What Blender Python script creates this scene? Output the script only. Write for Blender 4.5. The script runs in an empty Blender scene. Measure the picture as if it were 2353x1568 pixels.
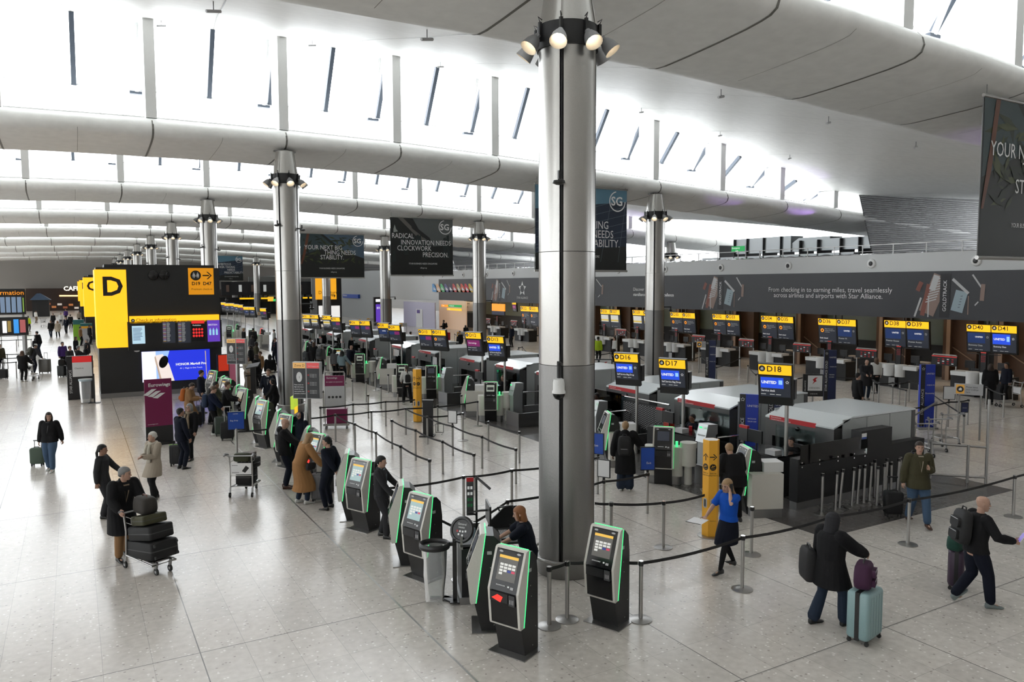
import bpy, math, random
from mathutils import Matrix, Vector, noise
R = math.radians
PI = math.pi
rnd = random.Random(7)
SC = bpy.context.scene
COL = SC.collection

# ---------------------------------------------------------------- camera, sky, exposure
FPX, YAW, PITCH, ROLL, EYE = 1754.87, R(29.8789), R(4.2692), R(-0.1845), 5.2
fw = Vector((math.sin(YAW) * math.cos(PITCH), math.cos(YAW) * math.cos(PITCH), -math.sin(PITCH)))
r0 = Vector((math.cos(YAW), -math.sin(YAW), 0)); u0 = r0.cross(fw)
CR = r0 * math.cos(ROLL) + u0 * math.sin(ROLL)
CU = -r0 * math.sin(ROLL) + u0 * math.cos(ROLL)
cam = bpy.data.objects.new('camera', bpy.data.cameras.new('camera'))
COL.objects.link(cam)
cam.matrix_world = Matrix(((CR.x, CU.x, -fw.x, 0), (CR.y, CU.y, -fw.y, 0), (CR.z, CU.z, -fw.z, EYE), (0, 0, 0, 1)))
cam.data.sensor_width = 36; cam.data.lens = FPX / 2353 * 36
cam.data.clip_start = 0.2; cam.data.clip_end = 600
SC.camera = cam
W = bpy.data.worlds.new('overcast sky'); SC.world = W; W.use_nodes = True
W.node_tree.nodes['Background'].inputs[0].default_value = (0.93, 0.965, 1, 1)
W.node_tree.nodes['Background'].inputs[1].default_value = 7.4
SC.view_settings.view_transform = 'Standard'; SC.view_settings.look = 'None'
SC.view_settings.gamma = 1; SC.view_settings.exposure = 0.0; SC.view_settings.use_curve_mapping = False
cy = SC.cycles
cy.use_denoising = True; cy.max_bounces = 7; cy.diffuse_bounces = 4; cy.glossy_bounces = 3
cy.transmission_bounces = 3; cy.transparent_max_bounces = 10; cy.caustics_reflective = False
cy.caustics_refractive = False; cy.sample_clamp_indirect = 6; cy.use_adaptive_sampling = True
cy.adaptive_threshold = 0.02

def at(px, py, z=0.0):
    """world point at height z seen at photo position (px, py)"""
    d = CR * ((px - 1176.5) / FPX) - CU * ((py - 784) / FPX) + fw
    t = (z - EYE) / d.z
    return Vector((d.x * t, d.y * t, z))
def atY(px, py, Y):
    d = CR * ((px - 1176.5) / FPX) - CU * ((py - 784) / FPX) + fw
    t = Y / d.y
    return Vector((d.x * t, Y, EYE + d.z * t))
def atX(px, py, X):
    d = CR * ((px - 1176.5) / FPX) - CU * ((py - 784) / FPX) + fw
    t = X / d.x
    return Vector((X, d.y * t, EYE + d.z * t))

# ---------------------------------------------------------------- materials
MATS = {}
def mat(name, col=(.5, .5, .5), rough=.5, metal=0.0, emit=None, es=1.0, spec=.5, alpha=None, bump=0, bscale=60, coat=0):
    if name in MATS: return MATS[name]
    m = bpy.data.materials.new(name); m.use_nodes = True
    n = m.node_tree; b = n.nodes['Principled BSDF']
    b.inputs['Base Color'].default_value = (*col, 1)
    b.inputs['Roughness'].default_value = rough; b.inputs['Metallic'].default_value = metal
    b.inputs['Specular IOR Level'].default_value = spec
    b.inputs['Coat Weight'].default_value = coat
    if emit:
        b.inputs['Emission Color'].default_value = (*emit, 1); b.inputs['Emission Strength'].default_value = es
    nz = n.nodes.new('ShaderNodeTexNoise'); nz.inputs['Scale'].default_value = bscale
    tc = n.nodes.new('ShaderNodeTexCoord'); n.links.new(tc.outputs['Object'], nz.inputs['Vector'])
    if not emit:
        mr = n.nodes.new('ShaderNodeMapRange'); mr.inputs[3].default_value = .9; mr.inputs[4].default_value = 1.08
        n.links.new(nz.outputs[0], mr.inputs[0])
        mx = n.nodes.new('ShaderNodeMix'); mx.data_type = 'RGBA'; mx.blend_type = 'MULTIPLY'; mx.inputs[0].default_value = 1
        mx.inputs[6].default_value = (*col, 1); n.links.new(mr.outputs[0], mx.inputs[7])
        n.links.new(mx.outputs[2], b.inputs['Base Color'])
    if bump:
        bp = n.nodes.new('ShaderNodeBump'); bp.inputs['Strength'].default_value = bump; bp.inputs['Distance'].default_value = .01
        n.links.new(nz.outputs[0], bp.inputs['Height']); n.links.new(bp.outputs[0], b.inputs['Normal'])
    MATS[name] = m
    return m
def emis(name, col, s=1.0):
    if name in MATS: return MATS[name]
    m = bpy.data.materials.new(name); m.use_nodes = True; n = m.node_tree
    b = n.nodes['Principled BSDF']; b.inputs['Base Color'].default_value = (*[c * .3 for c in col], 1)
    b.inputs['Roughness'].default_value = .35
    b.inputs['Emission Color'].default_value = (*col, 1); b.inputs['Emission Strength'].default_value = s
    MATS[name] = m; return m
def glass(name, tint=(.9, .95, .95), mixf=.1, rough=.02, dens=0.0):
    if name in MATS: return MATS[name]
    m = bpy.data.materials.new(name); m.use_nodes = True; n = m.node_tree
    n.nodes.remove(n.nodes['Principled BSDF']); out = n.nodes['Material Output']
    t = n.nodes.new('ShaderNodeBsdfTransparent'); t.inputs[0].default_value = (*tint, 1)
    g = n.nodes.new('ShaderNodeBsdfGlossy'); g.inputs['Roughness'].default_value = rough
    x = n.nodes.new('ShaderNodeMixShader')
    fr = n.nodes.new('ShaderNodeFresnel'); fr.inputs[0].default_value = 1.35
    ad = n.nodes.new('ShaderNodeMath'); ad.operation = 'MULTIPLY'; ad.inputs[1].default_value = mixf * 10
    ad.use_clamp = True
    n.links.new(fr.outputs[0], ad.inputs[0]); n.links.new(ad.outputs[0], x.inputs[0])
    n.links.new(t.outputs[0], x.inputs[1]); n.links.new(g.outputs[0], x.inputs[2])
    if dens:
        df = n.nodes.new('ShaderNodeBsdfDiffuse'); df.inputs[0].default_value = (*tint, 1)
        x2 = n.nodes.new('ShaderNodeMixShader'); x2.inputs[0].default_value = dens
        n.links.new(x.outputs[0], x2.inputs[1]); n.links.new(df.outputs[0], x2.inputs[2]); n.links.new(x2.outputs[0], out.inputs[0])
    else: n.links.new(x.outputs[0], out.inputs[0])
    MATS[name] = m; return m

BLK = mat('black_plastic', (.012, .012, .013), .35)
BLKM = mat('matt_black', (.014, .014, .015), .6)
BLKG = mat('gloss_black', (.008, .008, .009), .12)
DGR = mat('dark_grey', (.05, .05, .052), .5)
MGR = mat('mid_grey', (.2, .2, .205), .5)
LGR = mat('light_grey', (.45, .45, .46), .5)
WHT = mat('white_paint', (.72, .72, .71), .45)
OFFW = mat('off_white', (.62, .60, .55), .45)
STEEL = mat('brushed_steel', (.42, .41, .40), .33, .95)
DSTEEL = mat('dark_steel', (.28, .28, .28), .35, .85)
CHROME = mat('chrome', (.75, .75, .75), .12, 1)
RUB = mat('rubber', (.02, .02, .02), .7)
GRN = emis('green_led', (.06, 1, .28), 1.25)
REDL = emis('red_led', (1, .05, .03), 3)
YEL = emis('yellow_lightbox', (1, .55, .015), 1.0)
YELP = mat('yellow_paint', (.85, .42, .03), .5)
ORA = emis('orange_lightbox', (1, .33, .02), 1.0)
WLIT = emis('white_lightbox', (1, 1, 1), .9)
TXTW = emis('white_lettering', (1, 1, 1), .75)
TXTG = emis('grey_lettering', (.6, .62, .6), .6)
TXTK = mat('black_lettering', (.01, .01, .01), .6)
TXTP = mat('printed_white', (.75, .75, .75), .5)
RED = mat('red_print', (.45, .015, .02), .45)
LBLU = emis('airline_blue_screen', (.02, .08, .75), .9)
NAVYP = mat('navy_print', (.01, .018, .07), .4)
BLUP = mat('blue_print', (.01, .06, .35), .4)
MAG = emis('magenta_screen', (.25, .02, .15), .7)
MAGP = mat('magenta_print', (.17, .006, .06), .5)
SCRD = emis('dark_screen', (.03, .035, .05), .6)
GLS = glass('clear_glass', (.86, .93, .93), .12)
TEAL = glass('blue_tinted_glass', (.35, .6, .68), .2)

# ---------------------------------------------------------------- mesh builder
class MB:
    def __init__(s): s.v = []; s.f = []; s.m = []; s.mats = []; s.mi = 0; s.T = None
    def mt(s, m):
        if m not in s.mats: s.mats.append(m)
        s.mi = s.mats.index(m); return s
    def add(s, vs, fs):
        o = len(s.v)
        if s.T is not None: vs = [s.T @ Vector(v) for v in vs]
        s.v += [tuple(v) for v in vs]; s.f += [tuple(i + o for i in f) for f in fs]; s.m += [s.mi] * len(fs)
        return s
    def box(s, x0, x1, y0, y1, z0, z1):
        return s.add([(x0, y0, z0), (x1, y0, z0), (x1, y1, z0), (x0, y1, z0), (x0, y0, z1), (x1, y0, z1), (x1, y1, z1), (x0, y1, z1)],
                     [(3, 2, 1, 0), (4, 5, 6, 7), (0, 1, 5, 4), (1, 2, 6, 5), (2, 3, 7, 6), (3, 0, 4, 7)])
    def bar(s, a, b, w, h=None, up=(0, 0, 1)):
        a = Vector(a); b = Vector(b); h = h or w; d = (b - a).normalized(); up = Vector(up)
        if abs(d.dot(up)) > .98: up = Vector((0, 1, 0))
        r = d.cross(up).normalized() * (w / 2); u = r.cross(d).normalized() * (h / 2)
        vs = [p + x * r + y * u for p in (a, b) for x, y in ((-1, -1), (1, -1), (1, 1), (-1, 1))]
        return s.add(vs, [(3, 2, 1, 0), (4, 5, 6, 7), (0, 1, 5, 4), (1, 2, 6, 5), (2, 3, 7, 6), (3, 0, 4, 7)])
    def prism(s, poly, a0, a1, axis='z'):
        n = len(poly)
        def P(u, v, w): return {'z': (u, v, w), 'x': (w, u, v), 'y': (u, w, v)}[axis]
        vs = [P(u, v, a0) for u, v in poly] + [P(u, v, a1) for u, v in poly]
        return s.add(vs, [tuple(range(n))[::-1], tuple(range(n, 2 * n))] + [(i, (i + 1) % n, n + (i + 1) % n, n + i) for i in range(n)])
    def rings(s, rs, cap=True, closed=True):
        n = len(rs[0]); vs = [p for r in rs for p in r]; fs = []
        for k in range(len(rs) - 1):
            for i in range(n if closed else n - 1):
                j = (i + 1) % n; fs.append((k * n + i, k * n + j, (k + 1) * n + j, (k + 1) * n + i))
        if cap: fs += [tuple(range(n))[::-1], tuple(range((len(rs) - 1) * n, len(rs) * n))]
        return s.add(vs, fs)
    def cyl(s, a, b, r, r2=None, n=12, cap=True):
        a = Vector(a); b = Vector(b); r2 = r if r2 is None else r2
        d = (b - a).normalized(); q = d.to_track_quat('Z', 'Y')
        X = q @ Vector((1, 0, 0)); Y = q @ Vector((0, 1, 0))
        return s.rings([[p + (X * math.cos(2 * PI * i / n) + Y * math.sin(2 * PI * i / n)) * rr for i in range(n)] for p, rr in ((a, r), (b, r2))], cap)
    def tube(s, pts, r, n=8, sx=1, cap=True):
        pts = [Vector(p) for p in pts]; rr = r if isinstance(r, (list, tuple)) else [r] * len(pts); out = []
        prev = None
        for i, p in enumerate(pts):
            d = (pts[min(i + 1, len(pts) - 1)] - pts[max(i - 1, 0)]).normalized()
            if prev is None:
                up = Vector((0, 0, 1)) if abs(d.z) < .9 else Vector((0, 1, 0)); X = d.cross(up).normalized()
            else: X = (prev - d * prev.dot(d)).normalized()
            Y = X.cross(d); prev = X
            out.append([p + (X * math.cos(2 * PI * k / n) * sx + Y * math.sin(2 * PI * k / n)) * rr[i] for k in range(n)])
        return s.rings(out, cap)
    def lathe(s, prof, n=24, c=(0, 0, 0), M=None):
        rs = [[Vector((c[0] + r * math.cos(2 * PI * i / n), c[1] + r * math.sin(2 * PI * i / n), c[2] + z)) for i in range(n)] for r, z in prof]
        if M is not None: rs = [[M @ p for p in r] for r in rs]
        return s.rings(rs)
    def ell(s, c, r, n=10, k=6, M=None):
        c = Vector(c); rs = []
        for j in range(k + 1):
            a = -PI / 2 + PI * j / k; a = max(-1.5, min(1.5, a))
            rs.append([Vector((r[0] * math.cos(a) * math.cos(2 * PI * i / n), r[1] * math.cos(a) * math.sin(2 * PI * i / n), r[2] * math.sin(a))) for i in range(n)])
        if M is not None: rs = [[M @ p for p in q] for q in rs]
        return s.rings([[p + c for p in q] for q in rs])
    def rrect(s, w, h, r, d0, d1, cx=0, cz=0, axis='y', n=4):
        """rounded slab in the x-z plane"""
        return s.prism(rpoly(w, h, r, cx, cz, n), d0, d1, axis)
    def mesh(s, name, smooth=True, ang=35):
        me = bpy.data.meshes.new(name); me.from_pydata(s.v, [], s.f)
        for m in s.mats: me.materials.append(m)
        if s.mats: me.polygons.foreach_set('material_index', s.m)
        if smooth:
            me.polygons.foreach_set('use_smooth', [True] * len(s.f)); me.set_sharp_from_angle(angle=R(ang))
        me.update(); return me
    def build(s, name, m=None, parent=None, smooth=True, ang=35, fix=False):
        if not s.v: return None
        if m is not None: s.mats = [m]; s.m = [0] * len(s.f)
        me = s.mesh(name, smooth, ang)
        if fix:
            import bmesh
            bm = bmesh.new(); bm.from_mesh(me); bmesh.ops.recalc_face_normals(bm, faces=bm.faces); bm.to_mesh(me); bm.free()
        o = bpy.data.objects.new(name, me); COL.objects.link(o)
        if parent is not None: o.parent = parent
        return o
def rpoly(w, h, r, cx=0, cz=0, n=4):
    p = []
    for qx, qz, a in ((w / 2 - r, h / 2 - r, 0), (-w / 2 + r, h / 2 - r, 90), (-w / 2 + r, -h / 2 + r, 180), (w / 2 - r, -h / 2 + r, 270)):
        for i in range(n + 1): t = R(a + 90 * i / n); p.append((cx + qx + r * math.cos(t), cz + qz + r * math.sin(t)))
    return p
def box(name, m, b, parent=None): return MB().box(*b).build(name, m, parent, smooth=False)
def tag(o, label, cat, group=None, kind=None):
    o['label'] = label; o['category'] = cat
    if group: o['group'] = group
    if kind: o['kind'] = kind
    return o
def thing(name, label, cat, loc=(0, 0, 0), rz=0, group=None):
    o = bpy.data.objects.new(name, None); COL.objects.link(o); o.empty_display_size = .1
    o.location = loc; o.rotation_euler = (0, 0, rz)
    return tag(o, label, cat, group)
def dup(o, parent=None):
    c = o.copy(); COL.objects.link(c)
    if parent is not None: c.parent = parent
    for ch in list(o.children): dup(ch, c)
    return c
def place(proto, used, name, label, loc, rz=0, group=None):
    """first call uses the prototype, later calls copy it"""
    o = proto if not used else dup(proto)
    used.append(o); o.location = loc; o.rotation_euler = (0, 0, rz); o['label'] = label
    if group: o['group'] = group
    return o
def struct(o): o['kind'] = 'structure'; return o
TXC = {}
def text(s, size, m, parent, M, name='lettering', align='LEFT', sx=1.0, sp=1.0, bold=0.0):
    k = (s, size, align, sx, bold)
    if k not in TXC:
        cu = bpy.data.curves.new(name, 'FONT'); cu.body = s; cu.size = size; cu.align_x = align; cu.resolution_u = 2; cu.offset = bold
        o = bpy.data.objects.new(name, cu); TXC[k] = bpy.data.meshes.new_from_object(o)
        bpy.data.objects.remove(o); bpy.data.curves.remove(cu)
        if sx != 1: TXC[k].transform(Matrix.Diagonal((sx, 1, 1, 1)))
        TXC[k].materials.clear()
    me = TXC[k].copy(); me.transform(M); me.materials.append(m); me.name = name
    o = bpy.data.objects.new(name, me); COL.objects.link(o); o.parent = parent
    return o
def face(x, y, z, h=-90, tilt=0):
    """matrix that stands text up at x,y,z, its face turned to heading h (degrees), tilted back by tilt"""
    return Matrix.Translation((x, y, z)) @ Matrix.Rotation(R(h + 90), 4, 'Z') @ Matrix.Rotation(R(90 + tilt), 4, 'X')
# ================================================================ THE HALL
COLX, BEAMY, PITX = 7.62, [11.3 + 20.2 * k for k in range(-2, 9)], 4.82
FINX = [7.62 + PITX * i for i in range(-7, 12)]
def interp(t, x):
    if x <= t[0][0]: return t[0][1]
    for (a, p), (b, q) in zip(t, t[1:]):
        if x <= b: return p + (q - p) * (x - a) / (b - a)
    return t[-1][1]
ZT = [(-31, 9.6), (-21.3, 10.35), (-11.7, 10.95), (-2.2, 11.3), (2.7, 11.40), (7.6, 11.42), (12.4, 11.36), (17.25, 11.19), (22.1, 10.98), (26.9, 10.72), (31.7, 10.43), (36.6, 10.17), (41.4, 9.88), (46.3, 9.6), (61, 8.9)]
HH = [(-31, 2.4), (-21.3, 3.1), (-11.7, 3.5), (-2.2, 3.7), (2.7, 3.78), (7.6, 3.85), (12.4, 3.85), (17.25, 3.75), (22.1, 3.55), (26.9, 3.2), (31.7, 2.68), (36.6, 1.9), (41.4, 1.05), (43.2, 1.0), (46.3, 1.3), (61, 2.6)]
def zt(x): return interp(ZT, x)
def hh(x): return interp(HH, x)
PROF = [(2.45, -.02), (1.2, -.02), (.75, 0), (.35, 0), (.05, -.05), (-.18, -.16), (-.33, -.32), (-.38, -.5), (-.32, -.66), (-.15, -.76), (.1, -.81), (.5, -.86), (1.3, -.92), (2.2, -.97), (3.0, -1.0), (3.35, -.98), (3.6, -.92), (3.9, -.82), (4.4, -.68)]
def section(x, Y, nx=20.2):
    """under-surface of one roof bay at x: tube, belly, then the long rise to the head of the next glass"""
    f = abs(((x - COLX) / PITX + .5) % 1 - .5) * 2          # 0 at a joint, 1 in mid panel
    out = []
    for y, z in PROF:
        k = 1 if y < 1 else 0
        out.append((x, Y + y - .05 * f * k * (z < -.1), zt(x) + z + (.05 * f if -.4 < y < 3.6 and z < -.6 else 0)))
    z0, y0 = -.68, 4.4
    for i in range(1, 9):
        t = i / 8
        out.append((x, Y + y0 + (nx + 1.1 - y0) * t, zt(x) + z0 + (hh(x) - z0) * t + .25 * math.sin(PI * t) * t))
    return out
m_soffit = mat('white_roof_lining', (.85, .85, .83), .5, bump=.02, bscale=3)
m_tube = m_soffit
m_seam = mat('grey_panel_joint', (.16, .155, .14), .5)
m_pane = glass('roof_glazing', (.97, .98, .98), .04)
m_mull = mat('slate_mullion', (.06, .075, .10), .5)
for k, Y in enumerate(BEAMY):
    if Y > 175: continue
    xs = []
    x = FINX[0] + .001
    while x < 60.8:
        xs.append(x); x += PITX / 8
    b = MB(); b.rings([section(x, Y) for x in xs], cap=False, closed=False)
    struct(b.build('ceiling', m_soffit, ang=80))
    # joints between the roof panels, standing just proud of the lining
    b = MB()
    for x in FINX:
        sec = section(x, Y)[3:]
        drift = lambda y: 2.45 * max(0, min(1, (y - Y - 4.4) / 17))
        w = .035
        for (a, c) in zip(sec, sec[1:]):
            dx0, dx1 = drift(a[1]), drift(c[1])
            ww = w if a[1] - Y < 4.3 else .012
            az, cz = a[2] - .006 - (zt(x) - zt(x + dx0)) - (hh(x) - hh(x + dx0)) * max(0, (a[1] - Y - 4.4) / 17), c[2] - .006 - (zt(x) - zt(x + dx1)) - (hh(x) - hh(x + dx1)) * max(0, (c[1] - Y - 4.4) / 17)
            if a[1] - Y < 4.3: b.add([(a[0] - ww, a[1] - .006, az), (a[0] + ww, a[1] - .006, az), (c[0] + ww, c[1] - .006, cz), (c[0] - ww, c[1] - .006, cz)], [(0, 1, 2, 3)])
            else: b.add([(a[0] + dx0 - ww, a[1], az - .01), (a[0] + dx0 + ww, a[1], az - .01), (c[0] + dx1 + ww, c[1], cz - .01), (c[0] + dx1 - ww, c[1], cz - .01)], [(0, 1, 2, 3)])
        xm = x + PITX / 2
        if xm < 60:
            sec = section(xm, Y)[8:15]
            for (a, c) in zip(sec, sec[1:]): b.add([(a[0] - .006, a[1], a[2] - .006), (a[0] + .006, a[1], a[2] - .006), (c[0] + .006, c[1], c[2] - .006), (c[0] - .006, c[1], c[2] - .006)], [(0, 1, 2, 3)])
    struct(b.build('trim_1', m_seam, smooth=False))
    if k == 0: continue
    # glazing above this beam
    g = MB()
    for x0, x1 in zip(FINX, FINX[1:]):
        if x0 > 40: break
        for a, c in ((x0 + .03, (x0 + x1) / 2), ((x0 + x1) / 2, x1 - .03)):
            ha, hc = hh(a), hh(c)
            ta, tc_ = min(1.45, ha * .55), min(1.45, hc * .55)
            ya = 1.1 + (2.45 - 1.1)
            g.add([(a, Y + 2.45, zt(a)), (c, Y + 2.45, zt(c)), (c, Y + 2.45, zt(c) + tc_), (a, Y + 2.45, zt(a) + ta), (a, Y + 1.1, zt(a) + ha), (c, Y + 1.1, zt(c) + hc)], [(0, 1, 2, 3), (3, 2, 5, 4)])
    w = struct(g.build('window_1', m_pane, smooth=False))
    f = MB(); e = MB(); q = MB()
    for x0 in FINX:
        if x0 > 42: continue
        for x in (x0, x0 + PITX / 2):
            if x > 43: continue
            h = hh(x); t = min(1.45, h * .55)
            f.bar((x - .02, Y + 2.42, zt(x) + t), (x - .02, Y + 1.07, zt(x) + h), .17, .2, up=(0, 1, 0))
        h = hh(x0); t = min(1.45, h * .55)
        e.box(x0 - .185, x0 + .185, Y + .02, Y + 1.25, zt(x0) - .03, zt(x0) + h - .02)
        q.cyl((x0 - .3, Y + 2.2, zt(x0) + t - .1), (x0 - .3, Y + 1.25, zt(x0) + h - .05), .09, n=8)
        f.box(x0 - .55, x0 - .05, Y + 2.15, Y + 2.35, zt(x0) + t - .2, zt(x0) + t - .1)
    for x0, x1 in zip(FINX, FINX[1:]):
        if x0 > 40: break
        t0, t1 = min(1.45, hh(x0) * .55), min(1.45, hh(x1) * .55)
        q.bar((x0, Y + 2.42, zt(x0) + t0), (x1, Y + 2.42, zt(x1) + t1), .08, .07)
        q.bar((x0 + .2, Y + .5, zt(x0) + .04), (x1 - .2, Y + .5, zt(x1) + .04), .1, .08)
    f.build('mullions', m_mull, w, smooth=False)
    q.build('transoms', WHT, w)
    struct(e.build('trim_2', WHT, smooth=False))
    # daylight enters each bay through its glazing: tell the renderer where the opening is
    pl = bpy.data.lights.new('skylight opening', 'AREA'); pl.shape = 'RECTANGLE'; pl.size = 72; pl.size_y = 3.9
    pl.cycles.is_portal = True
    po = bpy.data.objects.new('skylight_opening', pl); COL.objects.link(po)
    n = Vector((0, -2.2, -1.35)).normalized()
    po.location = (8, Y + 1.9, 12.6); po.rotation_euler = n.to_track_quat('-Z', 'Y').to_euler()

# ---------------- floor
def floor_mat():
    m = bpy.data.materials.new('terrazzo_floor'); m.use_nodes = True; n = m.node_tree; L = n.links
    b = n.nodes['Principled BSDF']
    tc = n.nodes.new('ShaderNodeTexCoord'); sx = n.nodes.new('ShaderNodeSeparateXYZ'); L.new(tc.outputs['Object'], sx.inputs[0])
    def M(op, a, c=None, d=None, cl=False):
        q = n.nodes.new('ShaderNodeMath'); q.operation = op; q.use_clamp = cl
        for i, v in enumerate((a, c, d)):
            if v is None: continue
            if isinstance(v, (int, float)): q.inputs[i].default_value = v
            else: L.new(v, q.inputs[i])
        return q.outputs[0]
    def line(c, off, per, w):
        f = M('FRACT', M('DIVIDE', M('SUBTRACT', c, off), per))
        dist = M('MULTIPLY', M('MINIMUM', f, M('SUBTRACT', 1.0, f)), per)
        return M('LESS_THAN', dist, w)
    X, Y = sx.outputs[0], sx.outputs[1]
    minor = M('MAXIMUM', line(X, 1.37 - .607 * 5, .607, .0035), line(Y, 11.28, 1.1, .0035))
    major = M('MAXIMUM', line(X, 1.37, 3.035, .008), line(Y, 11.28, 4.38, .008))
    vor = n.nodes.new('ShaderNodeTexVoronoi'); vor.inputs['Scale'].default_value = 22; L.new(tc.outputs['Object'], vor.inputs[0])
    nz = n.nodes.new('ShaderNodeTexNoise'); nz.inputs['Scale'].default_value = 9; nz.inputs['Detail'].default_value = 6; L.new(tc.outputs['Object'], nz.inputs[0])
    cr = n.nodes.new('ShaderNodeValToRGB'); L.new(nz.outputs[0], cr.inputs[0])
    cr.color_ramp.elements[0].position = .3; cr.color_ramp.elements[0].color = (.52, .48, .44, 1)
    cr.color_ramp.elements[1].position = .7; cr.color_ramp.elements[1].color = (.63, .59, .545, 1)
    sc = n.nodes.new('ShaderNodeSeparateColor'); L.new(vor.outputs['Color'], sc.inputs[0])
    chip = M('MULTIPLY', M('GREATER_THAN', sc.outputs[0], .93), M('LESS_THAN', vor.outputs['Distance'], .4))
    chipd = M('MULTIPLY', M('LESS_THAN', sc.outputs[0], .035), M('LESS_THAN', vor.outputs['Distance'], .4))
    def mix(f, a, c):
        q = n.nodes.new('ShaderNodeMix'); q.data_type = 'RGBA'; L.new(f, q.inputs[0])
        if isinstance(a, tuple): q.inputs[6].default_value = a
        else: L.new(a, q.inputs[6])
        q.inputs[7].default_value = c; return q.outputs[2]
    c = mix(chip, cr.outputs[0], (.78, .75, .71, 1)); c = mix(chipd, c, (.36, .32, .29, 1))
    # tile to tile variation
    wn = n.nodes.new('ShaderNodeTexWhiteNoise'); wn.noise_dimensions = '2D'
    cb = n.nodes.new('ShaderNodeCombineXYZ'); L.new(M('FLOOR', M('DIVIDE', M('SUBTRACT', X, 1.37), .607)), cb.inputs[0]); L.new(M('FLOOR', M('DIVIDE', M('SUBTRACT', Y, 11.28), 1.1)), cb.inputs[1])
    L.new(cb.outputs[0], wn.inputs[0])
    tv = n.nodes.new('ShaderNodeMix'); tv.data_type = 'RGBA'; tv.blend_type = 'MULTIPLY'; tv.inputs[0].default_value = 1
    L.new(c, tv.inputs[6]); L.new(M('MULTIPLY_ADD', wn.outputs[0], .12, .92), tv.inputs[7]); c = tv.outputs[2]
    # dark stone skirt round the bag drop island
    isl = M('MULTIPLY', M('GREATER_THAN', X, 13.15), M('MULTIPLY', M('LESS_THAN', X, 20.3), M('GREATER_THAN', Y, 10.05)))
    dk = n.nodes.new('ShaderNodeMix'); dk.data_type = 'RGBA'; L.new(isl, dk.inputs[0]); L.new(c, dk.inputs[6])
    dv = n.nodes.new('ShaderNodeMix'); dv.data_type = 'RGBA'; dv.blend_type = 'MULTIPLY'; dv.inputs[0].default_value = 1; L.new(c, dv.inputs[6]); dv.inputs[7].default_value = (.17, .17, .18, 1)
    L.new(dv.outputs[2], dk.inputs[7]); c = dk.outputs[2]
    c = mix(M('MULTIPLY', minor, .55), c, (.22, .2, .18, 1)); c = mix(M('MULTIPLY', major, .85), c, (.09, .085, .08, 1))
    L.new(c, b.inputs['Base Color'])
    L.new(M('MULTIPLY_ADD', nz.outputs[0], .06, .19), b.inputs['Roughness'])
    b.inputs['Specular IOR Level'].default_value = .32
    return m
fl = MB().box(-31, 75, -30, 190, -.2, 0).build('floor', floor_mat(), smooth=False); struct(fl)
# expansion strip let into the floor
struct(box('trim_3', STEEL, (4.385, 4.415, 3, 60, 0, .002)))

# ---------------- far and side walls
m_wall = mat('warm_grey_wall', (.30, .28, .26), .6)
m_clad = mat('grey_cladding', (.30, .31, .31), .5)
struct(box('wall_far', m_wall, (-31, 62, 186, 186.4, 4.2, 12)))
struct(box('wall_far', mat('dark_shopfront', (.03, .022, .018), .6), (-31, 62, 187, 187.4, 0, 4.2)))
struct(box('wall_behind', m_wall, (-31, 75, -30.4, -30, 0, 13)))
struct(box('wall_left', WHT, (-31.3, -31, -30, 190, 0, 4.8)))
struct(box('wall_left', WHT, (-31.3, -31, -30, 190, 6.6, 12)))
b = MB()
for y in range(-30, 190, 6): b.box(-31.2, -31, y, y + .5, 4.8, 6.6)
struct(b.build('wall_left', WHT, smooth=False))
wl = struct(MB().add([(-31.1, -30, 4.8), (-31.1, 190, 4.8), (-31.1, 190, 6.6), (-31.1, -30, 6.6)], [(0, 1, 2, 3)]).build('window_2', m_pane, smooth=False))
# ---------------- columns with their crown of lamps
def steel_mat(name, base, lo, hi, dark):
    m = mat(name, base, .28, .95)
    n = m.node_tree; L = n.links; b = n.nodes['Principled BSDF']
    tc = n.nodes.new('ShaderNodeTexCoord'); mp = n.nodes.new('ShaderNodeMapping'); L.new(tc.outputs['Object'], mp.inputs[0])
    nz = n.nodes.new('ShaderNodeTexNoise'); L.new(mp.outputs[0], nz.inputs[0])
    if dark:
        nz.inputs['Scale'].default_value = 55; nz.inputs['Detail'].default_value = 2
    else:
        mp.inputs['Scale'].default_value = (1, 1, .3); nz.inputs['Scale'].default_value = 3.5
    r = n.nodes.new('ShaderNodeMapRange'); r.inputs[3].default_value = lo; r.inputs[4].default_value = hi
    L.new(nz.outputs[0], r.inputs[0]); L.new(r.outputs[0], b.inputs['Roughness'])
    if dark:
        bp = n.nodes.new('ShaderNodeBump'); bp.inputs['Strength'].default_value = .25; bp.inputs['Distance'].default_value = .01
        L.new(nz.outputs[0], bp.inputs['Height']); L.new(bp.outputs[0], b.inputs['Normal'])
    return m
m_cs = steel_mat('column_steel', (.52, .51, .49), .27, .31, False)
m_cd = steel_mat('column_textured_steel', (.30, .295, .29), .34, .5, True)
m_lamp = emis('lamp_glow', (1, .93, .8), 9)
m_bell = mat('lamp_reflector_inside', (.8, .72, .6), .4)
def seg_wall(z0, z1, r, m, b, n=48):
    """a barrel with four recessed slots on the diagonals"""
    b.mt(m); pts = []
    for q in range(4):
        a0 = R(-135 + 90 * q)
        h = .035 / r
        pts += [(r * math.cos(a0 - h), r * math.sin(a0 - h)), ((r - .05) * math.cos(a0 - h), (r - .05) * math.sin(a0 - h)), ((r - .05) * math.cos(a0 + h), (r - .05) * math.sin(a0 + h))]
        for i in range(11):
            a = a0 + h + (PI / 2 - 2 * h) * i / 11
            pts.append((r * math.cos(a), r * math.sin(a)))
    b.prism(pts, z0, z1)
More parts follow.
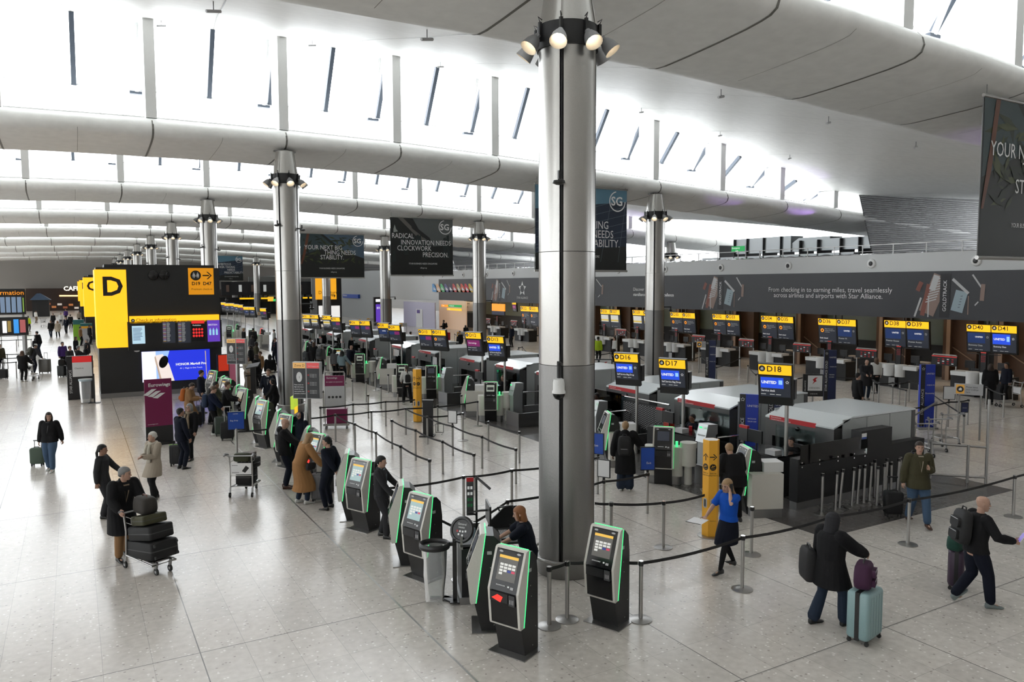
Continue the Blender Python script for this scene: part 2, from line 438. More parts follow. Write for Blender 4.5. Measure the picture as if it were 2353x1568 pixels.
def column(loc, top, label, cams=(), lamps=True, base=True):
    t = thing('column', label, 'column', loc, 0, 'steel roof columns')
    c0 = top - 1.35
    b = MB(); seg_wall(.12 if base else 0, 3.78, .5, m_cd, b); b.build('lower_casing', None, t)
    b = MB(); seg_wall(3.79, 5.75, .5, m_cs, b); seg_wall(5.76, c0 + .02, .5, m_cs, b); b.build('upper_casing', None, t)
    b = MB()
    for q in range(4):
        a = R(-135 + 90 * q); b.bar((.462 * math.cos(a), .462 * math.sin(a), .2), (.462 * math.cos(a), .462 * math.sin(a), c0), .06)
    b.build('slot_channel', BLK, t)
    b = MB(); b.lathe([(.3, 0), (.53, 0), (.54, .02), (.54, .3), (.5, .3)], 40); b.build('plinth', m_cd, t)
    b = MB(); b.rings([[(( .64 + .028 * math.cos(2 * PI * j / 8)) * math.cos(2 * PI * i / 40), (.64 + .028 * math.cos(2 * PI * j / 8)) * math.sin(2 * PI * i / 40), .34 + .028 * math.sin(2 * PI * j / 8)) for j in range(8)] for i in range(41)], cap=False)
    for i in range(8):
        a = R(45 * i); b.bar((.5 * math.cos(a), .5 * math.sin(a), .3), (.64 * math.cos(a), .64 * math.sin(a), .33), .02)
    b.build('bumper_rail', STEEL, t)
    b = MB(); b.lathe([(.2, c0 + .38), (.49, c0 + .38), (.35, top - .05), (.2, top - .04), (.16, top + .02)], 32)
    for i in range(4):
        a = R(45 + 90 * i); b.bar((.49 * math.cos(a), .49 * math.sin(a), c0 + .4), (.352 * math.cos(a), .352 * math.sin(a), top - .06), .02, .03)
    b.build('cone', m_cs, t)
    b = MB(); b.box(-.42, .42, -.05, .12, top - .06, top - .01); b.build('head_plate', DSTEEL, t)
    b = MB(); b.lathe([(.4, c0), (.53, c0), (.53, c0 + .4), (.4, c0 + .4)], 32); b.build('lamp_collar', BLKM, t)
    if not lamps: return t
    for i in range(8):
        a = R(-135 + 45 * i); d = Vector((math.cos(a), math.sin(a), 0))
        ax = (d * .62 + Vector((0, 0, -.78))).normalized()
        P = d * .66 + Vector((0, 0, c0 + .12))
        M = Matrix.Translation(P) @ (-ax).to_track_quat('Z', 'Y').to_matrix().to_4x4()
        b = MB(); b.rings([[M @ Vector((r * math.cos(2 * PI * j / 16), r * math.sin(2 * PI * j / 16), z)) for j in range(16)] for r, z in ((.045, .05), (.085, .02), (.125, -.07), (.148, -.2), (.152, -.21))], cap=False)
        b.cyl(M @ Vector((0, 0, .03)), M @ Vector((0, 0, .1)), .05, n=10)
        l = b.build('lamp', MGR if i % 3 else LGR, t)
        b = MB(); b.rings([[M @ Vector((r * math.cos(2 * PI * j / 16), r * math.sin(2 * PI * j / 16), z)) for j in range(16)] for r, z in ((.035, .04), (.078, .012), (.118, -.075), (.142, -.2), (.15, -.212))], cap=False)
        b.build('reflector', m_bell, l)
        b = MB(); b.cyl(M @ Vector((0, 0, -.03)), M @ Vector((0, 0, -.045)), .066, n=14); b.build('bulb', m_lamp, l)
        b = MB(); b.bar(d * .52 + Vector((0, 0, c0 + .2)), P + Vector((0, 0, .04)), .045); b.bar(d * .56 + Vector((0, 0, c0 + .1)), d * .56 + Vector((0, 0, c0 + .42)), .05)
        b.tube([d * .56 + Vector((0, 0, c0 + .42)), d * .6 + Vector((0, 0, c0 + .5)), d * .52 + Vector((0, 0, c0 + .46))], .01, 5)
        b.build('bracket', BLK, l)
    for (z, a, kind) in cams:
        d = Vector((math.cos(R(a)), math.sin(R(a)), 0)); s_ = d.cross(Vector((0, 0, 1)))
        if kind == 'dome_white':
            b = MB(); b.bar(d * .5 + Vector((0, 0, z + .3)), d * .72 + Vector((0, 0, z + .36)), .06); b.cyl(d * .7 + Vector((0, 0, z + .36)), d * .7 + Vector((0, 0, z + .08)), .035, n=8); c = b.build('camera_bracket', BLK, t)
            b = MB(); b.lathe([(.04, .1), (.09, .08), (.1, .02), (.1, -.1), (.115, -.13), (.115, -.16)], 20, d * .7 + Vector((0, 0, z))); b.build('camera_housing', WHT, c)
            b = MB(); b.lathe([(.11, -.16), (.1, -.2), (.07, -.25), (.02, -.275)], 20, d * .7 + Vector((0, 0, z))); b.build('camera_dome', BLKG, c)
        elif kind == 'flat':
            b = MB(); b.bar(d * .5 + Vector((0, 0, z)), d * .68 + Vector((0, 0, z)), .05); b.bar(d * .68 + Vector((0, 0, z)), d * .68 - s_ * .0 + Vector((0, 0, z + .14)), .045); b.lathe([(.02, .0), (.1, -.01), (.11, -.05), (.05, -.08)], 14, d * .72 + Vector((0, 0, z - .02))); b.build('camera', BLK, t)
        else:
            b = MB(); b.bar(d * .5 + Vector((0, 0, z)), d * 1.0 + Vector((0, 0, z)), .06); b.bar(d * .97 + Vector((0, 0, z + .02)), d * .97 + Vector((0, 0, z - .14)), .07); b.lathe([(.03, -.14), (.11, -.15), (.09, -.2), (.03, -.24)], 14, d * .97 + Vector((0, 0, z))); b.build('camera', BLK, t)
    return t
ordn = ['nearest', 'second', 'third', 'fourth', 'fifth', 'sixth', 'seventh', 'eighth']
CW = {0: 'nearest steel column, the big one in front of the kiosks with lamps round its head'}
for k in range(0, 9):
    Y = BEAMY[k + 2]
    if Y > 178: continue
    lab = CW.get(k) or f'steel lamp-crowned column, {ordn[min(k, 7)]} from the front in the row by the kiosks'
    cams = [(6.95, -135, 'flat'), (3.5, -135, 'dome_white')] if k == 0 else [(7.6, -135 - 0, 'flat'), (4.4, 5, 'arm'), (7.45, -45, 'flat')] if k < 5 else []
    column((COLX, Y, 0), zt(COLX) - .86, lab, cams)
for k in range(1, 9):
    Y = BEAMY[k + 2]
    if Y > 178: continue
    column((26.86, Y, 0), zt(26.86) - .8, f'steel lamp-crowned column standing nearer the dark advertising band, {ordn[k - 1]} of its row', [(3.95, -10, 'arm')] if k < 5 else [])
column((45.9, BEAMY[4], 0), zt(45.9) - .8, 'short dark column head rising behind the upper deck railing, left one', base=False)
column((56, BEAMY[4], 0), zt(56) - .8, 'short dark column head rising behind the upper deck railing, right one', base=False)

# ---------------- right side: advertising band, fascia, deck
m_band = mat('charcoal_advert_vinyl', (.028, .029, .034), .45)
m_fascia = mat('white_fascia', (.58, .59, .59), .5)
struct(box('wall_right', m_fascia, (38, 38.5, 2, 84, 5.78, 6.75)))
struct(box('ceiling', m_fascia, (38.5, 62, 2, 120, 6.3, 6.5)))
struct(box('wall_right', m_fascia, (38.02, 38.4, 83.4, 100.6, 3.2, 6.75)))
struct(box('wall_right', m_clad, (38.2, 38.5, 100.6, 186, 0, 7.2)))
struct(box('ceiling', m_fascia, (38.1, 44, 2, 100, 3.5, 3.62)))
struct(box('wall_right', mat('outer_wall', (.5, .5, .5), .6), (62, 62.3, -30, 190, 0, 7.2)))
struct(box('wall_right', m_wall, (38, 62, 1.2, 1.5, 0, 12)))
band = thing('advertising_band', 'long charcoal advertising band running along the right wall above the desks', 'banner', (37.95, 50, 3.36))
MB().box(-.03, .05, -48, 33.5, 0, 2.42).build('panel', m_band, band, smooth=False)
def btext(s, px, py, size, m=TXTP, par=band, al='CENTER', X=37.9, **k):
    p = atX(px, py, X); return text(s, size, m, par, Matrix.Translation(-band.location) @ face(p.x, p.y, p.z, 180), align=al, **k)
btext('From checking in to earning miles, travel seamlessly', 1896, 671.5, .40)
btext('across airlines and airports with Star Alliance.', 1894, 685, .40)
btext('Discover more at', 1455, 668.5, .36, al='LEFT')
btext('staralliance.com/homeofexcellence', 1455, 680, .33, al='LEFT', bold=.006)
btext('STAR ALLIANCE', 1200, 687, .3)
def collage(px0, px1, seed):
    """the dark still-life strip of luggage tags, phone and board printed on the band"""
    y1 = atX(px0, 660, 37.9).y; y0 = atX(px1, 660, 37.9).y; w = y1 - y0; q = random.Random(seed)
    b = MB(); b.T = Matrix.Translation(-band.location)
    def quad(u0, v0, u1, v1, th, m, sh=0.0):
        b.mt(m); P = lambda u, v: (37.908 - .001 * len(b.f) * .02, y1 - u * w, 3.4 + v * 2.3)
        dx, dv = (u1 - u0), (v1 - v0); L_ = math.hypot(dx * w, dv * 2.3); nx, nv = -dv * 2.3 / L_, dx * w / L_
        b.add([P(u0 - nx * th / w, v0 - nv * th / 2.3), P(u1 - nx * th / w, v1 - nv * th / 2.3), P(u1 + nx * th / w, v1 + nv * th / 2.3), P(u0 + nx * th / w, v0 + nv * th / 2.3)], [(0, 1, 2, 3)])
    taupe = mat('print_taupe', (.25, .17, .14), .5); pale = mat('print_pale', (.5, .5, .5), .5); blue = mat('print_ice', (.3, .38, .42), .5); rust = mat('print_rust', (.2, .06, .04), .5); ink = mat('print_ink', (.008, .008, .01), .5)
    quad(.17, .1, .36, .93, .42, taupe); quad(.12, .05, .2, .75, .12, rust)
    for i in range(9): quad(.16 + .012 * i, .35 + .06 * i, .3 + .012 * i, .42 + .06 * i, .028, pale)
    quad(.24, .62, .30, .94, .16, pale); quad(.41, .02, .41, .98, .26, ink); quad(.2, .02, .2, .5, .03, pale)
    quad(.56, .16, .62, .6, .3, blue); quad(.50, .86, .70, .55, .07, pale); quad(.74, .95, .85, .68, .04, pale); quad(.86, .4, .87, .75, .1, taupe)
    quad(.7, .1, .7, .5, .025, taupe); quad(.78, .3, .82, .38, .03, pale); quad(.05, .6, .1, .8, .12, rust); quad(.02, .02, .1, .45, .05, pale)
    for i in range(5): quad(.575 + .008 * i, .25 + .06 * i, .6 + .008 * i, .255 + .06 * i, .012, ink)
    o = b.build('printed_collage', None, band, smooth=False)
    p = Vector((37.9, y1 - .43 * w, 3.75))
    text('GOLDTRACK', .26, TXTP, band, Matrix.Translation(-band.location) @ face(p.x, p.y, p.z, 180) @ Matrix.Rotation(R(90), 4, 'Z'), 'collage_lettering')
collage(1612, 1722, 1); collage(2100, 2285, 2); collage(1290, 1400, 3); collage(1128, 1178, 4)
# airline tail fins printed on the band
b = MB(); b.T = Matrix.Translation(-band.location)
tc_ = [(.1, .35, .7), (.8, .5, .3), (.1, .5, .2), (.1, .1, .25), (.05, .05, .1), (.6, .08, .08), (.5, .4, .2), (.7, .1, .05), (.7, .05, .08), (.75, .5, .05), (.12, .08, .3)]
for i, c in enumerate(tc_):
    p = atX(1000 + i * 9.4, 672, 37.9)
    b.mt(mat(f'tail_print_{i}', c, .5)).add([(37.905, p.y + .8, 4.3), (37.905, p.y - .9, 4.3), (37.905, p.y - .6, 4.45), (37.905, p.y + .45, 5.25), (37.905, p.y + .85, 5.25)], [(0, 1, 2, 3, 4)])
    b.mt(TXTP).add([(37.903, p.y + .5, 4.5), (37.903, p.y - .3, 4.5), (37.903, p.y + .5, 4.9)], [(0, 1, 2)])
b.build('printed_tail_fins', None, band, smooth=False)
def star(par, M, s, m, n=5):
    """five-pointed arrowhead star badge"""
    b = MB(); b.T = M
    for i in range(n):
        a = R(90 + 72 * i); d = Vector((math.cos(a), math.sin(a), 0)); e = Vector((-d.y, d.x, 0))
        b.add([d * s, d * s * .38 + e * s * .3, d * s * .5, ], [(0, 1, 2)]); b.add([d * s, d * s * .5, d * s * .38 - e * s * .3], [(0, 1, 2)])
    return b.mt(m).build('badge', m, par, smooth=False)
p = atX(1200, 664, 37.9)
star(band, Matrix.Translation(-band.location) @ face(p.x, p.y, p.z, 180), .75, TXTP)
# warm light trough behind the lower edge of the band
b = MB().box(38.2, 38.3, 3, 83, 3.41, 3.44).build('trough_lamp', emis('warm_trough', (1, .74, .42), 9), smooth=False)
tag(b, 'warm strip light hidden behind the lower edge of the charcoal band', 'strip light')
# round air nozzles in the white fascia
for i in range(13):
    y = 21.0 + 5.6 * i
    t = thing('air_nozzle', 'round air nozzle in the white fascia above the charcoal band', 'vent', (38, y, 6.25), 0, 'air nozzles along the fascia')
    b = MB(); b.T = Matrix.Rotation(R(-90), 4, 'Y'); b.lathe([(.05, 0), (.26, 0), (.26, .02), (.22, .07), (.13, .09), (.12, .03)], 24); b.build('ring', WHT, t)
    b = MB(); b.T = Matrix.Rotation(R(-90), 4, 'Y'); b.ell((0, .04, .05), (.13, .13, .05), 16, 6); b.build('nozzle', DGR, t)
# deck railing and crumpled foil lagging
rl = thing('deck_railing', 'pale steel railing along the upper deck above the white fascia', 'railing', (38.7, 50, 6.5))
MB().bar((0, -47, .8), (0, 50, .8), .05).build('top_rail', WHT, rl)
MB().bar((0, -47, .45), (0, 50, .45), .02).build('mid_rail', WHT, rl)
for i in range(52): MB().bar((0, -46.5 + 1.86 * i, 0), (0, -46.5 + 1.86 * i, .8), .045).build('post', WHT, rl)
b = MB(); N = 400
for row in range(2):
    rs = []
    for i in range(N):
        y = 3 + 97 * i / N
        rs.append([(39 + .12 * rnd.random() + .5 * row, y, 6.52), (38.95 + .1 * rnd.random() + .5 * row, y, 6.72 + .12 * rnd.random()), (39.2 + .12 * rnd.random() + .5 * row, y, 6.82 + .08 * rnd.random()), (39.45 + .5 * row, y, 6.7 + .1 * rnd.random()), (39.45 + .5 * row, y, 6.52)])
    b.rings(rs)
o = b.build('foil_lagging', mat('crumpled_foil', (.8, .8, .82), .22, .9), smooth=False)
tag(o, 'crumpled silver foil lagging lying along the upper deck edge behind the railing', 'pipe lagging')
# galvanised ducts on the deck
m_galv = mat('galvanised_duct', (.42, .44, .45), .35, .7)
du = thing('air_duct', 'run of galvanised air ducts on the upper deck left of the louvres', 'duct', (45, 28.7, 6.5))
b = MB(); b.box(0, 1.1, 2.6, 6, .95, 1.75); b.build('duct_section', m_galv, du, smooth=False)
b = MB(); b.prism([(6, .95), (9.2, .95), (9.2, 1.55), (8.6, 1.9), (6, 1.9)], 0, 1.3, 'x'); b.build('duct_section', m_galv, du, smooth=False)
b = MB(); b.box(-.1, 1.2, 9.2, 14.6, .95, 2.1); b.build('duct_section', m_galv, du, smooth=False)
b = MB(); b.box(-.2, 1.2, 4, 18, .02, .75); b.build('duct_section', m_galv, du, smooth=False)
b = MB()
for y in (3.6, 5, 6.8, 8.3, 10, 11.6, 13.2, 14.5, 16): b.box(-.25, 1.3, y, y + .06, .02, 2.1 if 9.2 < y < 14.6 else 1.7)
b.build('flange', DGR, du, smooth=False)
# louvred gable panels above the deck
def louvre(Y, x0, x1, z0, lab, sl=34):
    b = MB()
    for i in range(sl):
        z = z0 + (10.85 - z0) * i / sl; a = x0 + 1.7 * (1 - i / sl)
        b.add([(a, Y, z), (x1, Y, z + .2 * i / sl), (x1, Y + .07, z + .06 + .2 * i / sl), (a, Y + .07, z + .06)], [(0, 1, 2, 3)])
        b.add([(a, Y, z - .02), (x1, Y, z - .02 + .2 * i / sl), (x1, Y, z + .2 * i / sl), (a, Y, z)], [(0, 1, 2, 3)])
    o = b.build('louvre_slats', LGR, smooth=False); struct(o); o.name = 'wall_right'
    b = MB().add([(x0 + 1.75, Y + .12, z0), (x1, Y + .12, z0), (x1, Y + .12, 11.2), (x0, Y + .12, 10.9)], [(0, 1, 2, 3)])
    struct(b.build('wall_right', DGR, smooth=False))
louvre(31, 42.9, 60, 6.5, '')
for k in (4, 5, 6): louvre(BEAMY[k + 2] - .2, 42.9, 60, 6.5, '', 26)

# emergency exit sign on the deck
t = thing('exit_sign', 'green lit emergency exit sign on a post above the deck railing', 'sign', atX(1693, 575, 41))
t.location.z = 6.5
MB().box(-.03, .03, -.72, .48, .9, 1.32).build('sign_box', emis('exit_green', (.0, .35, .07), .9), t, smooth=False)
MB().bar((0, -.85, 0), (0, -.85, 1.4), .06).build('post', LGR, t)
text('Emergency', .17, TXTW, t, face(-.035, .44, 1.14, 180)); text('exit', .17, TXTW, t, face(-.035, .1, .95, 180))

# ---------------- wall behind the desks
m_gg = mat('etched_green_glass', (.135, .17, .135), .3, spec=.6, bump=.15, bscale=2)
m_tim = mat('walnut_portal', (.13, .075, .05), .45)
struct(box('wall_right', m_gg, (41.5, 41.7, 2, 84, 1.75, 3.5)))
struct(box('wall_right', BLKM, (41.4, 41.7, 2, 84, 0, 1.75)))
por_px = [1418, 1466, 1560, 1690, 1838, 2025, 2180]
b = MB(); e = MB()
for px in [1238, 1340] + por_px + [2300]:
    p = atX(px, 740, 40.5)
    b.box(40.3, 41.5, p.y - .05, p.y + .15, 0, 3.35); b.box(40.9, 41.45, p.y - 1.3, p.y - .05, 0, 3.34); e.box(40.25, 40.3, p.y - .25, p.y - .05, 0, 3.34)
    e.bar((40.85, p.y - 1.3, 1.0), (40.85, p.y - .05, 1.75), .03, .05)
struct(b.build('trim_4', m_tim, smooth=False)); struct(e.build('trim_5', mat('pale_timber', (.4, .27, .19), .4), smooth=False))

# ---------------- hanging banners
m_b1 = mat('banner_print_dark', (.01, .012, .011), .5)
def banner(Y, x0, x1, lab, lines, kind, z0=5.85, z1=10.0):
    t = thing('hanging_banner', lab, 'banner', ((x0 + x1) / 2, Y, z0), 0, None); w = (x1 - x0) / 2; h = z1 - z0
    b = MB(); b.mt(m_b1).box(-w, w, -.015, .015, .05, h - .05); b.build('banner_cloth', None, t, smooth=False)
    b = MB(); b.cyl((-w - .05, 0, 0), (w + .05, 0, 0), .055, n=10); b.cyl((-w - .05, 0, h), (w + .05, 0, h), .045, n=10); b.build('rail', STEEL, t)
    b = MB(); b.cyl((-w + .1, 0, h), (-w + .1, 0, h + .42), .012, n=5); b.cyl((w - .1, 0, h), (w - .1, 0, h + .4), .012, n=5); b.cyl((-w - .04, 0, 0), (-w - .04, 0, h), .012, n=5); b.build('cable', MGR, t)
    # printed picture
    q = random.Random(int(Y)); b = MB(); y = -.018
    def tri(ps, m): b.mt(m).add([(-w + u * 2 * w, y - .0001 * len(b.f), .05 + v * (h - .1)) for u, v in ps], [tuple(range(len(ps)))])
    if kind == 'garden':
        tri([(.35, 1), (1, 1), (1, .45), (.7, .6)], mat('print_sky', (.06, .1, .15), .5))
        tri([(0, 1), (.3, 1), (.5, .75), (0, .5)], mat('print_teal', (.03, .05, .055), .5))
        g1 = mat('print_leaf', (.022, .03, .012), .5); g2 = mat('print_leaf_dark', (.008, .013, .006), .5); g3 = mat('print_leaf_light', (.05, .06, .02), .5)
        for i in range(90):
            cx, cz = q.random(), .35 + .6 * q.random() ** 1.3; s = .04 + .07 * q.random(); a = q.random() * 6
            tri([(cx + s * math.cos(a), cz + s * math.sin(a)), (cx + .25 * s * math.cos(a + 1.6), cz + .25 * s * math.sin(a + 1.6)), (cx - s * math.cos(a), cz - s * math.sin(a)), (cx - .25 * s * math.cos(a + 1.6), cz - .25 * s * math.sin(a + 1.6))] if 0 < cx - s and cx + s < 1 and cz + s < 1 else [(0.2, .5), (.25, .5), (.2, .55)], (g1, g2, g3)[i % 3])
        tri([(.1, 1), (.14, 1), (.08, .55), (.02, .3), (.0, .3), (.06, .7)], mat('print_trunk', (.12, .04, .02), .5))
        for i in range(12): tri([(.45 + .045 * i, 1), (.453 + .045 * i, 1), (.9, .5 + .03 * i), (.897, .5 + .03 * i)], mat('print_lattice', (.12, .14, .16), .5))
    elif kind == 'roof':
        tri([(0, 1), (1, 1), (1, .86), (0, .72)], mat('print_cloud', (.09, .2, .28), .5))
        tri([(0, .72), (1, .86), (1, .3), (0, .2)], mat('print_navy_roof', (.012, .022, .045), .5))
        for i in range(7): tri([(0, .2 + .09 * i), (1, .5 + .1 * i), (1, .504 + .1 * i), (0, .203 + .09 * i)] if .504 + .1 * i < 1 else [(0, .25), (1, .42), (1, .424), (0, .253)], mat('print_steel_line', (.13, .17, .2), .5))
        for i in range(5): tri([(.1 + .2 * i, .1), (.103 + .2 * i, .1), (.3 + .17 * i, .8), (.297 + .17 * i, .8)], mat('print_steel_line', (.13, .17, .2), .5))
    else:
        tri([(.35, 1), (1, 1), (1, .55), (.6, .5)], mat('print_grey_machine', (.09, .10, .10), .5))
        tri([(.12, 1), (.2, 1), (.55, .62), (.5, .58)], mat('print_warm_grey', (.12, .11, .10), .5))
        tri([(.3, .97), (.36, .97), (.4, .85), (.62, .66), (.68, .5), (.64, .5), (.58, .62), (.34, .82)], BLK)
        for i in range(16): u = q.random() * .9; v = .1 + .5 * q.random(); tri([(u, v), (u + .06, v), (u + .05, v + .2), (u + .01, v + .18)], mat('print_dim_teal', (.012, .02, .02), .5))
        tri([(.05, .8), (.07, .88), (.09, .8), (.12, .76), (.05, .74)], mat('print_bolt', (.3, .32, .3), .5))
    if b.v: b.build('printed_picture', None, t, smooth=False)
    for s_, u, v, sz in lines: text(s_, sz, TXTP, t, face(-w + u * 2 * w, -.045, v * h, -90), sx=.82)
    b = MB(); cx, cz, rr = w - .62 * (1 if kind != 'x' else 1), h - .62, .52
    for i in range(28):
        a0, a1 = R(100 + 260 * i / 28), R(100 + 260 * (i + 1) / 28)
        b.add([(cx + rr * math.cos(a0), -.035, cz + rr * math.sin(a0)), (cx + rr * math.cos(a1), -.035, cz + rr * math.sin(a1)), (cx + (rr - .06) * math.cos(a1), -.035, cz + (rr - .06) * math.sin(a1)), (cx + (rr - .06) * math.cos(a0), -.035, cz + (rr - .06) * math.sin(a0))], [(0, 1, 2, 3)])
    b.build('round_badge', TXTP, t, smooth=False); text('SG', .62, TXTP, t, face(cx - .4, -.035, cz - .2, -90), bold=.015)
    return t
yn = [('YOUR NEXT BIG', .06, .64, .54), ('THING NEEDS', .36, .53, .54), ('STABILITY.', .30, .42, .54), ('YOUR BUSINESS NEEDS SINGAPORE', .28, .2, .17), ('edb.gov.sg', .46, .12, .15)]
rt = [('AMBITIOUS', .04, .62, .5), ('RISK-TAKING', .1, .51, .5), ('NEEDS', .4, .40, .5), ('PREDICTABILITY.', .28, .29, .5), ('YOUR BUSINESS NEEDS SINGAPORE', .28, .16, .17), ('edb.gov.sg', .46, .08, .15)]
ri = [('RADICAL', .02, .64, .5), ('INNOVATION NEEDS', .16, .53, .5), ('CLOCKWORK', .1, .43, .5), ('PRECISION.', .5, .32, .5), ('YOUR BUSINESS NEEDS SINGAPORE', .28, .19, .17), ('edb.gov.sg', .46, .12, .15)]
banner(11.3, 20.5, 25.7, 'dark green palm garden banner cut off by the right edge of the view', yn, 'garden')
banner(31.5, 19.4, 24.93, 'navy and sky blue banner half hidden behind the nearest column', [('AMBITIOUS', .1, .62, .55), ('RISK-TAKING', .3, .51, .55), ('NEEDS', .6, .40, .55), ('PREDICTABILITY.', .3, .29, .55)] + rt[4:], 'roof')
banner(51.7, 19.75, 24.65, 'dark banner reading radical innovation needs clockwork precision', ri, 'machine')
banner(71.9, 18.6, 24.75, 'dark palm garden banner hanging farther off, left of the clockwork one', [(a, b_, c, d * 1.1) for a, b_, c, d in yn], 'garden')
banner(132.5, 20.6, 24.7, 'small far navy banner partly hidden by the third column', rt, 'roof')

# ---------------- letter blocks D, C, B, A
def round_icon(par, M, r, m1, m2, kind='bag'):
    b = MB(); b.T = M; b.mt(m1).add([(r * math.cos(2 * PI * i / 24), r * math.sin(2 * PI * i / 24), 0) for i in range(24)], [tuple(range(24))])
    b.mt(m2)
    if kind == 'bag': b.add([(x * r, y * r, .004) for x, y in ((-.45, -.45), (.45, -.45), (.45, .35), (.2, .35), (.05, .6), (-.15, .35), (-.45, .1))], [tuple(range(7))])
    elif kind == 'plane':
        b.add([(x * r, y * r, .004) for x, y in ((-.7, -.05), (-.55, -.1), (.6, .3), (.65, .42), (.5, .45), (-.5, .08))], [tuple(range(6))]); b.add([(x * r, y * r, .004) for x, y in ((-.1, .1), (.15, .2), (-.25, .55), (-.35, .5))], [(0, 1, 2, 3)]); b.add([(x * r, y * r, .004) for x, y in ((-.6, -.5), (.6, -.5), (.6, -.42), (-.6, -.42))], [(0, 1, 2, 3)])
    elif kind == 'people':
        for ox in (-.35, .38): b.add([((ox + .11 * math.cos(2 * PI * i / 10)) * r, (.5 + .11 * math.sin(2 * PI * i / 10)) * r, .004) for i in range(10)], [tuple(range(10))]); b.add([((ox + x) * r, y * r, .004) for x, y in ((-.2, .35), (.2, .35), (.25, -.05), (.12, -.6), (0, -.1), (-.12, -.6), (-.22, -.05))], [tuple(range(7))])
        b.add([(x * r, y * r, .004) for x, y in ((-.75, -.15), (.3, -.15), (.3, -.05), (-.75, -.05))], [(0, 1, 2, 3)])
    return b.build('pictogram', None, par, smooth=False)
def arrow(par, M, s, m=TXTK):
    b = MB(); b.T = M; b.add([(x * s, y * s, 0) for x, y in ((0, -.07), (.7, -.07), (.7, .07), (0, .07))], [(0, 1, 2, 3)])
    for e in (1, -1): b.add([(x * s, e * y * s, 0) for x, y in ((1, 0), (.58, .42), (.42, .42), (.84, 0))], [(0, 1, 2, 3)][::1])
    return b.build('arrow', m, par, smooth=False)
m_blk = mat('black_cladding', (.016, .017, .018), .4, bump=.02, bscale=5)
m_ygl = mat('lit_yellow_letter_panel', (1, .5, .02), .4, emit=(1, .52, .012), es=.95)
def letter_block(ch, Y, lab, full):
    t = thing('letter_block', lab, 'sign block', (.96, Y, 0)); T = 6.02
    b = MB(); b.box(0, 5.3, 0, 2.3, .22, T); b.box(.35, 5.1, .15, 2.1, T, T + .14); b.build('cladding', m_blk, t, smooth=False)
    MB().box(-.01, 5.31, -.01, 2.31, 0, .22).build('plinth', DSTEEL, t, smooth=False)
    yl = MB().box(-.06, 1.23, -.06, 2.2, 2.33, T - .1).build('yellow_panel', m_ygl, t, smooth=False)
    text(ch, 1.2, TXTK, yl, face(.2, -.07, 4.75, -90), bold=.03)
    if not full: return t
    P = lambda px, py: atY(px, py, Y - .05) - Vector((.96, Y, 0))
    for px, z in ((352, 633), (377, 632)):
        p = P(px, z); b = MB(); b.T = Matrix.Translation(p) @ Matrix.Rotation(R(90), 4, 'X'); b.lathe([(.0, -.02), (.2, 0), (.23, .02), (.21, .05), (.1, .08), (.02, .09)], 20); b.build('loudspeaker', BLKG, t)
    a, c = P(432, 616), P(492, 677)
    s_ = MB().box(a.x, c.x, -.04, 0, c.z, a.z).build('direction_sign', emis('amber_sign', (.72, .28, .005), .85), t, smooth=False)
    round_icon(s_, face(a.x + .33, -.045, a.z - .36, -90), .24, TXTK, TXTP, 'people'); arrow(s_, face(a.x + .64, -.045, a.z - .36, -90), .42)
    text('D19  D47', .22, TXTK, s_, face(a.x + .14, -.045, a.z - .82, -90), bold=.006); text('Premium check-in', .13, TXTK, s_, face(a.x + .12, -.045, a.z - 1.06, -90))
    a, c = P(297, 727), P(502, 739)
    s_ = MB().box(a.x, c.x, -.3, 0, c.z + .02, a.z).build('header', m_ygl, t, smooth=False)
    text('Check-in information', .2, TXTK, s_, face(a.x + .25, -.305, c.z + .1, -90)); round_icon(s_, face(a.x + .13, -.305, c.z + .15, -90), .08, TXTK, TXTP)
    a, c = P(292, 740), P(509, 797)
    MB().box(a.x, c.x, -.3, 0, c.z, a.z).build('screen_case', BLK, t, smooth=False)
    def scr(x0, y0, x1, y1, m, nm='screen'):
        a, c = P(x0, y0), P(x1, y1); return MB().box(a.x, c.x, -.31, -.3, c.z, a.z).build(nm, m, t, smooth=False), a, c
    s1, a, c = scr(302, 749, 333, 789, emis('pale_screen', (.5, .72, .85), .9))
    b = MB()
    for i in range(11): b.box(a.x + .04, a.x + .04 + (.3 + .1 * rnd.random()), -.312, -.311, a.z - .12 - i * .055, a.z - .1 - i * .055)
    b.build('text_lines', mat('screen_blue_text', (.02, .05, .3), .5), s1, smooth=False)
    for x0 in (371, 406):
        s1, a, c = scr(x0, 739.5, x0 + 31, 787, SCRD); b = MB(); n = 24
        for i in range(n):
            z = a.z - .05 - i * (a.z - c.z - .1) / n
            b.mt(emis(f'row_{i % 5}', ((.9, .3, .3), (.3, .5, 1), (.9, .9, .9), (1, .6, .1), (.5, .3, .8))[i % 5], .55)).box(a.x + .03, a.x + .16, -.312, -.311, z - .012, z)
            b.mt(TXTG).box(a.x + .19, a.x + .3 + .05 * rnd.random(), -.312, -.311, z - .012, z)
        b.build('timetable_rows', None, s1, smooth=False)
    s1, a, c = scr(438, 737, 469, 783, BLKG); b = MB().mt(emis('red_screen', (.9, .03, .03), .8)); b.box(a.x, c.x, -.312, -.311, a.z - .14, a.z)
    for i in range(12):
        cx, cz = a.x + .09 + .125 * (i % 4), a.z - .42 - .155 * (i // 4); b.add([(cx + .052 * math.cos(2 * PI * j / 14), -.313, cz + .062 * math.sin(2 * PI * j / 14)) for j in range(14)], [tuple(range(14))])
    b.build('red_icons', None, s1, smooth=False); text('Forbidden', .09, TXTW, s1, face(a.x + .05, -.314, a.z - .25, -90))
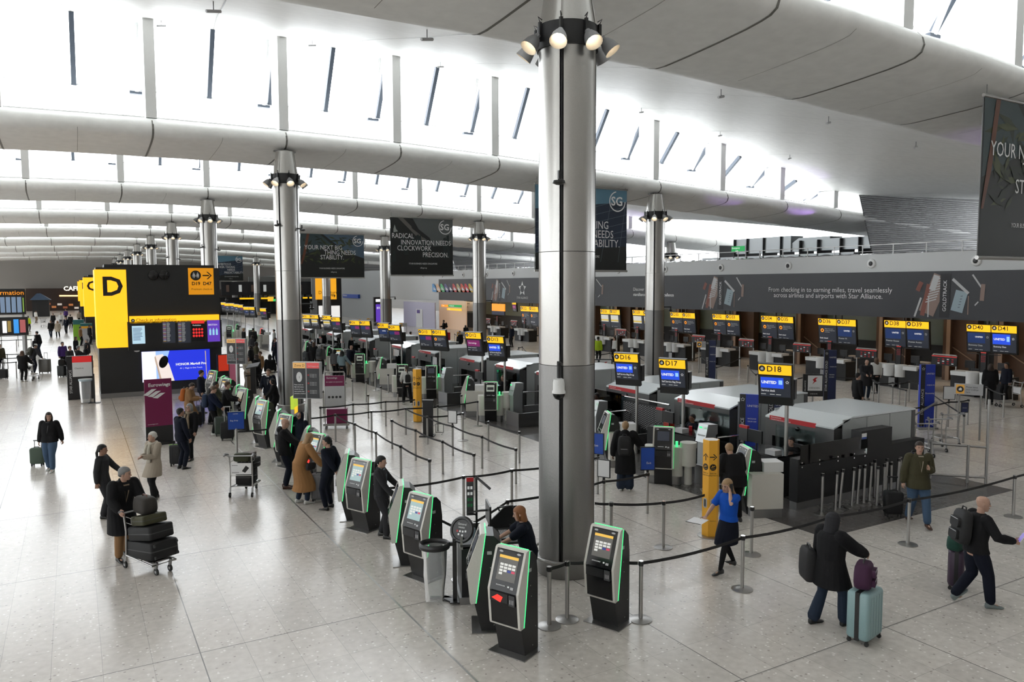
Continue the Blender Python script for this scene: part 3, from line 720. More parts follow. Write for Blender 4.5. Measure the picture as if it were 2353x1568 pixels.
    s1, a, c = scr(474, 736, 504, 784, emis('purple_screen', (.13, .05, .5), .9)); text('BRITISH', .12, TXTW, s1, face(a.x + .04, -.314, a.z - .26, -90)); b = MB().mt(emis('bottle_blue', (.35, .75, .95), .8))
    for i in range(3): b.box(a.x + .08 + .15 * i, a.x + .17 + .15 * i, -.313, -.312, a.z - .72, a.z - .45); b.box(a.x + .11 + .15 * i, a.x + .14 + .15 * i, -.313, -.312, a.z - .45, a.z - .38)
    b.build('bottle_picture', None, s1, smooth=False)
    a, c = P(325, 809), P(484, 870)
    b = MB().mt(emis('advert_blue', (.02, .04, .72), 1.0)).box(a.x, c.x, -.06, 0, c.z, a.z)
    b.mt(emis('advert_white', (.9, .9, .95), 1.0)); w_ = c.x - a.x; h_ = a.z - c.z
    Q = lambda u, v, k: (a.x + u * w_, -.062 - .002 * k, c.z + v * h_)
    b.add([Q(0, 0, 0), Q(.2, 0, 0), Q(.2, 1, 0), Q(0, 1, 0)], [(0, 1, 2, 3)]); b.mt(emis('advert_pale_blue', (.35, .55, 1), 1.0)).add([Q(.2, 0, 0), Q(.26, 0, 0), Q(.4, 1, 0), Q(.2, 1, 0)], [(0, 1, 2, 3)])
    b.mt(emis('advert_cream', (.95, .83, .78), .9)).add([Q(.27, 0, 1), Q(.46, 0, 1), Q(.39, .55, 1), Q(.3, .9, 1), Q(.19, .86, 1), Q(.18, .7, 1)], [(0, 1, 2, 3, 4, 5)])
    b.mt(emis('advert_gold', (.6, .45, .35), .8)).add([Q(.25, 0, 2), Q(.28, 0, 2), Q(.195, .85, 2), (Q(.18, .8, 2))], [(0, 1, 2, 3)])
    b.mt(BLKG).add([Q(.31 + .065 * math.cos(2 * PI * i / 20) + .02 * math.sin(2 * PI * i / 20), .64 + .2 * math.sin(2 * PI * i / 20), 3) for i in range(20)], [tuple(range(20))])
    b.mt(emis('advert_gold', (.6, .45, .35), .8)).add([Q(.935, .08, 2), Q(.945, .08, 2), Q(.94, .95, 2), Q(.925, .95, 2)], [(0, 1, 2, 3)])
    ad = b.build('advert_screen', None, t, smooth=False)
    text('HONOR Magic8 Pro', .16, TXTW, ad, face(*Q(.485, .5, 4), -90), bold=.006); text('AI  |  Magic in One Touch', .095, TXTW, ad, face(*Q(.545, .38, 4), -90))
    p = P(314, 803); b = MB(); b.T = Matrix.Translation(p); b.lathe([(.02, -.12), (.1, -.1), (.14, -.02), (.14, .02)], 14, (0, -.1, 0)); b.build('dome_camera', WHT, t)
    return t
letter_block('D', 39.6, 'nearest black block with the lit yellow panel lettered D and check-in screens', True)
letter_block('C', 80.0, 'black block with the yellow C panel peeping out behind the D block', False)
letter_block('B', 120.4, 'black block with yellow panel just left of and beyond the C block', False)
letter_block('A', 160.8, 'farthest black block with a yellow panel, leftmost of the lettered blocks', False)
# ================================================================ KIOSKS
ORD = ['first', 'second', 'third', 'fourth', 'fifth', 'sixth', 'seventh', 'eighth', 'ninth', 'tenth', 'eleventh', 'twelfth', 'thirteenth', 'fourteenth', 'fifteenth', 'sixteenth', 'seventeenth', 'eighteenth', 'nineteenth', 'twentieth']
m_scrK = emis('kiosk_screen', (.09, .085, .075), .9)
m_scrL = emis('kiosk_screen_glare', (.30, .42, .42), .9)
KA, KB_ = Vector((0, -.302, .955)), Vector((0, -.107, 1.478))     # sloping face, bottom and top
def kiosk_parts(t, bagdrop=False, led=GRN, screen='menu', redscan=False):
    b = MB(); b.prism([(-.02, 1.47), (.1, 1.46), (.2, 1.36), (.235, 1.1), (.24, .012), (-.09, .012), (-.2, .46), (-.26, .95)], -.225, .225, 'x')
    body = b.build('body', BLK, t, smooth=False)
    if not bagdrop:
        b = MB(); b.prism([(x, y) for x, y in ((-.31, -.235), (.31, -.235), (.31, .16), (.22, .27), (-.22, .27), (-.31, .16))], 0, .014); b.build('base_plate', STEEL, t, smooth=False)
    b = MB()
    for s in (-1, 1): b.prism([(-.262, .47), (-.305, .96), (-.11, 1.49), (-.085, 1.512), (-.02, 1.512), (-.165, .45), (-.245, .44)], s * .225 if s > 0 else -.262, .262 if s > 0 else -.225, 'x')
    b.prism([(-.11, 1.49), (-.085, 1.512), (-.02, 1.512), (-.02, 1.485)], -.225, .225, 'x')
    b.prism([(-.262, .47), (-.245, .44), (-.165, .45), (-.19, .47)], -.225, .225, 'x')
    b.build('shell', OFFW, t, smooth=False)
    for s in (-1, 1):
        b = MB(); b.bar((s * .262, -.022, 1.505), (s * .262, -.168, .455), .011, .011, up=(0, 1, 0)); b.build('light_strip', led, t, smooth=False)
    b = MB(); b.box(-.24, .24, -.03, -.012, 1.507, 1.518); b.build('light_strip', led, t, smooth=False)
    # front faces
    MB().add([(-.225, -.258, .475), (.225, -.258, .475), (.225, -.3, .945), (-.225, -.3, .945)], [(0, 1, 2, 3)]).build('lower_panel', BLKG, t, smooth=False)
    d = (KB_ - KA); nrm = Vector((0, -d.z, d.y)).normalized()
    F = Matrix.Translation(KA) @ Matrix(((1, 0, 0, 0), (0, d.normalized().y, nrm.y, 0), (0, d.normalized().z, nrm.z, 0), (0, 0, 0, 1))); Lh = d.length
    def fq(x0, x1, v0, v1, h, m, b): b.mt(m).add([F @ Vector((x, v * Lh, h)) for x, v in ((x0, v0), (x1, v0), (x1, v1), (x0, v1))], [(0, 1, 2, 3)])
    b = MB(); fq(-.225, .225, .0, 1.0, .002, BLKG, b)
    for s in (-1, 1):
        p = [F @ Vector((s * .15 + .035 * math.cos(a) , .95 * Lh + .014 * math.sin(a), .006)) for a in [2 * PI * i / 14 for i in range(14)]]
        b.mt(LGR).add(p, [tuple(range(14))])
    bz = b.build('bezel', None, t, smooth=False)
    b = MB()
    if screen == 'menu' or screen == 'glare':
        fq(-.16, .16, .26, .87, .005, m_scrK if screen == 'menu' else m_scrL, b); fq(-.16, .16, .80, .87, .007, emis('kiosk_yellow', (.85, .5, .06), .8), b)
        for r_ in range(4):
            for c_ in range(4 if r_ < 3 else 1):
                m = emis('tile_white', (.72, .72, .68), .8)
                if r_ == 2 and c_ > 1: m = (emis('tile_navy', (.02, .04, .25), .8), emis('tile_red', (.6, .04, .1), .8))[c_ - 2]
                fq(-.125 + .068 * c_, -.068 + .068 * c_, .62 - .075 * r_, .675 - .075 * r_, .008, m, b)
    elif screen == 'bag':
        fq(-.15, .15, .4, .85, .005, emis('bag_screen', (.45, .5, .42), .6), b); fq(-.12, .12, .5, .7, .007, DGR, b)
    elif screen == 'plain': fq(-.16, .16, .26, .87, .005, emis('pale_kiosk_screen', (.5, .5, .38), .7), b)
    else: fq(-.15, .15, .42, .86, .005, SCRD, b)
    b.build('screen', None, t, smooth=False)
    b = MB()
    for i in range(7): fq(-.13 + .022 * i, -.118 + .022 * i, .13, .155, .006, TXTG, b)
    fq(.06, .09, .12, .16, .006, TXTG, b); fq(.11, .16, .09, .15, .008, LGR, b); b.build('card_slots', None, t, smooth=False)
    b = MB(); b.mt(BLK).box(-.22, .08, -.306, -.29, .80, .93); b.mt(DGR).box(.1, .2, -.312, -.29, .78, .93)
    for i in range(3): b.mt(LGR).box(.12 + .025 * i, .13 + .025 * i, -.315, -.3, .81, .87)
    rd = b.build('document_reader', None, t, smooth=False)
    if redscan:
        MB().add([(-.19, -.309, .84), (-.04, -.309, .80), (0, -.309, .88), (-.09, -.309, .905)], [(0, 1, 2, 3)]).build('scanner_window', emis('red_scanner', (1, .03, .02), 1.6), rd, smooth=False)
    b = MB(); b.mt(LGR).box(.2251, .228, .0, .07, 1.18, 1.23); b.mt(STEEL)
    for (y, z) in ((.05, .98), (.07, .82), (.1, .1), (.18, .35)): b.cyl((.224, y, z), (.229, y, z), .008, n=6)
    b.build('label_plate', None, t, smooth=False)
def kiosk(x, y, h, label, group=None, **k):
    t = thing('check_in_kiosk', label, 'kiosk', (x, y, 0), R(h + 90), group or 'check-in kiosks'); kiosk_parts(t, **k); return t
KG = 'self check-in kiosks'
kiosk(5.27, 9.10, -155, 'nearest self check-in kiosk with a glowing red document reader', redscan=True)
kiosk(5.30, 10.02, 154, 'green-edged kiosk seen from its side directly behind the nearest kiosk', screen='dark')
kiosk(6.97, 9.17, -158, 'self check-in kiosk standing alone right of the big column')
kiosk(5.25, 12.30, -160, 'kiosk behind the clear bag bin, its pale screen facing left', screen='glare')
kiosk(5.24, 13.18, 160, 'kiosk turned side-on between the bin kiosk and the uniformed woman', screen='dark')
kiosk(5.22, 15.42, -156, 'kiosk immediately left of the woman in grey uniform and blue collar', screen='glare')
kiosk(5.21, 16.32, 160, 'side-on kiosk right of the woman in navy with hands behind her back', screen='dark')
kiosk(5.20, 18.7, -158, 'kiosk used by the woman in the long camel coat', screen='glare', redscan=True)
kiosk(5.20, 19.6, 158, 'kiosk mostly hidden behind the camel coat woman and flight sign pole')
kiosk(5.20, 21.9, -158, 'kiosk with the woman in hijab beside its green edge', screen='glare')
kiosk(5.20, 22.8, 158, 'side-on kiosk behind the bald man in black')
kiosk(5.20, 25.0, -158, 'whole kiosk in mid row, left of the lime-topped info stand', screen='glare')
kiosk(5.20, 25.9, 158, 'side-on kiosk just left of the lime-topped info stand kiosk')
kiosk(5.20, 28.3, -158, 'kiosk the man in the black jacket is tapping', screen='plain')
kiosk(5.20, 29.3, 158, 'kiosk hidden behind the one being tapped by the black jacket man')
kiosk(5.20, 31.6, -158, 'kiosk in front of the camouflage jacket traveller', screen='menu')
kiosk(5.20, 34.9, -158, 'farthest kiosk of the row, right of the blue advert', screen='menu')
kiosk(5.20, 32.5, 158, 'green-edged kiosk behind the camouflage jacket traveller')

# ================================================================ QUEUE POSTS AND BELTS
def stanchion_proto(disc):
    t = thing('stanchion', '', 'stanchion', (0, 0, 0))
    b = MB(); b.cyl((0, 0, .01), (0, 0, .86), .032, n=14); b.build('pole', STEEL, t)
    b = MB(); b.cyl((0, 0, .86), (0, 0, .93), .037, n=14); b.bar((-.045, 0, .9), (.045, 0, .9), .03, .05); b.build('belt_head', BLK, t)
    b = MB(); b.cyl((0, 0, .93), (0, 0, .938), .036, n=14); b.build('cap', CHROME, t)
    if disc: b = MB(); b.lathe([(.0, 0), (.18, 0), (.18, .012), (.12, .024), (.05, .034), (.0, .036)], 32); b.build('base', STEEL, t)
    else: b = MB(); b.cyl((0, 0, 0), (0, 0, .012), .036, n=14); b.build('socket', DSTEEL, t)
    return t
ST = {True: stanchion_proto(True), False: stanchion_proto(False)}; STU = {True: [], False: []}
POSTS = {}
def post(key, p, disc, label, rz=None):
    POSTS[key] = p
    return place(ST[disc], STU[disc], 'stanchion', label, p, rnd.uniform(-.4, .4) if rz is None else rz, 'queue posts')
BELTN = [0]
def belt(a, c, where, z=.895, sag=.05):
    a = POSTS[a] if isinstance(a, str) else Vector(a); c = POSTS[c] if isinstance(c, str) else Vector(c)
    d = (c - a).normalized(); n = Vector((-d.y, d.x, 0)) * .003
    b = MB(); rs = []; N = 8; La = (c - a).length
    sag = sag * min(1, La / 2.5)
    for i in range(N + 1):
        t = i / N; p = a + d * .05 + (c - a - d * .1) * t; zz = z - sag * 4 * t * (1 - t)
        rs.append([p + n + Vector((0, 0, zz - .025)), p - n + Vector((0, 0, zz - .025)), p - n + Vector((0, 0, zz + .025)), p + n + Vector((0, 0, zz + .025))])
    b.rings(rs); o = b.build('queue_belt', mat('black_webbing', (.012, .012, .013), .7), smooth=False)
    tag(o, where, 'belt', 'queue belts'); return o
def row(key, desc, pts, belts=True, start=None, end=None, names=None):
    """pts: (px, py, disc)"""
    ks = []
    for i, (px, py, dsc) in enumerate(pts):
        k = f'{key}{i}'; post(k, at(px, py), dsc, f'{ORD[i]} queue post {desc}'); ks.append(k)
    if belts:
        for i in range(len(ks) - 1): belt(ks[i], ks[i + 1], f'belt after {ORD[i]} queue post {desc}')
    return ks
S1 = lambda x, y: (700 + x / 4.126, 880 + y / 4.126)
def s1(*l): return [(*S1(x, y), d) for x, y, d in l]
row('a', 'in the belt line behind the yellow pillar end', s1((155, 475, 0), (463, 440, 0), (770, 410, 0)))
belt('a2', at(*S1(1062, 385)), 'black belt from the hindmost line into the left yellow pillar')
row('b', 'in the long belt line ending by the bag drop island', s1((295, 560, 0), (637, 525, 0), (960, 490, 0), (1640, 410, 1)))
belt(at(*S1(45, 600)), 'b0', 'black belt running left from the red-tagged post to the flight sign pole')
row('c', 'in the zigzag lane nearest the kiosks', s1((480, 665, 0), (680, 762, 0), (915, 920, 0), (1188, 1080, 0)))
belt('b0', 'c0', 'black belt from the red-tagged post into the zigzag lane nearest the kiosks')
row('d', 'in the middle zigzag lane', s1((830, 625, 0), (1053, 735, 0), (1310, 865, 0), (1607, 1015, 0)))
row('e', 'in the zigzag lane carrying the small framed notice', s1((1165, 583, 0), (1405, 690, 0), (1683, 810, 0), (2003, 955, 0)))
belt('b2', 'e0', 'black belt from the long line down into the framed notice lane')
row('f', 'at the short spur by the black document rack', s1((1500, 548, 1),))
belt('e0', 'f0', 'black belt from the document rack post across to the round-based post')
row('g', 'right of the framed notice, close to the dark floor strip', s1((1742, 645, 0), (2036, 762, 0)))
row('h', 'standing loose without belts beyond the zigzag lanes', s1((605, 337, 0), (725, 245, 0), (886, 307, 0), (1262, 458, 0), (1488, 340, 1), (180, 295, 0), (455, 170, 0), (585, 180, 0), (325, 190, 0), (672, 72, 1), (795, 103, 1)), belts=False)
row('i', 'in the line just beyond the big bin and staff desk', s1((800, 1395, 1), (1510, 1270, 0), (1965, 1195, 0)))
post('j0', at(1373, 1135), False, 'steel queue post right of the big column, farthest from the viewer')
belt('i2', 'j0', 'black belt passing behind the big column to its right side')
belt('j0', (12.6, 16.9, 0), 'black belt leading from behind the big column to the steel bag belt', sag=.1)
post('k0', at(1387, 1200), False, 'steel queue post carrying the framed notice right of the big column')
post('k1', at(1487, 1180), False, 'steel queue post in front of the black self service bag kiosk')
belt('k0', 'k1', 'black belt between the framed notice post and the one by the bag kiosk')
post('l0', at(1167, 1255), False, 'steel queue post left of the woman typing at the desk')
belt('l0', 'k0', 'black belt running behind the big column to the framed notice post')
post('m0', at(1404, 1262), False, 'steel queue post half hidden behind the kiosk right of the column')
post('m1', at(1524, 1259), True, 'round-based queue post left of the near yellow exit pillar')
belt('m0', 'm1', 'black belt rising from the lone kiosk to the post left of the yellow pillar')
belt('m1', at(1622, 1236), 'black belt from the round-based post into the yellow exit pillar')
belt((8.7, 12.0, 0), 'm0', 'black belt emerging from behind the big column above the lone kiosk')
post('n0', at(1262, 1440), True, 'left one of the two posts at the foot of the big column')
post('n1', at(1303, 1425), True, 'right one of the two posts at the foot of the big column')
belt('n0', 'n1', 'short black belt between the two posts at the column foot')
belt('n1', (6.85, 9.4, 0), 'short black belt from the column foot posts to the lone kiosk')
post('o0', at(1472, 1425), True, 'round-based queue post right beside the lone kiosk')
post('o1', at(1705, 1355), True, 'round-based queue post in front of the walking woman in blue')
post('o2', at(1911, 1296), True, 'queue post behind the hooded woman in the black coat')
post('o3', at(2086, 1252), True, 'dark-based queue post between the olive jacket man and the bald man')
post('o4', at(2328, 1188), True, 'queue post at the right edge of the view near the bald man')
belt((7.1, 9.3, 0), 'o0', 'short black belt from the lone kiosk to the post beside it')
belt('o0', 'o1', 'long black belt in front of the walking woman in blue'); belt('o1', 'o2', 'black belt between walking and hooded women')
belt('o2', 'o3', 'black belt above the hooded woman toward the olive jacket man'); belt('o3', 'o4', 'black belt passing the knees of the olive jacket man to the right edge')
belt('o4', (22.5, 9.3, 0), 'black belt leaving the view at the right edge')
post('p0', at(1726, 1275), True, 'loose round-based post right of the walking woman in blue')
post('q0', at(1060, 1333), True, 'queue post behind the staff desk, its disc base showing'); post('q1', at(1068, 1352), True, 'second disc-based post tucked behind the staff desk')
belt('q0', 'l0', 'black belt behind the staff desk toward the big column', sag=.02)
belt('i0', 'q0', 'black belt sloping down behind the two green-edged kiosks')
# parked posts leaning in front of the bag drop wall
pk = [(1888, 1181, 1, 0), (1919, 1176, 1, 2), (1928, 1171, 1, 6), (1957, 1166, 1, 3), (1969, 1161, 1, 4), (1984, 1159, 1, 1), (1997, 1153, 1, 3), (2014, 1162, 0, 1), (2009, 1143, 0, -1), (2029, 1155, 1, 1), (2034, 1141, 0, 2), (2046, 1150, 1, -1), (2060, 1141, 1, 4), (2068, 1136, 1, -2)]
for i, (px, py, d_, tl) in enumerate(pk):
    o = post(f'r{i}', at(px, py), bool(d_), f'{ORD[i]} from the left of the spare posts parked along the black bag drop wall')
    o.rotation_euler = (0, R(tl), 0)
# queues in front of the desks on the right and by the far lanes
def grid_row(key, desc, a, c, n, disc=False, prof=True):
    ks = []
    for i in range(n):
        p = Vector(a).lerp(Vector(c), i / max(1, n - 1)); k = f'{key}{i}'; post(k, p, disc, f'{ORD[i]} post {desc}'); ks.append(k)
    if prof:
        for i in range(n - 1): belt(ks[i], ks[i + 1], f'{ORD[i]} belt {desc}', sag=.03)
def RW(px, py): return at(px, py)
row('u', 'in the desk queue lane right of the blue economy totem', [(2071, 1000, 0), (2178, 981, 0), (2223, 976, 0)])
row('v', 'in the lane running behind the white bag housing', [(1802, 920, 0), (1868, 905, 0), (1995, 915, 0), (2080, 948, 0)])
row('w', 'in the lane in front of the bald man reading', [(2006, 922, 0), (2018, 930, 0), (2050, 928, 0), (2066, 930, 0), (2088, 925, 1), (2110, 930, 0)])
row('x', 'in the short lane before the farthest right desks', [(2196, 945, 0), (2265, 940, 0), (2305, 960, 0)])
post('u9', at(2213, 1018), False, 'queue post carrying the small navy notice'); belt('w5', 'u9', 'black belt running right to the small navy notice')
row('y', 'in the desk lane between the two dark star totems', [(1718, 880, 0), (1736, 905, 0), (1770, 880, 0), (1790, 905, 0)])
row('z', 'in the lane above the second white bag housing', [(1545, 870, 0), (1610, 855, 0), (1646, 885, 0), (1700, 860, 0)])
row('A', 'in the lane between the big and far right columns', [(1365, 850, 0), (1401, 845, 0), (1425, 862, 1), (1470, 858, 0), (1482, 866, 0)])
row('B', 'in the far desk queue left of the big column', [(1163, 825, 0), (1169, 838, 0), (1184, 842, 0), (1192, 830, 0), (1200, 828, 0), (1215, 845, 0)])
row('C', 'in the distant queue right of the red suitcase', [(1045, 792, 0), (1060, 800, 0), (1075, 806, 0), (1090, 800, 0)])
grid_row('D', 'in the front row of the fenced lanes at the left edge', (-2.9, 51, 0), (-6.8, 51, 0), 6)
grid_row('E', 'in the second row of the fenced lanes at the left edge', (-2.9, 54, 0), (-6.8, 54, 0), 6)
grid_row('F', 'in the third row of the fenced lanes at the left edge', (-2.9, 57, 0), (-6.8, 57, 0), 6)
grid_row('G', 'in the far fenced lanes below the information boards', (-3.0, 72, 0), (-9, 72, 0), 7)
grid_row('H', 'in the row beyond the far fenced lanes', (-3.0, 78, 0), (-9, 78, 0), 6)
grid_row('I', 'in the long lane left of the second column, front row', (7.0, 37.5, 0), (11.5, 40, 0), 4)
grid_row('J', 'in the long lane left of the second column, back row', (6.8, 41.5, 0), (11.5, 43.5, 0), 4)

# ================================================================ YELLOW PILLARS
def pillar(loc, rz, label):
    t = thing('exit_pillar', label, 'pillar', loc, rz)
    hexa = [(.17 * math.cos(R(60 * i)), .17 * math.sin(R(60 * i))) for i in range(6)]
    b = MB(); b.prism(hexa, .03, 2.02); c = b.build('casing', YELP, t, smooth=False)
    MB().prism([(x * .9, y * .9) for x, y in hexa], 2.02, 2.021).build('top', WHT, c, smooth=False)
    b = MB(); b.lathe([(0, 0), (.25, 0), (.25, .02), (.1, .03)], 28); b.build('base', STEEL, t)
    for h, kd in ((-90, 'right'), (-150, 'up')):
        d = .17 * math.cos(R(30)) + .004; e = Vector((math.cos(R(h)), math.sin(R(h)), 0)); s_ = Vector((-e.y, e.x, 0))
        f_ = lambda u, z: face(*(e * d + s_ * u + Vector((0, 0, z))), h)
        if kd == 'right': arrow(c, f_(-.07, 1.68), .15)
        else: arrow(c, f_(0, 1.60) @ Matrix.Rotation(R(90), 4, 'Z'), .15)
        round_icon(c, f_(0, 1.47), .068, TXTK, YELP, 'plane')
        text('Exit to', .05, TXTK, c, f_(-.065, 1.33)); text('departures', .042, TXTK, c, f_(-.08, 1.29)); text('Heathrow', .03, TXTK, c, f_(-.05, .35))
        b = MB(); b.T = f_(0, .72); b.prism(rpoly(.1, .21, .049, 0, 0, 6), 0, .004); sl = b.build('belt_slot', LGR, c, smooth=False)
        b = MB(); b.T = f_(0, .72); b.prism(rpoly(.05, .16, .024, 0, 0, 6), .004, .006); b.build('slot_hole', DGR, sl, smooth=False)
    return t
pillar(at(1631, 1232), R(-28), 'yellow hexagonal exit pillar left of the walking woman in blue')
pillar(at(960, 970), R(-8), 'yellow hexagonal exit pillar farther off behind the zigzag queue')

# ================================================================ FLIGHT SCREENS ON POSTS
def desk_screen(foot, zb, name, label, kind='united', double=False, h=-152, sub='Self Service Bag Drop', hung=False, sc_=1.0):
    """screen with lit yellow header on a steel pole (or hung from above)"""
    t = thing('desk_screen', label, 'screen', foot, R(h + 90) if not hung else R(h + 90), 'desk number screens')
    W_ = .80 * sc_; H0 = zb - foot[2]; tl = 11
    TM = Matrix.Translation((0, -.12, H0)) @ Matrix.Rotation(R(tl), 4, 'X') if not hung else Matrix.Translation((0, 0, H0)) @ Matrix.Rotation(R(6), 4, 'X')
    if not hung:
        b = MB(); b.cyl((.1, 0.06, 0), (.1, .06, H0 + .55), .048, n=16); b.build('pole', STEEL, t)
        b = MB(); b.box(.02, .3, -.06, .16, H0 + .15, H0 + .62); b.build('mount', BLK, t, smooth=False)
        b = MB(); b.box(.01, .31, -.07, .17, H0 + .62, H0 + .64); b.build('mount_cap', LGR, t, smooth=False)
    else:
        for x in (-.22, .22): b = MB(); b.box(x - .05, x + .05, -.04, .04, H0 + .9 * sc_, 3.5); b.build('hanger', BLK, t, smooth=False)
    for i in range(2 if double else 1):
        x0 = (-W_ if double else -W_ / 2) + i * (W_ + .01) - (0 if hung else .12)
        b = MB(); b.T = TM; hh_ = 1.02 * sc_ if not hung else .95 * sc_
        b.box(x0, x0 + W_, 0, .13, 0, hh_); cs = b.build('case', BLK, t, smooth=False)
        y_ = hh_ * .74
        b = MB(); b.T = TM; b.box(x0 + .02, x0 + W_ - .02, -.012, 0, y_, hh_ - .02); hd = b.build('header', YEL, t, smooth=False)
        txt = name if isinstance(name, str) else name[i]
        if txt:
            FM = TM @ face(x0 + .26 * W_, -.016, y_ + .08 * sc_, -90); text(txt, .2 * sc_, TXTK, hd, FM, bold=.003)
            round_icon(hd, TM @ face(x0 + .13 * W_, -.016, y_ + .15 * sc_, -90), .075 * sc_, TXTK, TXTP)
        sy1 = y_ - .04; sy0 = hh_ * (.2 if not hung else .06); k2 = kind if isinstance(kind, str) else kind[i]
        b = MB(); b.T = TM; b.box(x0 + .05, x0 + W_ - .05, -.004, 0, sy0, sy1); sc = b.build('screen', SCRD, t, smooth=False)
        b = MB(); b.T = TM; a1 = sy0 + (sy1 - sy0) * .42
        F_ = lambda u, v: TM @ face(x0 + u * W_, -.012, sy0 + v * (sy1 - sy0), -90)
        if k2 == 'united':
            b.mt(LBLU).box(x0 + .06, x0 + W_ * .74, -.008, -.004, a1, sy1 - .03); b.mt(emis('globe_blue', (.3, .6, 1), .9)).box(x0 + W_ * .6, x0 + W_ * .71, -.01, -.008, a1 + .1 * sc_, sy1 - .09 * sc_)
            b.build('airline_panel', None, sc, smooth=False); text('UNITED', .098 * sc_, TXTW, sc, F_(.1, .64), bold=.004); text(sub, .075 * sc_, TXTW, sc, F_(.09, .25), sx=.85); star(sc, F_(.85, .74), .045 * sc_, TXTW)
        elif k2 == 'navy':
            b.mt(emis('navy_screen', (.012, .03, .11), .9)).box(x0 + .06, x0 + W_ * .76, -.008, -.004, a1, sy1 - .03); b.build('airline_panel', None, sc, smooth=False)
            text('UNITED', .07 * sc_, TXTW, sc, F_(.36, .72), bold=.002); text(sub, .075 * sc_, TXTG, sc, F_(.08, .26)); star(sc, F_(.86, .76), .045 * sc_, TXTG)
        elif k2 == 'eurowings':
            b.mt(MAG).box(x0 + .06, x0 + W_ * .86, -.008, -.004, a1, sy1 - .03); b.build('airline_panel', None, sc, smooth=False); text('Eurowings', .095 * sc_, TXTW, sc, F_(.16, .64))
            text('Check-in assistance', .055 * sc_, TXTW, sc, F_(.09, .27))
        elif k2 == 'etihad':
            b.mt(emis('pale_advert', (.7, .7, .65), .7)).box(x0 + .06, x0 + W_ * .8, -.008, -.004, a1, sy1 - .03); b.mt(emis('gold_advert', (.75, .55, .1), .7)).box(x0 + .06, x0 + W_ * .8, -.01, -.008, a1 + .08, a1 + .2)
            b.build('airline_panel', None, sc, smooth=False); text(sub, .07 * sc_, TXTW, sc, F_(.09, .25))
        elif k2 == 'split':
            b.mt(emis('navy_screen', (.012, .03, .11), .9)).box(x0 + .06, x0 + W_ * .5, -.008, -.004, a1 + .1, sy1 - .03); b.mt(MAG).box(x0 + W_ * .5, x0 + W_ * .9, -.008, -.004, a1 + .1, sy1 - .03); b.build('airline_panel', None, sc, smooth=False)
            text('Bag Drop', .06 * sc_, TXTG, sc, F_(.1, .2))
        else:
            round_icon(sc, F_(.22, .72), .07 * sc_, ORA, BLK); text('Please return your', .048 * sc_, TXTG, sc, F_(.36, .8)); text('trolleys and supervise', .048 * sc_, TXTG, sc, F_(.36, .7)); text('at all times', .048 * sc_, TXTG, sc, F_(.36, .6)); text('Desk closed', .07 * sc_, TXTW, sc, F_(.08, .22))
        b = MB(); b.T = TM
        for u in (.08, .34, .52): b.box(x0 + u * W_, x0 + (u + .14) * W_, -.008, -.004, sy0 + .05, sy0 + .065)
        b.build('small_print', TXTG, sc, smooth=False)
    return t
def ps(px_post, py_bot, X, **k):
    """foot on the counter under the pole, bottom height read from the photo at the pole's X"""
    return k
SG = []
DESKS = [(12.55, 13.75), (15.4, 17.4), (20.3, 22.6), (27.3, 29.0), (34.4, 36), (40, 41.8), (45.5, 48.5), (51, 53), (56, 59)]
def pole_screen(px, pyb, Xw, name, label, z0=1.08, **k):
    p = atX(px, pyb, Xw); zb = p.z; z0 = 1.02 if any(14.5 < p.x < 15.6 and a < p.y < c for a, c in DESKS) else 0
    SG.append(desk_screen((p.x, p.y, z0), zb, name, label, **k)); return SG[-1]
pole_screen(1797, 930, 14.75, 'D18', 'desk screen D18 on a pole, biggest and nearest, United service desk', sub='Service desk')
pole_screen(1561, 905, 14.75, 'D17', 'desk screen D17 on a pole, United self service bag drop')
pole_screen(1455, 886, 14.75, 'D16', 'desk screen D16 on a pole right of the big column')
pole_screen(1153, 830, 14.75, 'D13', 'desk screen D13 on a pole left of the big column, blue airline panel')
pole_screen(1102, 818, 14.75, 'D12', 'desk screen with magenta panel on a pole, left of D13', kind='eurowings')
pole_screen(1006, 806, 14.75, ('D10', 'D11'), 'double desk screen on one pole, left of the magenta one', kind=('split', 'closed'), double=True)
pole_screen(918, 791, 14.75, 'D9', 'dark desk screen on a pole above the woman in the white sweater', kind='split')
pole_screen(893, 785, 14.75, 'D8', 'desk screen with navy panel, next left of the split one', kind='navy', sub='Bag Drop')
pole_screen(838, 776, 14.75, ('D6', 'D7'), 'double desk screen on one pole above the striped-top traveller', kind=('split', 'split'), double=True)
pole_screen(782, 765, 14.75, 'D5', 'dark desk screen on a pole, second right of the second column', kind='split')
pole_screen(761, 760, 14.75, 'D4', 'pale desk screen on a pole, first right of the double one by the second column', kind='etihad')
pole_screen(723, 756, 14.75, ('D2', 'D3'), 'double desk screen just right of the second column', kind=('etihad', 'etihad'), double=True)
pole_screen(613, 735, 14.75, '', 'desk screen just left of the second column', kind='split')
pole_screen(580, 730, 14.75, '', 'double desk screen, second cluster left of the second column', kind=('navy', 'navy'), double=True)
pole_screen(560, 724, 14.75, '', 'desk screen third to the left of the second column', kind='split')
pole_screen(550, 722, 14.75, '', 'desk screen fourth to the left of the second column', kind='navy')
pole_screen(534, 719, 14.75, '', 'small far double desk screen, fifth to the left of the second column', kind=('navy', 'navy'), double=True)
pole_screen(520, 716, 14.75, '', 'smallest far desk screen beside the D block', kind='split')
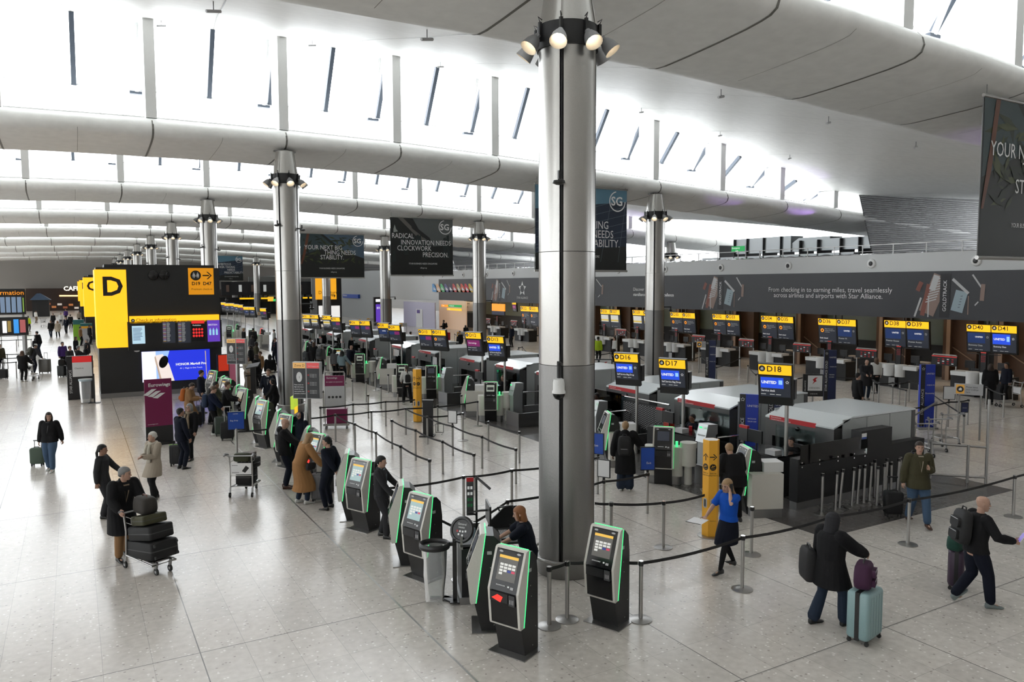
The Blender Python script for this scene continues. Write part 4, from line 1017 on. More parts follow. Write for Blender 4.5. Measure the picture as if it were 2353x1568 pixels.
# hung pairs over the desks along the wall
hp = [((2225, 744, 2340), ('D40', 'D41'), ('navy', 'united'), 'Economy Class'), ((2036, 735, 2138), ('D38', 'D39'), ('navy', 'navy'), 'Premier Access'), ((1884, 731, 1970), ('D36', 'D37'), ('closed', 'navy'), 'Premier 1K'),
      ((1753, 725, 1826), ('D34', 'D35'), ('closed', 'closed'), ''), ((1641, 721, 1702), ('D32', 'D33'), ('closed', 'closed'), ''), ((1544, 717, 1600), ('D30', 'D31'), ('closed', 'closed'), ''),
      ((1457, 712, 1507), ('D28', 'D29'), ('etihad', 'etihad'), ''), ((1383, 710, 1427), ('D26', 'D27'), ('etihad', 'etihad'), ''), ((1200, 703, 1240), ('D22', 'D23'), ('closed', 'closed'), '')]
DESKY = []
for (x0, yt, x1), nm, kd, sb in hp:
    a, c = atX(x0, yt, 38.95), atX(x1, yt, 38.95); cyy = (a.y + c.y) / 2; s_ = abs(a.y - c.y) / 2 / .79
    DESKY.append(atX((x0 + x1) / 2, yt, 36.4).y)
    desk_screen((38.95, cyy, 0), a.z - .95 * s_, nm, f'pair of hanging desk screens {nm[0]} and {nm[1]} under the charcoal band', kind=kd, double=True, h=180, sub=sb, hung=True, sc_=s_)
p = atX(1183, 712, 38.95); desk_screen((38.95, p.y, 0), p.z - .2, 'D21', 'single hanging desk screen with purple panel beside the orange direction board', kind='eurowings', h=180, hung=True, sc_=1.05)
# ================================================================ CHECK-IN DESKS ALONG THE RIGHT WALL
def wall_desk(y, label, w=2.9):
    t = thing('check_in_desk', label, 'desk', (35.9, y, 0), 0, 'desks along the wall')
    for k, s in enumerate((-1, 1)):
        yc = s * w / 4
        MB().box(-.5, .35, yc - .55, yc + .55, 0, 1.0).build('counter', BLKM, t, smooth=False)
        b = MB(); b.box(-.6, .05, yc + s * .12 - .35, yc + s * .12 + .4, 1.0, 1.12); b.box(-.62, -.5, yc - .5, yc + .5, .92, 1.12); b.build('worktop', WHT, t, smooth=False)
        b = MB(); b.lathe([(.0, .55), (.27, .55), (.27, .95), (.275, .96), (.275, 1.15), (.0, 1.15)], 24, (-.45, yc - .42 * s, 0)); b.build('drum', WHT, t)
        MB().box(.0, .05, yc - .25, yc + .2, 1.25, 1.6).build('monitor', BLK, t, smooth=False); MB().box(0, .04, yc - .05, yc + .02, 1.0, 1.25).build('monitor_stand', BLK, t, smooth=False)
        b = MB(); b.box(.5, .6, yc - .2, yc + .25, .45, 1.2); b.box(.35, .8, yc - .22, yc + .27, .45, .55); b.build('chair', DGR, t)
    b = MB(); b.box(-.7, .2, -.16, .16, .12, .5); b.build('bag_scale', DSTEEL, t, smooth=False)
    MB().box(-.35, -.28, w / 2 - .35, w / 2 + .85, 1.3, 1.75).build('goods_notice', BLK, t, smooth=False)
    b = MB()
    for i in range(4):
        for j in range(3): b.mt(RED if (i + j) % 3 else TXTP).box(-.36, -.355, w / 2 - .2 + .22 * i, w / 2 - .1 + .22 * i, 1.37 + .1 * j, 1.42 + .1 * j)
    b.mt(emis('red_strip', (.5, .03, .03), .6)).box(-.36, -.355, w / 2 - .35, w / 2 + .85, 1.70, 1.75); b.build('notice_print', None, t, smooth=False)
    b = MB(); b.bar((-.3, w / 2 + .8, .1), (-.3, w / 2 + .8, 1.8), .06); b.bar((-.3, w / 2 - .3, 1.0), (-.3, w / 2 - .3, 1.8), .05); b.bar((-.3, w / 2 - .3, 1.8), (-.3, w / 2 + .8, 1.8), .05); b.build('notice_frame', STEEL, t, smooth=False)
    b = MB(); b.box(-.2, -.12, -.12, .12, 1.1, 2.05); nb = b.build('standing_notice', BLK, t, smooth=False)
    b = MB(); b.mt(emis('red_strip', (.5, .03, .03), .6)).box(-.205, -.2, -.12, .12, 2.0, 2.05)
    for i in range(3):
        for j in range(4): b.mt(RED).box(-.205, -.2, -.09 + .07 * i, -.05 + .07 * i, 1.6 + .08 * j, 1.64 + .08 * j)
    b.build('notice_print', None, nb, smooth=False)
    b = MB(); b.bar((-.1, -.7, 1.95), (-.1, -.15, 1.95), .03); b.bar((-.1, .2, 1.95), (-.1, .8, 1.95), .03); b.bar((-.1, -.18, 1.1), (-.1, -.18, 1.97), .03); b.bar((-.1, .22, 1.1), (-.1, .22, 1.97), .03); b.build('scanner_arm', BLK, t, smooth=False)
    return t
dn = ['D40 and D41', 'D38 and D39', 'D36 and D37', 'D34 and D35', 'D32 and D33', 'D30 and D31', 'D28 and D29', 'D26 and D27', 'D22 and D23']
for y, n in zip(DESKY, dn): wall_desk(y, f'black and white check-in desk under hanging screens {n}')
wall_desk(DESKY[-1] + 5.2, 'farthest check-in desk in view, below the orange direction board')
# cream trays on the desks
for i, (px, py) in enumerate([(1623, 818), (2120, 855), (1960, 838), (1812, 818)]):
    p = atX(px, py, 36.6); b = MB(); b.T = Matrix.Translation((36.7, p.y, 1.12)); b.prism(rpoly(.3, .5, .06), 0, .05); b.prism(rpoly(.36, .56, .08), .05, .14)
    tag(b.build('document_tray', mat('cream_tray', (.5, .42, .34), .5)), f'cream tray on the black counter, {ORD[i]} of four' if 0 else ['cream tray on the D32 D33 desk', 'cream tray on the D38 D39 desk', 'cream tray on the D36 D37 desk', 'cream tray on the D34 D35 desk'][i], 'tray', 'cream trays')

# ================================================================ BAG DROP ISLAND
m_ht = mat('frosted_white_housing', (.62, .66, .67), .18, spec=.6)
m_hs = mat('pale_grey_panel', (.42, .44, .44), .35)
m_ss = mat('ribbed_dark_steel', (.10, .10, .10), .45, .6)
def housing(y0, y1, x0, x1, label, reflect=False):
    """conveyor housing: pale top with sloping lip, steel front with a dark opening"""
    z = 1.86; t = thing('bag_conveyor_housing', label, 'conveyor housing', ((x0 + x1) / 2, (y0 + y1) / 2, 0), 0, 'white bag conveyor housings')
    o = Vector(((x0 + x1) / 2, (y0 + y1) / 2, 0)); a, c, e, f = x0 - o.x, x1 - o.x, y0 - o.y, y1 - o.y
    b = MB(); b.box(a + .7, c, e, f, z - .04, z); b.add([(a, e, z - .22), (a, f, z - .22), (a + .7, f, z), (a + .7, e, z), (a, e, z - .26), (a, f, z - .26), (a + .7, f, z - .04), (a + .7, e, z - .04)], [(0, 3, 2, 1), (4, 5, 6, 7), (0, 1, 5, 4), (0, 4, 7, 3), (1, 2, 6, 5)]); b.build('top', m_ht, t, smooth=False)
    b = MB(); b.box(a - .004, a + .02, f - .15 - (f - e) * .68, f - .15, z - .31, z - .19); ws = b.build('warning_strip', RED, t, smooth=False)
    text('Restricted area', .055, TXTP, ws, face(a - .006, f - .2, z - .245, 180)); text('Unauthorised access prohibited', .05, TXTP, ws, face(a - .006, f - .2, z - .3, 180))
    MB().box(a, a + .3, e, f, z - .72, z - .26).build('fascia', m_ss, t, smooth=False)
    b = MB(); b.ell((a - .02, (e + f) / 2, z - .42), (.05, .06, .06), 12, 8); b.build('dome_camera', BLKG, t)
    for yy in (e, f - .25): MB().box(a, a + .3, yy, yy + .25, 0, z - .72).build('jamb', m_ss, t, smooth=False)
    MB().box(a + 1.4, a + 1.5, e + .1, f - .1, .0, z - .1).build('inner_screen', m_ss, t, smooth=False)
    n = 3
    for i in range(n):
        u0 = a + .35 + (c - a - .5) * i / n; u1 = a + .33 + (c - a - .5) * (i + 1) / n
        MB().box(u0, u1, e, e + .03, 0, z - .05).build('side_panel', m_hs, t, smooth=False)
        MB().box(u0, u1, f - .03, f, 0, z - .05).build('side_panel', m_hs, t, smooth=False)
    MB().box(c - .15, c, e, f, 0, z - .04).build('end_post', m_ss, t, smooth=False)
    b = MB(); b.box(a + .3, a + 1.4, e + .35, f - .35, .25, .5); b.build('conveyor_belt', BLKM, t, smooth=False)
    return t
HS = [(12.15, 14.3, 'nearest white-topped bag housing, behind the D18 screen'), (15.6, 17.9, 'second white-topped bag housing, behind the D17 screen'), (19.1, 21.4, 'third white-topped bag housing, behind the D16 screen'),
      (24.0, 26.2, 'white-topped bag housing just left of the big column'), (27.4, 29.6, 'white-topped bag housing behind the D13 screen'), (31.0, 33.2, 'white-topped bag housing behind the magenta desk screen'),
      (36, 38.2, 'white-topped bag housing behind the double screen D10 and D11'), (40, 42.4, 'white-topped bag housing above the striped-top traveller'), (46, 48.2, 'far white bag housing right of the second column'), (53, 55.4, 'far white bag housing just left of the second column'), (60, 62.4, 'farthest white bag housing in view by the small far screens')]
for y0, y1, lb in HS: housing(y0, y1, 16.1, 19.4, lb)
# black glass-topped wall at the near end
t = thing('counter_wall', 'black counter wall with a glass screen on top at the near end of the island', 'counter', (16.4, 11.75, 0))
MB().box(-2.2, 2.6, -.12, .12, .18, 1.18).build('wall_panel', BLKM, t, smooth=False)
MB().box(-2.2, 2.6, -.1, .1, 0, .18).build('plinth', DSTEEL, t, smooth=False)
MB().box(-2.15, .25, -.14, -.125, 1.05, 1.5).build('glass_screen', GLS, t, smooth=False)
b = MB()
for x in (-2.1, -1.5, -.85, -.25, .15):
    for z in (1.0, 1.1): b.cyl((x, -.15, z), (x, -.12, z), .018, n=8)
b.build('glass_fixing', CHROME, t)
MB().box(.0, 1.2, -.14, .14, 1.18, 1.62).build('raised_end', BLKM, t, smooth=False)
b = MB(); b.mt(TXTP).box(.02, .2, -.145, -.14, 1.42, 1.56); b.mt(BLUP).box(.02, .2, -.147, -.145, 1.42, 1.47); b.build('safety_label', None, t, smooth=False)
def bagdrop(p, h, label, led=GRN, screen='bag', redscan=False):
    t = thing('bag_drop_kiosk', label, 'kiosk', p, R(h + 90), 'bag drop kiosks')
    kiosk_parts(t, bagdrop=True, led=led, screen=screen, redscan=redscan)
    b = MB(); b.prism(rpoly(.98, .42, .1), .2, .98); b.T = None
    b = MB(); b.prism([(x, y + .12) for x, y in rpoly(.98, .34, .1)], .22, .98); b.build('white_surround', OFFW, t, ang=50)
    b = MB(); b.prism([(x, y + .12) for x, y in rpoly(.9, .3, .1)], 0, .22); b.build('plinth', DSTEEL, t, ang=50)
    b = MB(); b.lathe([(0, .5), (.2, .5), (.2, .96), (.215, .965), (.215, 1.1), (0, 1.1)], 24, (.62, .12, 0)); b.lathe([(.1, 0), (.1, .5)], 12, (.62, .12, 0)); b.build('drum', OFFW, t)
    b = MB(); b.box(.3, .36, .0, .1, .98, 1.12); b.build('green_status_light', led, t, smooth=False)
    return t
bagdrop(at(1524, 1112), -135, 'black bag drop kiosk in a white surround, below screen D17', screen='dark')
bagdrop(at(1128, 968), -122, 'bag drop kiosk with lit screen left of the big column, below D13')
bagdrop(at(992, 916), -118, 'bag drop kiosk right of the far yellow pillar', screen='dark')
bagdrop(at(925, 912), -118, 'bag drop kiosk hidden behind the woman in the white sweater')
bagdrop(at(828, 878), -114, 'bag drop kiosk with green edge right of the bald man leaning')
bagdrop(at(777, 862), -114, 'bag drop kiosk used by the striped-top traveller', screen='glare')
bagdrop(at(528, 787), -110, 'far bag drop kiosk facing front, left of the blonde man in black')
bagdrop(at(580, 800), -110, 'far bag drop kiosk behind the group in dark coats')
def sidekiosk(p, h, label, led=GRN):
    t = thing('bag_drop_kiosk', label, 'kiosk', p, R(h + 90), 'side-on bag drop kiosks')
    kiosk_parts(t, bagdrop=True, led=led, screen='dark')
    MB().box(.23, .5, -.1, .62, .2, .98).build('white_panel', OFFW, t, smooth=False)
    MB().box(.24, .49, -.08, .6, 0, .2).build('plinth', DSTEEL, t, smooth=False)
    MB().box(-.1, .3, .25, .7, .98, 1.2).build('printer', WHT, t, smooth=False)
    return t
sidekiosk((13.15, 12.15, 0), 155, 'side-on bag drop kiosk with bright green light at the near end of the island')
sidekiosk((13.3, 17.5, 0), 155, 'side-on bag drop kiosk behind the person in the long black puffer coat')
sidekiosk(at(1078, 952), 150, 'side-on bag drop kiosk between the document rack and D12 pole')
sidekiosk(at(880, 890), 152, 'side-on bag drop kiosk with twin green edges left of the white-sweater woman')
sidekiosk(at(758, 855), 152, 'side-on green bag drop kiosk behind the man with the grey backpack')
sidekiosk(at(708, 838), 152, 'side-on bag drop kiosk beside the long-haired woman right of the second column')
sidekiosk(at(603, 796), 152, 'side-on bag drop kiosk lit red left of the second column', REDL)
sidekiosk(at(547, 782), 152, 'side-on far bag drop kiosk above the small yellow exit sign')
# staff desks, weighing belts and glass between
def staff_desk(x, y, label, w=2.6, gl=TEAL):
    t = thing('staff_counter', label, 'counter', (x, y, 0), 0, 'black staff counters')
    MB().box(0, .9, -w / 2, w / 2, 0, .98).build('counter', BLKM, t, smooth=False)
    MB().box(-.02, .92, -w / 2, w / 2, .98, 1.02).build('worktop', BLKG, t, smooth=False)
    b = MB(); b.box(.2, .25, .1, .55, 1.18, 1.5); b.build('monitor', BLK, t, smooth=False)
    b = MB(); b.cyl((.24, .3, 1.0), (.24, .3, 1.2), .02); b.build('monitor_stand', BLK, t)
    b = MB(); b.box(.0, .25, -.5, -.2, 1.02, 1.14); b.build('printer', LGR, t, smooth=False)
    MB().box(1.28, 1.31, -w / 2, w / 2, .7, 1.5).build('glass_screen', gl, t, smooth=False)
    MB().box(1.26, 1.4, -w / 2, w / 2, 0, .7).build('back_wall', BLKM, t, smooth=False)
    b = MB(); b.box(1.08, 1.16, -.4, .05, .5, 1.15); b.build('chair', DGR, t, ang=60)
    b = MB(); b.mt(RED).box(.25, .33, .62, .9, 1.48, 1.55); b.mt(DGR).box(.25, .33, .62, .9, 1.15, 1.48); b.build('goods_notice', None, t, smooth=False)
    return t
DL = ['below the D18 pole', 'with red tin and orange pot below D17', 'right behind the big column', 'below the D12 and D13 poles', 'behind the far yellow pillar', 'by the bald man leaning', 'right of the second column', 'beyond the second column', 'farthest along the island']
for (a, c), lb in zip(DESKS, DL): staff_desk(14.6, (a + c) / 2, 'black staff counter ' + lb, c - a, GLS if a < 19 else TEAL)
def weigh_belt(p, h, label):
    t = thing('weighing_belt', label, 'conveyor', p, R(h + 90), 'steel weighing belts')
    b = MB(); b.box(-.4, .4, -.5, 1.5, .0, .28); b.box(-.45, .45, -.55, -.45, 0, .5); b.box(.38, .45, -.5, 1.5, .28, .5); b.box(-.45, -.38, .2, 1.5, .28, .62); b.build('frame', DSTEEL, t, smooth=False)
    MB().box(-.36, .36, -.44, 1.5, .28, .31).build('belt', BLKM, t, smooth=False)
    b = MB(); b.box(-.62, -.36, -.3, .1, .3, 1.25); b.prism([(-.34, 1.05), (.12, 1.25), (.12, 1.5), (-.22, 1.52)], -.66, -.32, 'x'); b.build('control_head', m_galv, t, smooth=False)
    b = MB(); b.tube([(-.3, .1, 1.15), (-.25, .8, 1.15), (-.25, 1.0, 1.05), (-.25, 1.02, .3)], .025, 8); b.build('hoop', CHROME, t)
    MB().box(-.52, -.42, -.335, -.33, 1.42, 1.47).build('display', GRN, t, smooth=False)
    return t
weigh_belt((14.4, 18.9, 0), 180, 'steel weighing belt right of the big column with a grey control head')
weigh_belt((14.45, 14.2, 0), 180, 'steel weighing belt with green display beside the crouching puffer jacket')
weigh_belt((14.4, 24.1, 0), 180, 'steel weighing belt hidden partly by the big column')
weigh_belt((14.4, 30.2, 0), 180, 'steel weighing belt beyond the document rack')
# perforated steel balustrade and trolley bay rails
t = thing('perforated_balustrade', 'black balustrade with a grid of white holes below D16', 'balustrade', (15.98, 18.5, 0))
b = MB().mt(BLKM).box(-.02, .02, -.55, 1.9, .0, 1.3).mt(LGR)
for i in range(11):
    for j in range(32):
        y, z = -.45 + .07 * j, .5 + .07 * i + (.035 if j % 2 else 0); b.box(-.024, -.02, y - .014, y + .014, z - .014, z + .014)
b.build('perforated_sheet', None, t, smooth=False)
b = MB(); b.tube([(0, -.5, 1.42), (0, 1.9, 1.42)], .03, 8); b.build('handrail', CHROME, t)
# trolley bay
t = thing('trolley_bay', 'tall steel trolley bay rails right of the nearest bag housing', 'railing', (19, 12.3, 0))
P1, P2, P3 = at(2222, 1110) - t.location, at(2265, 1112) - t.location, at(2150, 985) - t.location
for q_, h_ in ((P1, 1.0), (P2, 2.2)): b = MB(); b.cyl(q_, q_ + Vector((0, 0, h_)), .035, n=10); b.build('post', STEEL, t)
b = MB(); b.cyl(Vector((.6, -.5, 0)), Vector((.6, -.5, 1.0)), .03, n=10); b.build('post', STEEL, t)
b = MB(); b.cyl(Vector((.6, -.5, .95)), P2 + Vector((0, 0, .95)), .03, n=8); b.build('rail', STEEL, t)
b = MB(); b.cyl(Vector((.6, -.5, .12)), P2 + Vector((0, 0, .16)), .03, n=8); b.build('rail', STEEL, t)
b = MB(); b.tube([Vector((.6, .9, .95)), P3 + Vector((0, 0, .95)), P3], .03, 8); b.build('rail', STEEL, t)

def notice_board(p, h, label, post_h=1.85, w=.62):
    """small 'please leave your trolleys here' board between two posts"""
    t = thing('trolley_notice', label, 'sign', p, R(h + 90), 'trolley notices')
    for s in (-1, 1): b = MB(); b.cyl((s * w / 2, 0, 0), (s * w / 2, 0, post_h), .03, n=8); b.build('post', STEEL, t)
    bd = MB().box(-w / 2 - .15, w / 2 + .05, -.05, .05, post_h - .36, post_h).build('board', LGR, t, smooth=False)
    MB().box(-w / 2 - .1, -w / 2 + .14, -.055, -.05, post_h - .33, post_h - .03).build('orange_square', emis('amber_print', (.8, .4, .05), .35), bd, smooth=False)
    round_icon(bd, face(-w / 2 + .02, -.06, post_h - .18, -90), .1, TXTK, WHT)
    for i, s_ in enumerate(('Please leave', 'your trolleys', 'here')): text(s_, .07, TXTK, bd, face(-w / 2 + .18, -.06, post_h - .12 - .085 * i, -90))
    return t
notice_board(at(2225, 1010), -150, 'trolley notice board on tall posts at the right, beside the trolley bay')
notice_board(at(1618, 858), -140, 'trolley notice board left of the dark star totem')
for i, (px, py) in enumerate([(742, 765), (833, 772), (762, 772), (852, 768), (600, 748), (566, 735), (545, 741), (928, 785), (1062, 815)]):
    notice_board(at(px, py), -120, f'small trolley notice on posts in the far hall, {ORD[i]} from the front' if 0 else ['small trolley notice in front of the lit white map', 'small trolley notice below the blue assistance sign', 'small trolley notice between the first screens right of the second column', 'small trolley notice before the row of parked trolleys', 'small trolley notice above the screen just left of the second column', 'tiny trolley notice, second left of the second column', 'tiny trolley notice, third left of the second column', 'small trolley notice before the magenta banner', 'trolley notice right of the person in front of the white hoarding'][i], 1.7, .5)
def totem(p, h, label, main, side, z1=2.35, w=.52, lines=(), m=None, sidec=BLK):
    t = thing('totem_sign', label, 'sign', p, R(h + 90))
    MB().box(-w / 2, w / 2, -.06, .06, .06, z1).build('body', main, t, smooth=False)
    MB().box(-w / 2 - .1, w / 2 + .1, -.2, .2, 0, .06).build('foot', DSTEEL, t, smooth=False)
    if side:
        MB().box(-w / 2 - .002, -w / 2 + .16, -.064, -.06, .1, z1).build('side_strip', sidec, t, smooth=False)
        text(side, .13, TXTP, t, face(-w / 2 + .12, -.068, .5, -90) @ Matrix.Rotation(R(90), 4, 'Z')); star(t, face(-w / 2 + .08, -.068, z1 - .15, -90), .06, TXTP)
    for s_, x, z, sz, mm in lines: text(s_, sz, mm, t, face(-w / 2 + x, -.068, z, -90))
    return t
U = [('UNITED', .2, 1.95, .08, TXTP), ('CHECK-IN', .22, 1.55, .06, TXTP)]
totem(at(2126, 985), -118, 'tall blue and black star alliance economy totem at right', LBLUP := mat('totem_blue', (.01, .035, .36), .4), 'STAR ALLIANCE', 2.3, .52, U + [('Economy', .18, 1.25, .085, TXTP)])
totem(at(1905, 925), -125, 'tall dark star alliance gold totem left of the bald man reading', NAVYP, 'STAR ALLIANCE GOLD', 2.3, .5, U + [('PREMIER', .2, 1.2, .06, TXTP), ('ACCESS', .2, 1.1, .06, TXTP)])
totem(at(1632, 885), -135, 'tall dark star alliance totem right of the left trolley notice', NAVYP, 'STAR ALLIANCE', 2.3, .5, U + [('Premier 1K', .2, 1.2, .06, TXTP)])
totem((16.35, 15.1, 0), -145, 'blue united baggage drop-off economy totem beside the second housing', LBLUP, 'STAR ALLIANCE', 2.1, .5, [('UNITED', .2, 1.75, .085, TXTP), ('BAGGAGE', .22, 1.4, .05, TXTP), ('DROP-OFF', .22, 1.32, .05, TXTP), ('Economy', .18, 1.0, .08, TXTP)])
totem((17.15, 14.8, 0), -145, 'black united premier access totem beside the D18 screen', NAVYP, 'STAR ALLIANCE GOLD', 2.1, .5, [('UNITED', .2, 1.75, .085, TXTP), ('BAGGAGE', .22, 1.4, .05, TXTP), ('DROP-OFF', .22, 1.32, .05, TXTP), ('Premier', .2, 1.1, .09, TXTP), ('Access', .2, .98, .09, TXTP)])
def airline_frame(p, h, label, top, extra=()):
    t = thing('airline_stand', label, 'sign', p, R(h + 90))
    MB().box(-.38, .38, -.03, .03, .9, 1.75).build('frame', BLK, t, smooth=False)
    MB().box(-.2, .33, -.036, -.03, 1.12, 1.7).build('white_print', TXTP, t, smooth=False)
    b = MB(); b.cyl((0, .02, 0), (0, .02, .95), .03); b.box(-.25, .25, -.15, .15, 0, .02); b.build('leg', STEEL, t)
    b = MB(); b.T = face(.06, -.04, 1.5, -90); b.add([(-.1, -.14, 0), (-.04, -.02, 0), (-.09, .04, 0), (0, .12, 0), (.1, .13, 0), (.02, .06, 0), (.06, -.02, 0), (-.01, -.05, 0)], [tuple(range(8))]); b.build('bird_emblem', RED, t, smooth=False)
    text(top, .075, TXTK, t, face(-.15, -.04, 1.2, -90)); text('ALLIANCE', .09, TXTP, t, face(-.27, -.034, 1.1, -90) @ Matrix.Rotation(R(90), 4, 'Z')); text('CHECK-IN', .06, TXTP, t, face(-.12, -.034, .98, -90))
    return t
airline_frame(at(1866, 965), -125, 'white and red shenzhen airlines stand behind the D18 screen', 'SHENZHEN')
airline_frame(at(1357, 912), -135, 'left air china stand right of the big column', 'AIR CHINA'); airline_frame(at(1388, 912), -135, 'right air china stand right of the big column', 'AIR CHINA')
def post_notice(k, h, label, m, lines, w=.26, hh_=.36, lift=.98):
    p = POSTS[k]; t = thing('post_notice', label, 'notice', (p.x, p.y, lift - .04), R(h + 90))
    MB().box(-w / 2 - .02, w / 2 + .02, -.012, .012, .05, hh_ + .09).build('frame', BLK, t, smooth=False)
    MB().box(-w / 2, w / 2, -.016, -.012, .07, hh_ + .07).build('sheet', m, t, smooth=False)
    b = MB(); b.cyl((0, 0, 0), (0, 0, .06), .03, n=10); b.build('clip', BLK, t)
    for s_, x, z, sz, mm in lines: text(s_, sz, mm, t, face(-w / 2 + x, -.019, z, -90))
    return t
PT = [('text', 0, 0, 0, 0)]
def lines_of(n, m=TXTK): return [('iiii iii iiiiii ii iiii'[: 14 + (i * 5) % 8], .03, .36 - .032 * i, .024, m) for i in range(n)]
post_notice('k0', -150, 'framed printed notice on the post right of the big column', TXTP, [('i', .03, .3, .02, TXTK)])
post_notice('e1', -140, 'framed printed notice on the post in the zigzag lane', TXTP, [])
post_notice('k1', -120, 'blue exit notice with yellow arrow on a pole before the bag kiosk', BLUP, [('Exit', .12, .2, .07, TXTP)], .3, .5)
post_notice('j0', -150, 'blue exit notice left of the person in the long puffer coat', BLUP, [('Exit', .06, .25, .07, TXTP)], .3, .5)
post_notice('u9', -120, 'small navy notice on the post by the trolley bay', NAVYP, [('Economy', .03, .2, .035, TXTP)], .2, .3)
post_notice('u1', -130, 'white printed notice before the D40 desk', TXTP, [], .36, .45)
t = thing('bag_drop_notice', 'blue bag drop notice on a short pole left of the grey luggage trolley', 'notice', at(545, 1062), R(-10))
b = MB(); b.cyl((0, 0, 0), (0, 0, 1.0), .035); b.build('pole', STEEL, t); MB().box(-.24, .24, -.02, .02, .96, 1.5).build('frame', BLK, t, smooth=False); MB().box(-.22, .22, -.026, -.02, .98, 1.48).build('sheet', BLUP, t, smooth=False)
text('Bag drop', .06, TXTP, t, face(-.16, -.03, 1.22, -90)); text('UNITED', .04, TXTP, t, face(-.08, -.03, 1.42, -90))
belt(at(545, 1062), at(668, 1045), 'black belt from the blue bag drop notice to the kiosks'); 

# ================================================================ STANDING SIGNS BY THE KIOSKS
def flight_sign(p, h, label, top):
    t = thing('flight_sign', label, 'sign', p, R(h + 90), 'double-faced pole signs')
    b = MB(); b.cyl((0, 0, 0), (0, 0, 2.3), .085, n=20); b.lathe([(.0, 0), (.2, 0), (.2, .02), (.09, .04)], 20); b.build('pole', STEEL, t)
    b = MB(); b.box(-.42, .42, -.09, .09, 1.86, 2.94); b.build('case', LGR, t, smooth=False)
    for i, (x0, hm, s_) in enumerate(((-.40, emis('amber_head', (.9, .5, .15), .55), top), (.02, emis('red_head', (.7, .08, .08), .6), 'Hand baggage only'))):
        pn = MB().box(x0, x0 + .38, -.1, -.09, 1.88, 2.76).build('panel', mat('slate_print', (.035, .036, .04), .5), t, smooth=False)
        MB().box(x0, x0 + .38, -.1, -.09, 2.76, 2.92).build('panel_header', hm, t, smooth=False)
        text(s_, .1 if i == 0 else .045, TXTK if i == 0 else TXTP, pn, face(x0 + .04, -.104, 2.81, -90))
        if i == 0:
            b = MB(); b.T = face(x0 + .19, -.104, 2.5, -90); b.add([(.09 * math.cos(2 * PI * k / 20), .15 * math.sin(2 * PI * k / 20), 0) for k in range(20)], [tuple(range(20))]); b.build('oval_icon', TXTP, pn, smooth=False); text('1', .1, TXTK, pn, face(x0 + .17, -.11, 2.46, -90))
            for k, w_ in enumerate(('Please check the', 'flight information', 'screens for your', 'zone number then', 'proceed to check-in')): text(w_, .042, TXTP, pn, face(x0 + .03, -.104, 2.26 - .065 * k, -90), bold=.001)
        else:
            for k in range(3):
                b = MB(); b.T = face(x0 + .05, -.104, 2.56 - .24 * k, -90); b.add([(-.02, -.02, 0), (.02, -.02, 0), (.02, .02, 0), (-.02, .02, 0)], [(0, 1, 2, 3)]); b.build('red_square', RED, pn, smooth=False)
                for q in range(3): text('Hand baggage notice', .026, TXTG, pn, face(x0 + .09, -.104, 2.58 - .24 * k - .04 * q, -90))
    return t
flight_sign((5.9, 22.35, 0), -128, 'grey double pole sign with amber and red headers in front of the second column', 'Zone D')
flight_sign((5.95, 33.7, 0), -128, 'grey double pole sign behind the queueing travellers left of the second column', 'Zone D')
t = thing('banner_stand', 'magenta eurowings roller banner standing in the open floor', 'banner', at(368, 1022), R(6))
MB().box(-.44, .44, -.12, .12, 0, .09).build('base', BLK, t, smooth=False); MB().box(-.41, .41, -.02, .02, .09, .62).build('dark_band', BLKM, t, smooth=False)
cl = MB().box(-.41, .41, -.02, .02, .62, 2.16).build('cloth', MAGP, t, smooth=False)
text('Eurowings', .16, TXTP, cl, face(-.3, -.026, 1.92, -90), bold=.003)
b = MB(); b.T = face(-.02, -.026, 1.55, -90)
for i in range(3): o = .13 * (i - 1); b.add([(-.3 + o * 1.1, .06 - o * .4, 0), (-.05 + o, .22 - o * .55, 0), (.1 + o, .22 - o * .55, 0), (-.15 + o * 1.1, .06 - o * .4 - .03, 0)], [(0, 1, 2, 3)])
b.add([(.2, .42, 0), (.38, .44, 0), (.3, .38, 0), (.26, .34, 0)], [(0, 1, 2, 3)]); b.build('wing_emblem', TXTP, cl, smooth=False); text('eurowings.com', .05, TXTP, cl, face(-.35, -.026, .68, -90))
t = thing('info_stand', 'slim info stand with lime and yellow top behind the mid-row kiosks', 'sign', (5.95, 24.2, 0), R(62))
MB().box(-.25, .25, -.05, .05, 0, 1.3).build('body', LGR, t, smooth=False); MB().box(-.25, .25, -.055, .055, 1.3, 1.7).build('lime_head', emis('lime_lightbox', (.55, .75, .05), .7), t, smooth=False); MB().box(-.2, .2, -.06, -.055, 1.15, 1.35).build('yellow_panel', YEL, t, smooth=False)
b = MB()
for i in range(9): b.box(-.18, .02 + .1 * rnd.random(), -.056, -.05, .4 + .08 * i, .43 + .08 * i)
b.build('printed_lines', DGR, t, smooth=False)
t = thing('document_rack', 'black upright document rack with a wire side shelf in the queue', 'rack', at(984, 1003), R(-35))
MB().box(-.17, .17, -.06, .06, .04, 1.22).build('panel', BLK, t, smooth=False); MB().box(-.28, .22, -.2, .2, 0, .04).build('base', BLK, t, smooth=False)
b = MB(); b.tube([(.18, .1, .05), (.18, .45, .05), (.18, .45, .35), (.18, .1, .35)], .01, 6); b.tube([(.45, .1, .05), (.45, .45, .05), (.45, .45, .35)], .01, 6); b.bar((.18, .45, .05), (.45, .45, .05), .02); b.bar((.18, .45, .35), (.45, .45, .35), .02); b.build('wire_shelf', BLK, t); MB().box(-.19, .19, -.1, .1, 1.22, 1.26).build('top', BLK, t, smooth=False)
